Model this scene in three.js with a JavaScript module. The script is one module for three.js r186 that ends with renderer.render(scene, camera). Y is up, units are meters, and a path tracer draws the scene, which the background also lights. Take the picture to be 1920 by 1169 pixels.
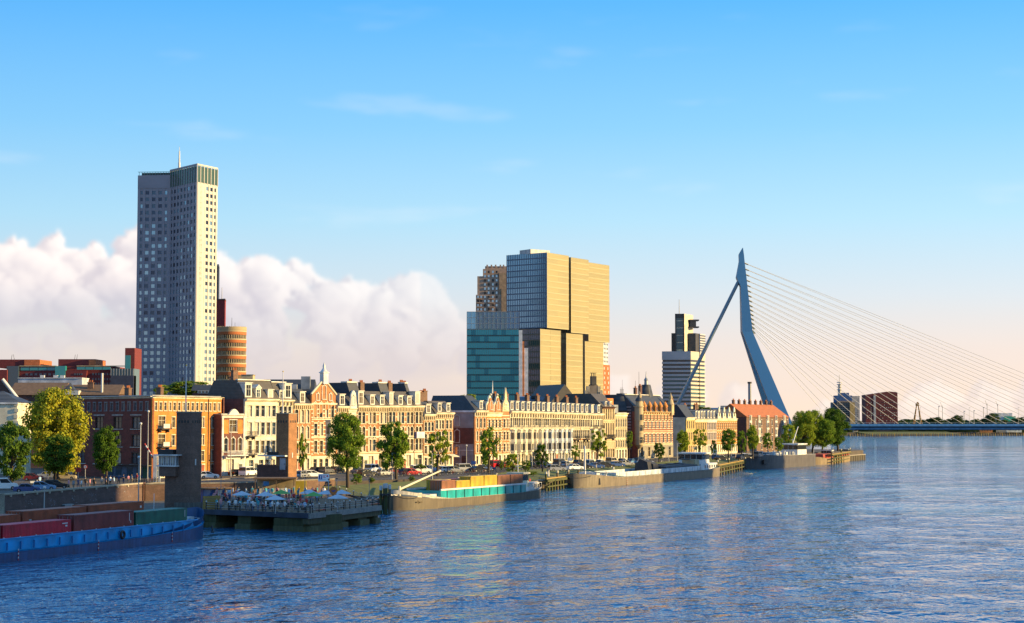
import * as THREE from 'three';
import { mergeGeometries } from 'three/addons/utils/BufferGeometryUtils.js';
import { MarchingCubes } from 'three/addons/objects/MarchingCubes.js';
import { ImprovedNoise } from 'three/addons/math/ImprovedNoise.js';

// ---------- camera, sky, sun, exposure ----------
const FPX = 3300, HOR = 790, EYE = 16;                    // focal length and horizon row measured on a 1920 x 1169 frame
const PITCH = Math.atan((HOR - 584.5) / FPX);
const scene = new THREE.Scene();
const camera = new THREE.PerspectiveCamera(2 * Math.atan(584.5 / FPX) * 180 / Math.PI, 1920 / 1169, 1, 9000);
camera.position.set(0, EYE, 0);
camera.rotation.set(PITCH, 0, 0);
const renderer = new THREE.WebGLRenderer({ antialias: true });
renderer.toneMapping = THREE.LinearToneMapping;
renderer.toneMappingExposure = 1.95;
renderer.shadowMap.enabled = true;
const SUN = new THREE.Vector3(0.96, 0.25, 0.115).normalize();
const sun = new THREE.DirectionalLight(new THREE.Color(1, 0.71, 0.29), 5);
sun.position.copy(SUN).multiplyScalar(1500).add(new THREE.Vector3(0, 0, -500));
sun.target.position.set(0, 0, -500);
sun.castShadow = true; sun.shadow.radius = 1.2; sun.shadow.mapSize.set(4096, 4096);
Object.assign(sun.shadow.camera, { left: -900, right: 900, top: 500, bottom: -500, near: 10, far: 4000 });
scene.add(sun, sun.target);

const noise3 = new ImprovedNoise();
const lin = (c) => (c <= 0.04045 ? c / 12.92 : Math.pow((c + 0.055) / 1.055, 2.4));
const hexLin = (h) => [lin((h >> 16) / 255), lin(((h >> 8) & 255) / 255), lin((h & 255) / 255)];
const clamp = (v, a = 0, b = 1) => Math.min(b, Math.max(a, v));
const sstep = (a, b, v) => { const t = clamp((v - a) / (b - a)); return t * t * (3 - 2 * t); };
const mix = (a, b, t) => a + (b - a) * t;
{
  const W = 4096, HH = 2048, data = new Float32Array(W * HH * 4);
  const stops = [[-90, 0xb9bcc4], [0, 0xf0dcc6], [0.6, 0xeedbc8], [2.2, 0xe5dbd3], [4, 0xcfdde6], [6.5, 0xaedbf3], [9.5, 0x88caf7], [13.5, 0x5cb3f8], [22, 0x58a8f0], [40, 0x78aee6], [90, 0x8cb0da]].map(([e, h]) => [e, hexLin(h)]);
  const fbm = (x, y, s, oct) => { let v = 0, a = 0.5, n = 0; for (let o = 0; o < oct; o++) { v += a * noise3.noise(x, y, s + o * 7.3); n += a; x *= 2.03; y *= 2.03; a *= 0.52; } return v / n; };
  const tops = [[-180, 4.4], [-150, 5.2], [-120, 4.2], [-90, 5.6], [-60, 4.6], [-35, 5.5], [-22, 6.1], [-16, 6.0], [-12, 6.1], [-9.5, 5.5], [-7.5, 5.4], [-5, 5.0], [-3, 4.7], [-1.6, 4.1], [0, 2.2], [5, 1.2], [14, 1.4], [24, 2.6], [40, 3.8], [60, 3.4], [90, 4.6], [120, 3.8], [150, 5.2], [180, 4.4]];
  const topAt = (a) => { let i = 1; while (a > tops[i][0]) i++; const [a0, v0] = tops[i - 1], [a1, v1] = tops[i]; return mix(v0, v1, sstep(a0, a1, a)); };
  // cumulus: thousands of puffs heaped into a relief, then lit from the sun's side
  const RB = 150, relief = new Float32Array(W * RB).fill(-9), per = 360 / W; let ps = 4711;
  const pr = () => { ps = (ps + 0x6d2b79f5) | 0; let t = Math.imul(ps ^ (ps >>> 15), 1 | ps); t = (t + Math.imul(t ^ (t >>> 7), 61 | t)) ^ t; return ((t ^ (t >>> 14)) >>> 0) / 4294967296; };
  const puff = (a, e, rad, z) => { const r = rad / per, cx = ((a / 360 + 0.25 + 1) % 1) * W, cy = e / per; for (let y = Math.max(0, Math.floor(cy - r)); y <= Math.min(RB - 1, cy + r); y++) for (let x = Math.floor(cx - r); x <= cx + r; x++) { const d = ((x - cx) ** 2 + (y - cy) ** 2) / (r * r); if (d < 1) { const k = y * W + (x + W) % W, v = z + rad * Math.sqrt(1 - d); if (v > relief[k]) relief[k] = v; } } };
  for (let n = 0; n < 4200; n++) { // heaps, each a big puff crowded with smaller ones
    const a = pr() * 360 - 180, tp = topAt(a) + 0.4 * noise3.noise(a * 0.33, 2.2, 8.8) + 0.5 * noise3.noise(a * 1.1, 5.2, 1.8), q = Math.pow(pr(), 0.75), big = 0.32 + 0.55 * pr() * q, e = tp * (1 - 0.62 * (1 - q)) - big, wgt = a > -2 && a < 20 ? 0.25 : 1; if (pr() > wgt || e < 0.3) continue;
    const z = (1 - q) * 1.6 + 0.9 * pr(); puff(a, e, big, z); for (let m = 0; m < 16; m++) { const t = pr() * Math.PI * 1.3 - 0.4, rr_ = big * (0.55 + 0.55 * pr()), s = big * (0.16 + 0.3 * pr()); puff(a + Math.cos(t) * rr_, e + Math.sin(t) * rr_ * 0.85, s, z + 0.25 * pr()); }
  }
  const at = (x, y) => { x = ((x % W) + W) % W; y = clamp(y, 0, RB - 1.001); const x0 = Math.floor(x), y0 = Math.floor(y), fx = x - x0, fy = y - y0, g = (i, j) => relief[Math.min(RB - 1, j) * W + i % W]; return mix(mix(g(x0, y0), g(x0 + 1, y0), fx), mix(g(x0, y0 + 1), g(x0 + 1, y0 + 1), fx), fy); };
  for (let r = 0; r < HH; r++) {
    const e = (r + 0.5) / HH * 180 - 90;
    let k = 1; while (k < stops.length - 1 && e > stops[k][0]) k++;
    const [e0, c0] = stops[k - 1], [e1, c1] = stops[k], t = clamp((e - e0) / (e1 - e0));
    for (let c = 0; c < W; c++) {
      let a = ((c + 0.5) / W - 0.25) * 360; if (a > 180) a -= 360;
      const toSun = 0.5 + 0.5 * Math.cos((a - 83) * Math.PI / 180);
      const w = 0.86 + 0.24 * toSun;                       // air nearer the sun is paler
      let R = mix(c0[0], c1[0], t), G = mix(c0[1], c1[1], t), B = mix(c0[2], c1[2], t);
      if (e > 0) { const q = (toSun - 0.42) * 0.16; R = R * (w + q * 2.3); G = G * (w + q * 0.8); B = B * w; }
      if (e > 0 && e < 16) {
        const near = Math.abs(a) < 22;
        if (e < 10) {
          const wob = near ? 3 : 1.5, nx = c + wob * noise3.noise(c * 0.11, r * 0.11, 1.5) + wob * 0.5 * noise3.noise(c * 0.3, r * 0.3, 4.5), ny = e / per + wob * noise3.noise(c * 0.11, r * 0.11, 7.5) + wob * 0.5 * noise3.noise(c * 0.3, r * 0.3, 9.5);
          const v = at(nx, ny); let cov = 0, lit = 0, m = 0;
          for (let dy = -1; dy <= 1; dy++) for (let dx = -1; dx <= 1; dx++) { const q = at(nx + dx * 0.8, ny + dy * 0.8); if (q > -1) cov += 1 / 9; }
          const soft = sstep(0.15, 0.85, cov);
          if (soft > 0.01) {
            const gx = clamp((at(nx + 2, ny) - at(nx - 2, ny)) / (4 * per), -2.5, 2.5), gy = clamp((at(nx, ny + 2) - at(nx, ny - 2)) / (4 * per), -2.5, 2.5), gl = 1 / Math.hypot(gx, gy, 1.2);
            const lam = clamp((-gx * 0.62 - gy * 0.50 + 1.2 * 0.55) * gl);
            const tp = topAt(a), hgt = sstep(-3.4, 0.2, e - tp), l = clamp(-0.06 + 0.30 * hgt + 0.95 * lam * (0.45 + 0.55 * hgt));
            const veil = clamp(0.22 + 0.9 * sstep(tp - 4.2, tp - 0.9, e)) * (a > -3 && a < 22 ? 0.45 : mix(1, 0.66, sstep(-12, -3, a) * sstep(22, -3, a)));
            const cr = mix(0.60, 1.04, l), cg = mix(0.555, 0.95, l), cb = mix(0.62, 0.90, l), q = soft * veil;
            R = mix(R, cr, q); G = mix(G, cg, q); B = mix(B, cb, q);
          }
          const hz = 0.30 * sstep(5, 1.5, e) * sstep(0, 1, e) * (0.6 + 0.9 * (near ? fbm(a * 0.25, e * 1.1, 61.2, 4) : 0)); const bank = sstep(2.4, 4.4, topAt(a)), hq = hz * (1 + 0.9 * bank); R = mix(R, mix(0.78, 0.62, bank), hq); G = mix(G, mix(0.71, 0.57, bank), hq); B = mix(B, mix(0.68, 0.62, bank), hq);
        }
        const O5 = near ? 5 : 2, vv = sstep(0.16, 0.5, fbm(a * 0.16 + 5, e * 0.9, 41.3, O5)) * 0.16 * sstep(3, 7, e) * sstep(16, 10, e);
        R = mix(R, 0.85, vv); G = mix(G, 0.88, vv); B = mix(B, 0.93, vv);
      }
      const i = (r * W + c) * 4; data[i] = R; data[i + 1] = G; data[i + 2] = B; data[i + 3] = 1;
    }
  }
  const sky = new THREE.DataTexture(data, W, HH, THREE.RGBAFormat, THREE.FloatType);
  sky.mapping = THREE.EquirectangularReflectionMapping; sky.magFilter = THREE.LinearFilter; sky.minFilter = THREE.LinearFilter; sky.needsUpdate = true;
  scene.background = sky; scene.environment = sky;
  scene.backgroundIntensity = 0.57; scene.environmentIntensity = 0.57;
}
// ---------- helpers ----------
let seed = 20240611;
const rnd = () => { seed = (seed + 0x6d2b79f5) | 0; let t = Math.imul(seed ^ (seed >>> 15), 1 | seed); t = (t + Math.imul(t ^ (t >>> 7), 61 | t)) ^ t; return ((t ^ (t >>> 14)) >>> 0) / 4294967296; };
const rr = (a, b) => a + (b - a) * rnd();
const pick = (l) => l[Math.floor(rnd() * l.length)];
// surveying the photograph: a pixel and a height (or a distance) give a place in metres
const elev = (py) => PITCH + Math.atan((584.5 - py) / FPX);
const pt = (px, D) => [(px - 960) / FPX * D * Math.cos(PITCH), -D];
const Yat = (py, D) => EYE + D * Math.tan(elev(py));
const Dat = (py, Y) => (Y - EYE) / Math.tan(elev(py));
const gp = (px, py, Y) => { const D = Dat(py, Y); return [(px - 960) / FPX * (D * Math.cos(PITCH) + (Y - EYE) * Math.sin(PITCH)), -D]; };
const onLine = (A, d, px) => { const k = (px - 960) / FPX * Math.cos(PITCH); return (-k * A[1] - A[0]) / (d[0] + k * d[1]); };   // metres along A + t d to the pixel column
const dirOf = (A, B) => { const l = Math.hypot(B[0] - A[0], B[1] - A[1]); return [(B[0] - A[0]) / l, (B[1] - A[1]) / l]; };
const turnOf = (d) => Math.atan2(-d[1], d[0]);                                 // local +x along d, local +z to its right

const taken = {};
const numbered = (n) => { const k = taken[n] = (taken[n] ?? -1) + 1; return k ? n + '_' + String(k).padStart(3, '0') : n; };
function thing(name, label, category, [x, y, z] = [0, 0, 0], turn = 0, group) {
  const o = new THREE.Group(); o.name = numbered(name); o.position.set(x, y, z); o.rotation.y = turn;
  o.userData = { label, category }; if (group) o.userData.group = group;
  scene.add(o); return o;
}
function shade(m) { m.castShadow = true; m.receiveShadow = true; return m; }
function part(parent, name, geo, mat, x = 0, y = 0, z = 0, turn = 0) {
  const m = shade(new THREE.Mesh(geo, mat)); m.name = name; m.position.set(x, y, z); m.rotation.y = turn; parent.add(m); return m;
}
const UNIT = new THREE.BoxGeometry(1, 1, 1);
function ubox(parent, name, mat, x, y, z, w, h, d, turn = 0) { const m = part(parent, name, UNIT, mat, x, y, z, turn); m.scale.set(w, h, d); return m; }
function structure(name, geo, mat) { const m = part(scene, numbered(name), geo, mat); m.userData.kind = 'structure'; return m; }
const ONES = ['', 'first', 'second', 'third', 'fourth', 'fifth', 'sixth', 'seventh', 'eighth', 'ninth', 'tenth', 'eleventh', 'twelfth', 'thirteenth', 'fourteenth', 'fifteenth', 'sixteenth', 'seventeenth', 'eighteenth', 'nineteenth'];
const TENS = { 20: 'twent', 30: 'thirt', 40: 'fort', 50: 'fift', 60: 'sixt', 70: 'sevent', 80: 'eight', 90: 'ninet' };
const ord = (n) => n < 20 ? ONES[n] : n % 10 ? TENS[n - n % 10] + 'y-' + ONES[n % 10] : TENS[n] + 'ieth';

// geometry: boxes and prisms with uv in metres
function geoOf(pos, uv, idx) {
  const g = new THREE.BufferGeometry();
  g.setAttribute('position', new THREE.Float32BufferAttribute(pos, 3)); g.setAttribute('uv', new THREE.Float32BufferAttribute(uv, 2));
  if (idx) g.setIndex(idx); g.computeVertexNormals(); return g;
}
function quads(list) {                       // each: four corners [x,y,z]
  const pos = [], uv = [], idx = [];
  for (const q of list) {
    const n = pos.length / 3; const [a, b, , d] = q;
    const L = Math.hypot(b[0] - a[0], b[1] - a[1], b[2] - a[2]), Hh = Math.hypot(d[0] - a[0], d[1] - a[1], d[2] - a[2]);
    for (const p of q) pos.push(...p);
    const o = (a[0] * 0.37 + a[2] * 0.61) % 5;
    uv.push(o, a[1], o + L, a[1], o + L, a[1] + Hh, o, a[1] + Hh); idx.push(n, n + 1, n + 2, n, n + 2, n + 3);
  }
  return geoOf(pos, uv, idx);
}
function bx(x0, x1, y0, y1, z0, z1) {
  return quads([[[x0, y0, z1], [x1, y0, z1], [x1, y1, z1], [x0, y1, z1]], [[x1, y0, z0], [x0, y0, z0], [x0, y1, z0], [x1, y1, z0]],
    [[x1, y0, z1], [x1, y0, z0], [x1, y1, z0], [x1, y1, z1]], [[x0, y0, z0], [x0, y0, z1], [x0, y1, z1], [x0, y1, z0]],
    [[x0, y1, z1], [x1, y1, z1], [x1, y1, z0], [x0, y1, z0]], [[x0, y0, z0], [x1, y0, z0], [x1, y0, z1], [x0, y0, z1]]]);
}
const cb = (x, y, z, w, h, d) => bx(x - w / 2, x + w / 2, y, y + h, z - d / 2, z + d / 2);
function prep(g) { const h = g.index ? g.toNonIndexed() : g.clone(); for (const k of Object.keys(h.attributes)) if (!['position', 'normal', 'uv', 'color'].includes(k)) h.deleteAttribute(k); return h; }
const merge = (l) => { const hasC = l.some((g) => g.attributes.color); return mergeGeometries(l.map((g) => { const h = prep(g); if (!hasC) h.deleteAttribute('color'); return h; })); };
function prismX(prof, x0, x1) {              // closed profile [[z,y]...] swept along x
  const pos = [], uv = [], idx = []; let run = 0;
  for (let i = 0; i < prof.length; i++) {
    const [za, ya] = prof[i], [zb, yb] = prof[(i + 1) % prof.length], l = Math.hypot(zb - za, yb - ya), n = pos.length / 3;
    pos.push(x0, ya, za, x1, ya, za, x1, yb, zb, x0, yb, zb); uv.push(x0, run, x1, run, x1, run + l, x0, run + l); idx.push(n, n + 1, n + 2, n, n + 2, n + 3); run += l;
  }
  const tri = THREE.ShapeUtils.triangulateShape(prof.map(([z, y]) => new THREE.Vector2(z, y)), []);
  for (const [x, f] of [[x0, 1], [x1, -1]]) { const n = pos.length / 3; for (const [z, y] of prof) { pos.push(x, y, z); uv.push(z, y); } for (const [a, b, c] of tri) idx.push(n + a, n + (f > 0 ? c : b), n + (f > 0 ? b : c)); }
  return geoOf(pos, uv, idx);
}
function prismY(pts, y0, y1) {               // plan polygon [[x,z]...] raised from y0 to y1
  const pos = [], uv = [], idx = []; let run = 0;
  for (let i = 0; i < pts.length; i++) {
    const [xa, za] = pts[i], [xb, zb] = pts[(i + 1) % pts.length], l = Math.hypot(xb - xa, zb - za), n = pos.length / 3;
    pos.push(xa, y0, za, xb, y0, zb, xb, y1, zb, xa, y1, za); uv.push(run, y0, run + l, y0, run + l, y1, run, y1); idx.push(n, n + 1, n + 2, n, n + 2, n + 3); run += l;
  }
  const tri = THREE.ShapeUtils.triangulateShape(pts.map(([x, z]) => new THREE.Vector2(x, z)), []);
  for (const y of [y0, y1]) { const n = pos.length / 3; for (const [x, z] of pts) { pos.push(x, y, z); uv.push(x, z); } for (const [a, b, c] of tri) idx.push(n + a, n + b, n + c); }
  return geoOf(pos, uv, idx);
}
function tube(a, b, r0, r1 = r0, seg = 6) {
  const A = new THREE.Vector3(...a), B = new THREE.Vector3(...b), d = B.clone().sub(A), g = new THREE.CylinderGeometry(r1, r0, d.length(), seg, 1);
  g.applyQuaternion(new THREE.Quaternion().setFromUnitVectors(new THREE.Vector3(0, 1, 0), d.normalize())); const m = A.add(B).multiplyScalar(0.5); return g.translate(m.x, m.y, m.z);
}
const cyl = (x, y, z, r0, r1, h, seg = 8) => new THREE.CylinderGeometry(r1, r0, h, seg).translate(x, y + h / 2, z);
const lathe = (prof, seg = 10) => new THREE.LatheGeometry(prof.map(([r, y]) => new THREE.Vector2(r, y)), seg);

// ---------- materials: colour times a shared grain ----------
function grainTex(n, fn, repeat) {
  const d = new Uint8Array(n * n * 4);
  for (let j = 0; j < n; j++) for (let i = 0; i < n; i++) { const v = fn(i / n, j / n); const k = (j * n + i) * 4; for (let c = 0; c < 3; c++) d[k + c] = clamp(Array.isArray(v) ? v[c] : v) * 255; d[k + 3] = 255; }
  const t = new THREE.DataTexture(d, n, n, THREE.RGBAFormat); t.colorSpace = THREE.SRGBColorSpace; t.wrapS = t.wrapT = THREE.RepeatWrapping; t.magFilter = THREE.LinearFilter; t.minFilter = THREE.LinearMipmapLinearFilter; t.generateMipmaps = true;
  t.repeat.set(repeat, repeat); t.needsUpdate = true; return t;
}
const tnoise = (u, v, f, s) => { // tileable: blend of four shifted samples
  const n = (x, y) => noise3.noise(x * f + s, y * f + s * 1.7, s * 3.1); const a = n(u, v), b = n(u - 1, v), c = n(u, v - 1), d = n(u - 1, v - 1);
  return mix(mix(a, b, u), mix(c, d, u), v);
};
const tfbm = (u, v, f, s, o = 4) => { let r = 0, a = 0.55; for (let i = 0; i < o; i++) { r += a * tnoise(u, v, f, s + i * 3.3); f *= 2; a *= 0.55; } return r; };
const T = {
  soft: grainTex(512, (u, v) => 0.86 + 0.34 * tfbm(u, v, 6, 1.3, 6), 1 / 14),
  dirt: grainTex(512, (u, v) => 0.80 + 0.30 * tfbm(u * 1, v * 1, 5, 4.7, 5) + 0.28 * tnoise(u, v, 40, 8.1) * (0.5 + tnoise(u, v, 5, 2.2)), 1 / 9),
  brick: grainTex(512, (u, v) => { const row = Math.floor(v * 48), x = u * 24 + (row % 2) * 0.5, bi = Math.floor(x); const m = (v * 48 % 1 < 0.14 || x % 1 < 0.07) ? 0.13 : 0; return 0.80 + m + 0.22 * tfbm(u, v, 5, 6.6, 4) + 0.16 * noise3.noise((bi % 24) * 3.7, row * 1.3, 4.4); }, 1 / 5),
  tile: grainTex(256, (u, v) => 0.82 + 0.10 * Math.sin(v * Math.PI * 2 * 24) + 0.25 * tfbm(u, v, 7, 2.9, 4), 1 / 8),
  streak: grainTex(512, (u, v) => 0.84 + 0.35 * tnoise(u, v * 0.12, 30, 3.9) * (0.5 + tnoise(u, v, 4, 1.1)) + 0.22 * tfbm(u, v, 5, 7.2, 5), 1 / 12),
  plank: grainTex(256, (u, v) => 0.8 + (v * 16 % 1 < 0.08 ? -0.3 : 0) + 0.25 * tnoise(u * 0.2, v, 32, 5.2) + 0.15 * noise3.noise(Math.floor(v * 16) * 2.3, 1.1, 0), 1 / 3),
};
const mats = [];
function mat(rgb, { r = 0.85, m = 0, t = 'soft', ...o } = {}) {
  const x = new THREE.MeshStandardMaterial({ color: new THREE.Color().setRGB(...rgb), roughness: r, metalness: m, map: t ? T[t] : null, side: THREE.DoubleSide, ...o }); mats.push(x); return x;
}
const M = {
  cream: mat([0.74, 0.60, 0.38]), creamPale: mat([0.86, 0.77, 0.57]), white: mat([0.80, 0.77, 0.70], { t: 'soft' }), whitePaint: mat([0.80, 0.80, 0.80], { r: 0.5 }), ochre: mat([0.62, 0.44, 0.16]), sand: mat([0.60, 0.47, 0.28]),
  brick: mat([0.54, 0.235, 0.095], { t: 'brick' }), brickRed: mat([0.34, 0.105, 0.06], { t: 'brick' }), brickDark: mat([0.16, 0.075, 0.06], { t: 'brick' }), brickBrown: mat([0.22, 0.125, 0.085], { t: 'brick' }), brickOrange: mat([0.74, 0.28, 0.055], { t: 'brick' }), brickMaroon: mat([0.20, 0.07, 0.055], { t: 'brick' }),
  greyPlaster: mat([0.42, 0.38, 0.40]), stone: mat([0.42, 0.37, 0.29], { t: 'dirt' }), concrete: mat([0.36, 0.34, 0.31], { t: 'dirt' }), concreteDark: mat([0.17, 0.15, 0.13], { t: 'streak' }), slab: mat([0.165, 0.14, 0.115], { t: 'dirt' }),
  slate: mat([0.055, 0.06, 0.075], { t: 'tile', r: 0.6 }), slateWarm: mat([0.11, 0.095, 0.085], { t: 'tile', r: 0.65 }), tileBrown: mat([0.22, 0.13, 0.075], { t: 'tile' }), tileOrange: mat([0.55, 0.17, 0.055], { t: 'tile' }),
  zinc: mat([0.34, 0.36, 0.38], { r: 0.45, m: 0.3 }), black: mat([0.025, 0.025, 0.028], { r: 0.6 }), iron: mat([0.05, 0.05, 0.055], { r: 0.5, m: 0.4 }), steel: mat([0.45, 0.46, 0.48], { r: 0.35, m: 0.7 }), steelPaint: mat([0.55, 0.55, 0.54], { r: 0.5 }),
  glass: mat([0.025, 0.03, 0.035], { r: 0.06, t: null }), glassBlue: mat([0.04, 0.07, 0.10], { r: 0.06, t: null }), glassTeal: mat([0.02, 0.085, 0.10], { r: 0.08, t: null }), glassGreen: mat([0.05, 0.09, 0.07], { r: 0.08, t: null }), blind: mat([0.42, 0.38, 0.30], { r: 0.35, t: null }), glassWarm: mat([0.10, 0.075, 0.045], { r: 0.08, t: null }),
  mirror: mat([0.25, 0.36, 0.46], { r: 0.12, m: 0.75, t: null }),
  door: mat([0.05, 0.07, 0.06], { r: 0.5 }), doorRed: mat([0.34, 0.07, 0.03], { r: 0.5 }), wood: mat([0.25, 0.15, 0.075], { t: 'plank' }), woodYellow: mat([0.55, 0.36, 0.09], { t: 'plank' }), pile: mat([0.20, 0.15, 0.085], { t: 'streak' }), pileGreen: mat([0.10, 0.105, 0.025], { t: 'streak' }),
  asphalt: mat([0.075, 0.072, 0.07], { t: 'dirt' }), paving: mat([0.125, 0.098, 0.078], { t: 'dirt' }), grass: mat([0.15, 0.165, 0.025], { t: 'dirt' }), soil: mat([0.12, 0.10, 0.07], { t: 'dirt' }),
  red: mat([0.55, 0.03, 0.03], { r: 0.45 }), blueSign: mat([0.03, 0.12, 0.45], { r: 0.5 }), orange: mat([0.7, 0.22, 0.04], { r: 0.6 }), green: mat([0.10, 0.42, 0.05], { r: 0.6 }), paleBlue: mat([0.55, 0.66, 0.80], { r: 0.7 }), skyBlue: mat([0.05, 0.28, 0.62], { r: 0.5 }), yellow: mat([0.75, 0.50, 0.02], { r: 0.5 }),
};
const PANES = [M.glass, M.glass, M.glassBlue, M.glass, M.blind, M.glassWarm, M.blind, M.glassWarm];
// ---------- the setting: water, quays, streets ----------
const QY = 4, LOWQ = 1.4;
{
  // normal map of wind waves on a 72 m tile
  const n = 1024, tile = 72, h = new Float32Array(n * n);
  const waves = []; const keep = seed; seed = 77;
  for (let i = 0; i < 110; i++) {
    const lam = 0.42 * Math.pow(26, Math.pow(rnd(), 1.2)), th = 0.35 + (rnd() + rnd() + rnd() - 1.5) * 1.25;
    let kx = Math.round(tile / lam * Math.cos(th)), ky = Math.round(tile / lam * Math.sin(th)); if (!kx && !ky) kx = 1;
    waves.push([kx, ky, rnd() * 6.283, 0.0057 * Math.pow(tile / Math.hypot(kx, ky), 0.84)]);
  }
  seed = keep;
  const cs = waves.map(([kx, ky, p, a]) => { const cx = new Float32Array(n * 2), cy = new Float32Array(n * 2); for (let i = 0; i < n; i++) { cx[2 * i] = Math.cos(6.283185 * kx * i / n + p); cx[2 * i + 1] = Math.sin(6.283185 * kx * i / n + p); cy[2 * i] = Math.cos(6.283185 * ky * i / n); cy[2 * i + 1] = Math.sin(6.283185 * ky * i / n); } return [cx, cy, a]; });
  for (const [cx, cy, a] of cs) for (let j = 0; j < n; j++) { const c = cy[2 * j] * a, s = cy[2 * j + 1] * a, o = j * n; for (let i = 0; i < n; i++) h[o + i] += cx[2 * i] * c - cx[2 * i + 1] * s; }
  const d = new Uint8Array(n * n * 4), st = tile / n; let ss = 0;
  for (let j = 0; j < n; j++) for (let i = 0; i < n; i++) {
    const gx = (h[j * n + (i + 1) % n] - h[j * n + (i + n - 1) % n]) / (2 * st), gy = (h[((j + 1) % n) * n + i] - h[((j + n - 1) % n) * n + i]) / (2 * st); ss += gx * gx + gy * gy;
    const l = 1 / Math.hypot(gx, gy, 1), k = (j * n + i) * 4; d[k] = (-gx * l * 0.5 + 0.5) * 255; d[k + 1] = (-gy * l * 0.5 + 0.5) * 255; d[k + 2] = (l * 0.5 + 0.5) * 255; d[k + 3] = 255;
  }
  console.log('water rms slope', Math.sqrt(ss / n / n));
  const nt = new THREE.DataTexture(d, n, n, THREE.RGBAFormat); nt.wrapS = nt.wrapT = THREE.RepeatWrapping; nt.magFilter = THREE.LinearFilter; nt.needsUpdate = true;
  const wm = new THREE.MeshPhysicalMaterial({ color: new THREE.Color().setRGB(0.008, 0.105, 0.235), roughness: 0.06, ior: 1.33, normalMap: nt, normalScale: new THREE.Vector2(1, 1) });
  // swell: a mesh finer near the viewer's bank
  const rows = [60]; while (rows[rows.length - 1] < 2400) { const D = rows[rows.length - 1]; rows.push(D + Math.max(0.45, D * D / 100000)); }
  for (let D = 2450; D < 4300; D += 200) rows.push(D);
  const cols = 300, pos = [], uv = [], idx = [];
  const sw = [[0.30, 0.22, 0.035, 1], [0.17, -0.34, 0.04, 2], [0.55, 0.5, 0.022, 4], [-0.42, 0.66, 0.022, 0.4], [0.08, 0.11, 0.05, 3], [0.9, 0.35, 0.012, 2.2], [-0.35, -0.95, 0.013, 5]];
  rows.forEach((D) => { for (let c = 0; c <= cols; c++) {
    const x = (c / cols - 0.5) * 2 * (D * 0.42 + 40), z = -D; let y = 0; const fade = D < 700 ? 1 - D / 700 : 0;
    if (fade > 0) { for (const [a, b, m, p] of sw) y += m * Math.sin(a * x + b * z + p + 0.8 * Math.sin(0.05 * x + p)); y += 0.05 * noise3.noise(x * 0.06, z * 0.05, 3.3) + 0.03 * noise3.noise(x * 0.3, z * 0.25, 1.3); }
    y *= Math.max(0, fade); { const f2 = sstep(60, 400, D); y += f2 * (0.16 * noise3.noise(x * 0.011, z * 0.045, 5.5) + 0.11 * noise3.noise(x * 0.03, z * 0.10, 2.5) + 0.05 * noise3.noise(x * 0.09, z * 0.26, 7.5)); }
    pos.push(x, y, z); uv.push(x / tile, z / tile);
  } });
  for (let r = 0; r < rows.length - 1; r++) for (let c = 0; c < cols; c++) { const a = r * (cols + 1) + c; idx.push(a, a + 1, a + cols + 2, a, a + cols + 2, a + cols + 1); }
  structure('river_water', geoOf(pos, uv, idx), wm).castShadow = false;
}
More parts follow.
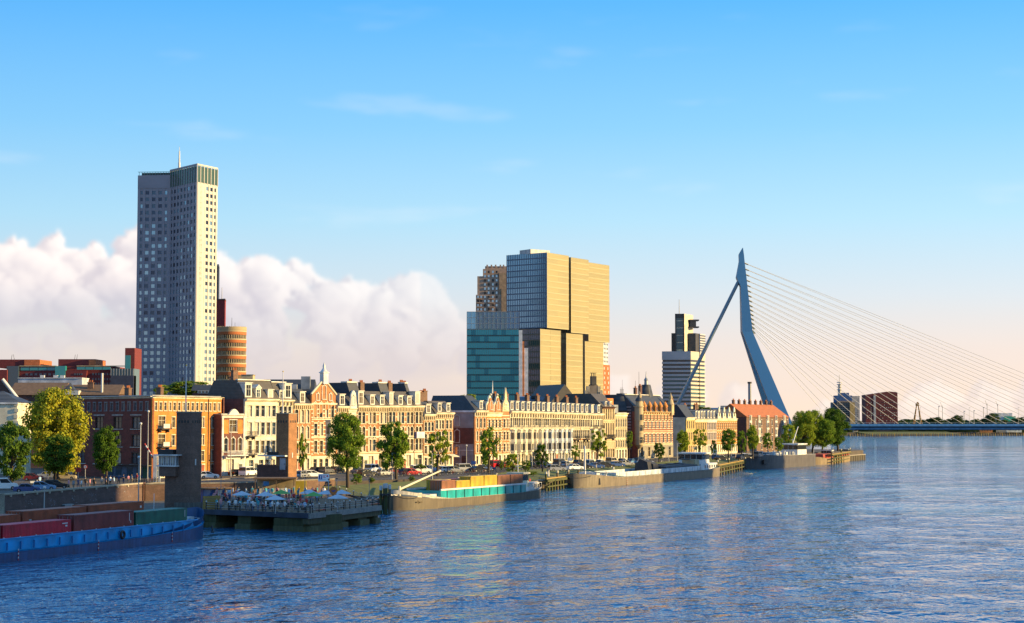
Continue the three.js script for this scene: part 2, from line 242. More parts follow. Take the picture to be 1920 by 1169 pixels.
// quay edge along the river, from the near left to the island's tip
const EDGE = [[-130, -25], [-70.5, -198], [-55, -244], [-45.5, -271], [-32, -308], [-26.5, -320], [-1, -369], [4.5, -395], [8.5, -425], [52, -517], [64, -548], [74, -585], [100, -634], [128, -690], [146, -730], [147, -745]];
const inland = (p, k) => { const i = EDGE.indexOf(p), a = EDGE[Math.max(0, i - 1)], b = EDGE[Math.min(EDGE.length - 1, i + 1)], d = dirOf(a, b); return [p[0] + d[1] * k, p[1] - d[0] * k]; };
{
  const E = EDGE.slice(3, 15), low = EDGE.slice(0, 6);
  // street level: everything inland of the brick wall and of the grassy bank
  const back = [[110, -765], [-60, -790], [-420, -760], [-420, -60]];
  const wall = [[-103, -120], [-79.2, -274], [-68.3, -324], [-52, -330], [-43, -342], [-36, -352]];
  const bank = EDGE.slice(6, 13).map((p) => inland(p, 9.5));
  const tip = EDGE.slice(13).map((p) => inland(p, 0.6));
  const top = [...wall, ...bank, ...tip, ...back];
  structure('street_ground', prismY(top, -1, QY), M.paving);
  // low quay under the wall
  structure('low_quay', prismY([...low, [-36, -318], [-46, -330], [-70, -330], [-84, -274], [-108, -120], [-150, -25]].map((p) => p), -3, LOWQ), M.slab);
  // grass bank between street and river from the terrace to the tip
  const e2 = EDGE.slice(5, 15), pos = [], uv = [], idx = [];
  e2.forEach((p, i) => { const prof = [[0, 2.3], [2.2, 2.5], [6, 3.1], [9.6, 3.98]]; for (const [k, y] of prof) { const q = inland(p, k); pos.push(q[0], y, q[1]); uv.push(q[0], q[1]); } if (i) for (let k = 0; k < 3; k++) { const a = (i - 1) * 4 + k; idx.push(a, a + 1, a + 5, a, a + 5, a + 4); } });
  structure('grass_bank', geoOf(pos, uv, idx), M.grass);
  const fill = [...e2, ...e2.map((p) => inland(p, 9.4)).reverse()];
  structure('quay_earth', prismY(fill, -3, 2.2), M.concreteDark);
  // carriageway in front of the housefronts
  const road = [[-78, -300], [-63, -350], [-38, -398], [-3, -455], [42, -545], [105, -690], [118, -730]];
  const rl = road.map((p, i) => { const d = dirOf(road[Math.max(0, i - 1)], road[Math.min(road.length - 1, i + 1)]); return [[p[0] + d[1] * 3.4, p[1] - d[0] * 3.4], [p[0] - d[1] * 3.4, p[1] + d[0] * 3.4]]; });
  structure('carriageway', quads(rl.slice(1).map((b, i) => [[rl[i][0][0], QY + 0.006, rl[i][0][1]], [rl[i][1][0], QY + 0.006, rl[i][1][1]], [b[1][0], QY + 0.006, b[1][1]], [b[0][0], QY + 0.006, b[0][1]]])), M.asphalt);
  structure('kerb', merge(rl.slice(1).map((b, i) => { const a = rl[i][0], c = b[0], d = dirOf(a, c), l = Math.hypot(c[0] - a[0], c[1] - a[1]); return bx(0, l, 0, 0.12, -0.2, 0).rotateY(turnOf(d)).translate(a[0], QY, a[1]); })), M.stone);
  // land behind: the south bank carrying the towers, and the far bank beyond the bridge
  structure('south_bank', prismY([[-1200, -800], [60, -815], [120, -860], [196, -1160], [255, -1500], [-1200, -1900]], -2, 4), M.paving);
  const f0 = gp(1590, 818, 0), f1 = gp(1990, 817, 0);
  structure('far_bank', prismY([[f0[0] - 300, f0[1] - 40], [f0[0] - 20, f0[1]], [f1[0], f1[1]], [f1[0] + 300, f1[1] + 600], [f1[0] + 1500, f1[1] - 1500], [-1500, -5200], [f0[0] - 400, f0[1] - 900]], -2, 3.6), M.soil);
  structure('far_ground', prismY([[-4500, -1800], [100, -2000], [300, -2600], [3500, -2600], [4500, -4200], [-4500, -4200]], -3, 2.5), M.soil);
  structure('north_bank', prismY([[212, 40], [212, -420], [250, -640], [330, -900], [620, -900], [620, 40]], -2, 4), M.paving);
}
// ---------- skyline ----------
const partCount = new Map(), spill = new Map();
// one window per call as a part of its own; past 300 of a kind on one thing the rest are joined
function pane(root, name, m, x, y, z, w, h, d, turn) {
  const k = root.name + '|' + name, n = (partCount.get(k) || 0) + 1; partCount.set(k, n);
  if (n <= 300) return ubox(root, name, m, x, y, z, w, h, d, turn);
  const kk = k + '|' + m.uuid; if (!spill.has(kk)) spill.set(kk, { root, name: 'further_' + name + 's', m, list: [] });
  spill.get(kk).list.push(new THREE.BoxGeometry(w, h, d).rotateY(turn).translate(x, y, z));
}
function flushSpill() { for (const s of spill.values()) { const p = part(s.root, s.name, merge(s.list), s.m); p.userData.kind = 'stuff'; } spill.clear(); }
// walls of a building are faces A -> B in plan (left to right seen from outside), local to the thing
function face(A, B) { const d = dirOf(A, B), turn = turnOf(d), L = Math.hypot(B[0] - A[0], B[1] - A[1]), n = [-d[1], d[0]]; return { A, d, n, L, turn, at: (x, z) => [A[0] + d[0] * x + n[0] * z, A[1] + d[1] * x + n[1] * z] }; }
function onFace(f, x, y, z, w, h, dep) { const [px, pz] = f.at(x, z); return new THREE.BoxGeometry(w, h, dep).rotateY(f.turn).translate(px, y, pz); }
function facePane(root, name, m, f, x, y, z, w, h, dep) { const [px, pz] = f.at(x, z); return pane(root, name, m, px, y, pz, w, h, dep, f.turn); }
function tower(name, label, corners, y0, category = 'skyscraper') {      // corners in plan, absolute; returns thing with local corners
  const cx = corners.reduce((s, p) => s + p[0], 0) / corners.length, cz = corners.reduce((s, p) => s + p[1], 0) / corners.length;
  const g = thing(name, label, category, [cx, y0, cz]); g.userData.local = undefined; delete g.userData.local;
  return [g, corners.map(([x, z]) => [x - cx, z - cz]), (px, D) => { const p = pt(px, D); return [p[0] - cx, p[1] - cz]; }];
}
const cornerPlan = (C, Lp, Rp) => [Lp, C, Rp, [Lp[0] + Rp[0] - C[0], Lp[1] + Rp[1] - C[1]]];

{ // grey slab tower at the left, folded front
  const P = [pt(252, 1046), pt(313, 1044), pt(364, 1018), pt(403, 1036), pt(352, 1070), pt(262, 1078)];
  const [g, c] = tower('office_tower', 'tallest grey office tower with folded front, glazed crown and roof mast', P, 4);
  const grey = mat([0.31, 0.31, 0.375], { r: 0.5 }), pale = mat([0.70, 0.66, 0.60], { r: 0.5 }), H = Yat(307, 1018) - 4;
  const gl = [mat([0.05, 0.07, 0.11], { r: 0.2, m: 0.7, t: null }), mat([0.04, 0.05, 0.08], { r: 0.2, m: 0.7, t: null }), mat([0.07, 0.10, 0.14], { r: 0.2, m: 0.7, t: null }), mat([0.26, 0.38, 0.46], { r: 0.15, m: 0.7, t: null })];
  part(g, 'body', prismY(c.map(([x, z]) => [x * 0.9, z * 0.9]), 0, H - 1.5), mat([0.03, 0.035, 0.045], { r: 0.2 }));
  const rows = 37, fh = (H - 14) / rows, crown = H - 11;
  const faces = [[0, 1, 5, grey], [1, 2, 8, grey], [2, 3, 5, pale]];
  for (const [a, b, n, m] of faces) {
    const f = face(c[a], c[b]), piers = [], bands = [], step = f.L / n;
    for (let i = 0; i <= n; i++) { const wd = (a === 2 ? (i === 0 ? 7.5 : i === 1 ? 2.6 : 1.6) : 1.7); piers.push(onFace(f, clamp(i * step, wd / 2, f.L - wd / 2), crown / 2, -0.35, wd, crown, 0.8)); }
    for (let j = 0; j <= rows; j++) bands.push(onFace(f, f.L / 2, 2 + j * fh + 0.45, -0.42, f.L - 0.5, fh * 0.46, 0.62));
    part(g, 'pier_frame', merge(piers), m); part(g, 'floor_bands', merge(bands), m);
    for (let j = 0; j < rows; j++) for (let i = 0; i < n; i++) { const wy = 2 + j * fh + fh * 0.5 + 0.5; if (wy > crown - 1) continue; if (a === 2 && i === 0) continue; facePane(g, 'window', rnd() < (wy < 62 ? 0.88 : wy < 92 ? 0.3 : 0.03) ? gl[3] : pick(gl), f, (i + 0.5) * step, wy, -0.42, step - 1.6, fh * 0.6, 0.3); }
  }
  const f0 = face(c[0], c[1]), f1 = face(c[1], c[2]), f2 = face(c[2], c[3]);
  part(g, 'crown_wall', onFace(f0, f0.L / 2, crown + 4, -0.3, f0.L, 8, 0.9), grey);
  for (const [f, m] of [[f1, M.glassGreen], [f2, M.glassGreen]]) {
    const n = Math.round(f.L / 3.1); for (let i = 0; i < n; i++) facePane(g, 'crown_glass', m, f, (i + 0.5) * f.L / n, crown + 5, -0.3, f.L / n - 0.5, 9.5, 0.3);
    part(g, 'crown_frame', merge([...Array(n + 1)].map((_, i) => onFace(f, i * f.L / n, crown + 5, -0.1, 0.5, 10.5, 0.5)).concat([onFace(f, f.L / 2, crown + 10.6, -0.1, f.L, 1, 0.6)])), f === f2 ? pale : grey);
  }
  for (const f of [f0, f1]) part(g, 'roof_screen', merge([onFace(f, f.L / 2, H - 1, 0, f.L, 0.25, 0.2), ...[...Array(12)].map((_, i) => onFace(f, (i + 0.5) * f.L / 12, H - 2.2, 0, 0.2, 2.6, 0.2))]), mat([0.05, 0.30, 0.28], { r: 0.4 }));
  const pc = [(c[1][0] + c[4][0]) / 2, (c[1][1] + c[4][1]) / 2];
  part(g, 'plant_deck', merge([cb(pc[0] + 3, H + 0.4, pc[1], 17, 0.4, 12), ...[...Array(9)].map((_, i) => cb(pc[0] - 4 + i * 1.8, H + 0.8, pc[1] + 5, 1.2, 0.7, 1))]), M.steelPaint);
  part(g, 'plant_room', cb(pc[0] + 3, H - 3, pc[1], 15, 3.5, 10), M.zinc);
  part(g, 'roof_mast', merge([cyl(pc[0] - 0.5, H, pc[1] + 2, 0.75, 0.7, 6, 8), cyl(pc[0] - 0.5, H + 6, pc[1] + 2, 0.55, 0.4, 7, 8), cyl(pc[0] - 0.5, H + 13, pc[1] + 2, 0.2, 0.1, 3, 6)]), M.whitePaint);
}
{ // round banded tower, red slab and dark slab beside it
  const D = 1110, c = pt(432.5, D), R = 27.5 / FPX * D, top = Yat(614, D) - 4, n = 11;
  const g = thing('round_tower', 'round office tower with orange and cream bands beside the grey tower', 'tower', [c[0], 4, c[1]]);
  part(g, 'core', cyl(0, 0, 0, R - 0.5, R - 0.5, top - 1, 40), M.glassWarm);
  const or = mat([0.68, 0.21, 0.07]), fh = top / (n + 3);
  for (let i = 0; i < n + 3; i++) { part(g, 'parapet_band', new THREE.CylinderGeometry(R, R, fh * 0.36, 40, 1), or, 0, (i + 0.2) * fh, 0); part(g, 'cream_ledge', new THREE.CylinderGeometry(R + 0.08, R + 0.08, fh * 0.14, 40, 1), M.cream, 0, (i + 0.45) * fh, 0);
    const ms = []; for (let k = 0; k < 40; k++) { const a = k / 40 * 6.283; ms.push(cb(Math.sin(a) * (R - 0.4), (i + 0.5) * fh, Math.cos(a) * (R - 0.4), 0.4, fh * 0.55, 0.4)); } part(g, 'mullions', merge(ms), M.cream); }
  part(g, 'roof_rim', cyl(0, top - 2.4, 0, R + 0.1, R + 0.1, 2.4, 40), M.sand); part(g, 'aerial', merge([cyl(0, top, 0, 0.15, 0.1, 6), cyl(2, top, 0, 0.1, 0.1, 3)]), M.iron);
  const [s, sc] = tower('red_slab', 'tall dark red slab tower rising behind the round banded tower', cornerPlan(pt(419, 1150), pt(402, 1155), pt(421, 1165)), 4);
  part(s, 'body', prismY(sc, 0, Yat(563, 1150) - 4), mat([0.30, 0.03, 0.03])); part(s, 'lower_fin', cb(-1.5, 0, 5, 2.2, Yat(598, 1150) - 4, 1), mat([0.46, 0.05, 0.03])); part(s, 'mast', cyl(0.6, Yat(563, 1150) - 4, 0, 0.25, 0.15, 9), M.steelPaint); part(s, 'roof_cap', prismY(sc.map(([x, z]) => [x * 1.05, z * 1.05]), Yat(563, 1150) - 4, Yat(562, 1150) - 3.4), M.brickDark);
  const [k, kc] = tower('dark_tower', 'narrow dark tower edge showing right behind the grey tower', cornerPlan(pt(407, 1160), pt(395, 1163), pt(408.5, 1180)), 4);
  part(k, 'body', prismY(kc, 0, Yat(499, 1160) - 4), mat([0.06, 0.06, 0.07], { r: 0.4 })); part(k, 'roof_cap', prismY(kc.map(([x, z]) => [x * 1.03, z * 1.03]), Yat(499, 1160) - 4, Yat(498, 1160) - 3.2), M.zinc);
}
{ // red brick office complex at the far left
  const D = 900, [g, , lp] = tower('red_office_complex', 'long red brick office complex with teal glass strips left of the grey tower', [pt(-10, D), pt(251, D), pt(251, D + 40), pt(-10, D + 40)], 4, 'office building');
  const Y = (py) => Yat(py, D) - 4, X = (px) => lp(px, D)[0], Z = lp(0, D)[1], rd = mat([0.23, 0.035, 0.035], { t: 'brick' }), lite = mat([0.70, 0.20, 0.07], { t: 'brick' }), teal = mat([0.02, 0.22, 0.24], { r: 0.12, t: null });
  const blk = (nm, x0, x1, y0, y1, z0, z1, m) => part(g, nm, bx(X(x0), X(x1), Math.max(0, Y(y0)), Y(y1), Z + z1, Z + z0), m);
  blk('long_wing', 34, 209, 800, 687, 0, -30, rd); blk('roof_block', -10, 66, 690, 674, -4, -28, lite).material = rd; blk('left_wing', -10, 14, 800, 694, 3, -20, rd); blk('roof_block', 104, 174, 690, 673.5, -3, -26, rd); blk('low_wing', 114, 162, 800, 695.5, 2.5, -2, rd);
  blk('stair_tower', 233, 251, 800, 653, 1, -16, rd); blk('glass_stair', 234, 243.5, 800, 667, 1.6, 0, teal); blk('glass_hall', 209, 252, 800, 692, 3, -10, M.glassTeal); blk('dark_plinth', 209, 252, 800, 705, 3.8, -2, mat([0.05, 0.06, 0.10]));
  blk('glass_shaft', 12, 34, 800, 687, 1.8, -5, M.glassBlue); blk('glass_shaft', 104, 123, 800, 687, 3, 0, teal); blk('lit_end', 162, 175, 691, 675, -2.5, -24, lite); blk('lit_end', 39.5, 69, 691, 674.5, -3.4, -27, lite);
  const strip = (x0, x1, y0, y1, n, m, gap = 0.12) => { for (let i = 0; i < n; i++) { const a = mix(x0, x1, (i + gap) / n), b = mix(x0, x1, (i + 1 - gap) / n); pane(g, 'window', m, (X(a) + X(b)) / 2, (Y(y0) + Y(y1)) / 2, Z + (x0 > 162 || x1 < 105 ? 0.1 : 2.6), X(b) - X(a), Y(y1) - Y(y0), 0.3, 0); } };
  blk('cornice', 34, 104, 687.5, 686, 0.6, -2, M.sand); blk('cornice', 142, 233, 687.5, 686, 0.6, -2, M.sand);
  strip(36, 103, 695, 689.5, 4, teal, 0.03); strip(144, 208, 694, 689, 4, teal, 0.03); strip(44, 104, 704.5, 700.5, 7, M.glassBlue, 0.2); strip(139, 156, 704, 700.5, 4, M.glassBlue, 0.25); for (const y of [704, 713.5, 722]) strip(170, 208, y, y - 4, 7, M.glassBlue, 0.25);
  for (let i = 0; i < 9; i++) ubox(g, 'mullion', M.steelPaint, X(209 + i * 5.2), Y(698.5), Z + 3.2, 0.2, Y(692) - Y(705), 0.3);
  for (const x of [10, 16, 130, 134]) part(g, 'aerial', tube([X(x), Y(674), Z - 8], [X(x) + (x % 4 ? 0.4 : -0.6), Y(664), Z - 8], 0.12, 0.08), M.iron);
}
{ // teal glass office in the centre with a leaning white spire
  const D = 1060, [g, , lp] = tower('teal_glass_tower', 'teal glass office tower with an open glass screen at its top', [pt(875, D), pt(973, D), pt(973, D + 25), pt(875, D + 25)], 4);
  const x0 = lp(875, D)[0], x1 = lp(973, D)[0], z = lp(0, D)[1], Hs = Yat(585, D) - 4, Hb = Yat(618, D) - 4, teal = mat([0.03, 0.20, 0.27], { r: 0.12, m: 0.7, t: null });
  part(g, 'body', bx(x0 + 0.2, x1 - 0.2, 0, Hb, z - 24, z - 0.4), M.black);
  const rows = 17, n = 24, fh = Hb / rows, teal2 = mat([0.02, 0.14, 0.20], { r: 0.2, m: 0.7, t: null });
  for (let j = 0; j < rows; j++) for (let i = 0; i < 12; i++) pane(g, 'glass_panel', rnd() < 0.2 ? teal2 : teal, mix(x0, x1, (i + 0.5) / 12), (j + 0.54) * fh, z - 0.2, (x1 - x0) / 12 - 0.12, fh * 0.78, 0.2, 0);
  part(g, 'floor_bands', merge([...Array(rows + 1)].map((_, j) => cb((x0 + x1) / 2, j * fh - 0.2, z - 0.15, x1 - x0, 0.55, 0.3))), mat([0.02, 0.10, 0.13], { r: 0.3 }));
  part(g, 'mullions', merge([...Array(n + 1)].map((_, i) => cb(mix(x0, x1, i / n), 0, z - 0.05, 0.16, Hb, 0.25))), mat([0.03, 0.10, 0.13], { r: 0.3 }));
  const sg = new THREE.MeshPhysicalMaterial({ color: new THREE.Color().setRGB(0.30, 0.52, 0.66), roughness: 0.08, transmission: 0.8, thickness: 0, side: THREE.DoubleSide });
  for (let j = 0; j < 3; j++) for (let i = 0; i < 12; i++) pane(g, 'screen_panel', sg, mix(x0, x1, (i + 0.5) / 12), Hb + (j + 0.5) * (Hs - Hb) / 3, z - 0.2, (x1 - x0) / 12 - 0.15, (Hs - Hb) / 3 - 0.15, 0.1, 0);
  part(g, 'screen_frame', merge([...[...Array(13)].map((_, i) => cb(mix(x0, x1, i / 12), Hb, z - 0.15, 0.2, Hs - Hb, 0.25)), ...[0, 1, 2, 3].map((j) => cb((x0 + x1) / 2, Hb + j * (Hs - Hb) / 3 - 0.1, z - 0.12, x1 - x0, 0.22, 0.25))]), M.zinc);
  part(g, 'edge_wall', bx(x1, x1 + 2.1, 0, Hb - 0.5, z - 24, z + 0.1), M.whitePaint); part(g, 'orange_fin', bx(x1 + 2.1, x1 + 3.2, 0, Yat(640, D) - 4, z - 24, z - 0.5), mat([0.55, 0.20, 0.07])); part(g, 'white_fin', bx(x1 + 3.2, x1 + 5.6, 0, Yat(653, D) - 4, z - 24, z - 1), M.whitePaint);
  const s = pt(921.5, 980), st = thing('white_spire', 'slim white pointed spire in front of the teal glass tower', 'spire', [s[0], 4, s[1]]);
  part(st, 'shaft', new THREE.CylinderGeometry(0.08, 1.75, Yat(711, 980) - 4 - 2, 10).rotateZ(-0.02), M.whitePaint, 0.3, (Yat(711, 980) - 2) / 2 - 1, 0); part(st, 'base', cyl(0, 0, 0, 2.6, 1.8, 2.2, 12), M.concrete);
}
{ // triple glass high-rise with shifted blocks
  const plan = (px, D, wl, wr) => { const C = pt(px, D), uL = [-0.80, -0.60], uR = [0.53, -0.85]; return cornerPlan(C, [C[0] + uL[0] * wl, C[1] + uL[1] * wl], [C[0] + uR[0] * wr, C[1] + uR[1] * wr]); };
  const base = plan(1013, 1140, 30, 60), [g, , lp] = tower('stacked_glass_highrise', 'largest pale glass high-rise of three stacked and shifted towers', base, 4);
  const tan = mat([0.70, 0.60, 0.34], { r: 0.4 }), gBlue = mat([0.20, 0.34, 0.47], { r: 0.12, m: 0.75, t: null }), gWarm = mat([0.56, 0.47, 0.25], { r: 0.3, t: null }), gDark = mat([0.10, 0.12, 0.08], { r: 0.12, m: 0.5, t: null }), lilac = mat([0.40, 0.36, 0.40], { r: 0.2, m: 0.4 });
  const off = (p) => [p[0] - g.position.x, p[1] - g.position.z];
  const gWarm2 = mat([0.50, 0.43, 0.24], { r: 0.3, t: null }), gBlue2 = mat([0.16, 0.28, 0.39], { r: 0.12, m: 0.75, t: null });
  const block = (px, D, wl, wr, pTop, pBot, leftGlass, cols) => {
    const P = plan(px, D, wl, wr).map(off), y1 = Yat(pTop, D) - 4, y0 = pBot ? Yat(pBot, D) - 4 : 0, fh = 3.75;
    part(g, 'block', prismY(P.map(([x, z], i, a) => { const mx = (a[0][0] + a[2][0]) / 2, mz = (a[0][1] + a[2][1]) / 2; return [mx + (x - mx) * 0.985, mz + (z - mz) * 0.985]; }), y0, y1 - 0.2), M.black);
    const rows = Math.round((y1 - y0) / fh), h = (y1 - y0) / rows;
    for (const [a, b, gm, fm, nn] of [[0, 1, leftGlass, leftGlass === gBlue ? mat([0.16, 0.22, 0.30], { r: 0.4 }) : mat([0.16, 0.15, 0.10], { r: 0.3 }), Math.round(wl / 1.5)], [1, 2, gWarm, tan, Math.round(wr / 1.25)]]) {
      const f = face(P[a], P[b]), bands = [], ms = [];
      for (let j = 0; j < rows; j++) { bands.push(onFace(f, f.L / 2, y0 + (j + 0.08) * h, -0.02, f.L, h * 0.2, 0.25)); for (let i = 0; i < cols; i++) { const tone = rnd(); facePane(g, 'glass_panel', gm === gWarm ? (tone < 0.2 ? gWarm2 : gWarm) : gm === gBlue ? (tone < 0.25 ? gBlue2 : gBlue) : (tone < 0.15 ? M.glassGreen : gm), f, (i + 0.5) * f.L / cols, y0 + (j + 0.58) * h, -0.12, f.L / cols - 0.1, h * 0.8, 0.2); } }
      for (let i = 0; i <= nn; i++) ms.push(onFace(f, i * f.L / nn, (y0 + y1) / 2, 0.05, 0.24, y1 - y0, 0.36));
      part(g, 'floor_bands', merge(bands), fm); part(g, 'mullions', merge(ms), fm);
    }
  };
  block(1026, 1148, 33, 28, 473.5, 615, gBlue, 2); block(1071, 1190, 16, 24, 482.5, 624, gDark, 1); block(1104, 1232, 16, 30, 492, 640, gDark, 1);
  block(1013, 1140, 20, 26, 617, 0, lilac, 2); block(1062, 1182, 16, 22, 625, 0, gDark, 1); block(1097, 1226, 16, 26, 640, 0, gDark, 1);
  const rp = off(pt(1003, 1160)); part(g, 'roof_house', bx(-8, 8, 0, Yat(467.5, 1160) - Yat(476, 1160), -6, 6).rotateY(0.64), M.steelPaint, rp[0], Yat(476, 1160) - 4.5, rp[1] - 4);
}
{ // stepped brown tower, white tower, tan slab, orange tower
  const D = 1400, [g, , lp] = tower('stepped_brown_tower', 'brown stepped residential tower with balconies left of the glass high-rise', [pt(892, D), pt(952, D), pt(952, D + 22), pt(892, D + 22)], 4);
  const z = lp(0, D)[1], X = (p) => lp(p, D)[0], Y = (p) => Yat(p, D) - 4, br = mat([0.48, 0.33, 0.24]);
  for (const [a, b, t, dz] of [[892, 946, 553, 0], [894.5, 944, 518, -1.5], [905, 951, 504, -3], [909, 950, 498.5, -5]]) part(g, 'tier', bx(X(a), X(b), 0, Y(t), z - 22, z + dz), br);
  for (const [a, b, t] of [[936, 952, 512], [940, 956, 542]]) part(g, 'lit_wing', bx(X(a), X(b), 0, Y(t), z - 24, z - 0.6 + (t > 520 ? 1.2 : 0.2)), mat([0.44, 0.29, 0.17]));
  for (let j = 0; j < 24; j++) for (const [x, w] of [[896, 3.4], [902, 3.2], [909, 3.4], [916, 3.4], [924, 3.4], [931, 3.2]]) { const yy = Y(587) + j * 3.35 - 4; if (yy > Y(x < 905 ? 556 : 506) || (x < 900 && yy > Y(556)) || yy < 60) continue; const dk = (j + x) % 3 < 1; pane(g, 'window', dk ? M.black : M.mirror, X(x), yy, z + 0.15 - (yy > Y(556) ? 1.4 : 0), w / 2.35 * 1.0, 1.9, 0.4, 0); }
  for (let j = 0; j < 14; j++) for (const x of [898, 921]) { const yy = Y(587) + j * 3.35 - 5.4; if (yy < 60 || yy > Y(556)) continue; ubox(g, 'balcony', br, X(x), yy, z + 0.7, 4.4, 1.0, 1.4); }
  for (const x of [913, 921, 929, 938, 944]) ubox(g, 'parapet_pier', br, X(x), Y(498) - 0.2, z - 5.2, 1.2, 2.4, 0.8);
  const [w, wc] = tower('white_tower', 'white tower with rows of small square windows right of the glass high-rise', cornerPlan(pt(1127, 1420), pt(1108, 1426), pt(1140.5, 1440)), 4);
  const wy = Yat(573, 1420) - 4; part(w, 'body', prismY(wc, 0, wy), M.whitePaint); const wf = face(wc[1], wc[2]); for (let j = 0; j < 26; j++) for (let i = 0; i < 5; i++) facePane(w, 'window', M.glassBlue, wf, (i + 0.5) * wf.L / 5, wy - 3 - j * 3.5, 0.02, wf.L / 5 * 0.5, 1.7, 0.3);
  const [s, sc] = tower('tan_slab', 'tan grey slab block between glass high-rise and orange tower', cornerPlan(pt(1124, 1300), pt(1115, 1304), pt(1131.5, 1318)), 4); const sy = Yat(654, 1300) - 4; part(s, 'body', prismY(sc, 0, sy), mat([0.34, 0.29, 0.22])); const sf = face(sc[1], sc[2]); for (let j = 0; j < 12; j++) facePane(s, 'window_strip', M.glass, sf, sf.L / 2, sy - 3 - j * 3.4, 0.02, sf.L * 0.7, 1.4, 0.3);
  const [o, oc] = tower('orange_tower', 'orange brick tower with square white-rimmed windows', cornerPlan(pt(1130, 1250), pt(1122, 1254), pt(1144, 1264)), 4); const oy = Yat(684, 1250) - 4; part(o, 'body', prismY(oc, 0, oy), mat([0.55, 0.17, 0.06], { t: 'brick' })); const of = face(oc[1], oc[2]); for (let j = 0; j < 12; j++) for (let i = 0; i < 2; i++) { facePane(o, 'window', M.white, of, (i + 0.4 + (j % 2) * 0.2) * of.L / 2, oy - 2.6 - j * 3.4, 0.02, 1.4, 1.9, 0.3); }
}
{ // harbour office with stacked upper tower, right of centre
  const D = 1300, Y = (p) => Yat(p, D) - 4, [g, , lp] = tower('striped_office_tower', 'grey office tower of white striped floors with a narrower stepped top', cornerPlan(pt(1296, D), pt(1242, D + 3), pt(1323, D + 26)), 4);
  const P = cornerPlan(lp(1296, D), lp(1242, D + 3), lp(1323, D + 26)), pale = mat([0.60, 0.60, 0.62], { r: 0.5 }), dark = mat([0.07, 0.06, 0.055], { r: 0.4 }), pl = mat([0.78, 0.70, 0.52], { r: 0.5 }), H = Y(659);
  part(g, 'body', prismY(P.map(([x, z], i, a) => { const mx = (a[0][0] + a[2][0]) / 2, mz = (a[0][1] + a[2][1]) / 2; return [mx + (x - mx) * 0.97, mz + (z - mz) * 0.97]; }), 0, H - 0.5), M.glassGreen);
  const rows = 19, top = Y(675), fh = top / rows;
  for (const [a, b, m] of [[0, 1, pale], [1, 2, pl]]) { const f = face(P[a], P[b]); for (let j = 0; j < rows; j++) { part(g, 'spandrel_band', onFace(f, f.L / 2, (j + 0.25) * fh, -0.2, f.L, fh * 0.5, 0.6), m); facePane(g, 'window_strip', rnd() < 0.3 ? M.glassTeal : M.glass, f, f.L / 2, (j + 0.75) * fh, -0.42, f.L - 0.8, fh * 0.5, 0.3); } part(g, 'top_wall', onFace(f, f.L / 2, (top + H) / 2, -0.2, f.L, H - top, 0.6), a ? pl : pale); if (a) part(g, 'dark_slot', onFace(f, f.L * 0.6, H / 2, 0, 1.2, H, 0.5), dark); }
  const bl = (nm, a, b, D0, wr, py, m) => { const C = lp(b, D0), L = lp(a, D0 + 1), R = [C[0] + 0.42 * wr, C[1] - 0.9 * wr]; const q = cornerPlan(C, L, R); part(g, nm, prismY(q, H - 0.6, Y(py)), m); return q; };
  const q = bl('upper_tower', 1267, 1284.5, 1304, 20, 588, pl); const f = face(q[0], q[1]); for (let j = 0; j < 5; j++) facePane(g, 'tall_window', M.glassTeal, f, f.L / 2, H + 4 + j * 5.4, 0.05, f.L * 0.74, 4.7, 0.4); part(g, 'tower_edge', merge([onFace(f, 0.5, (H + Y(588)) / 2, 0.1, 1, Y(588) - H, 0.6), onFace(f, f.L - 0.5, (H + Y(588)) / 2, 0.1, 1, Y(588) - H, 0.6), onFace(f, f.L / 2, Y(592), 0.1, f.L, 3.2, 0.6)]), dark);
  bl('side_block', 1260, 1268, 1308, 14, 624, dark); bl('side_block', 1292, 1305.5, 1309, 12, 624, dark); const q2 = bl('side_block', 1306, 1314, 1316, 12, 624, pale); const f2 = face(q2[1], q2[2]); for (let j = 0; j < 7; j++) part(g, 'window_strip', onFace(f2, f2.L / 2, H + 1 + j * 1.9, 0.05, f2.L, 0.8, 0.3), M.glass);
  const r = lp(1302, 1316); for (const p of [599, 612]) ubox(g, 'roof_deck', dark, r[0], Y(p), r[1], 7.2, 0.9, 10); ubox(g, 'viewing_box', M.glass, r[0] - 0.8, Y(605.5), r[1], 4.5, 4.4, 8); 
  const a = lp(1275, 1310); part(g, 'roof_mast', cyl(a[0], Y(588), a[1], 0.28, 0.16, Y(560) - Y(588)), M.steelPaint);
}
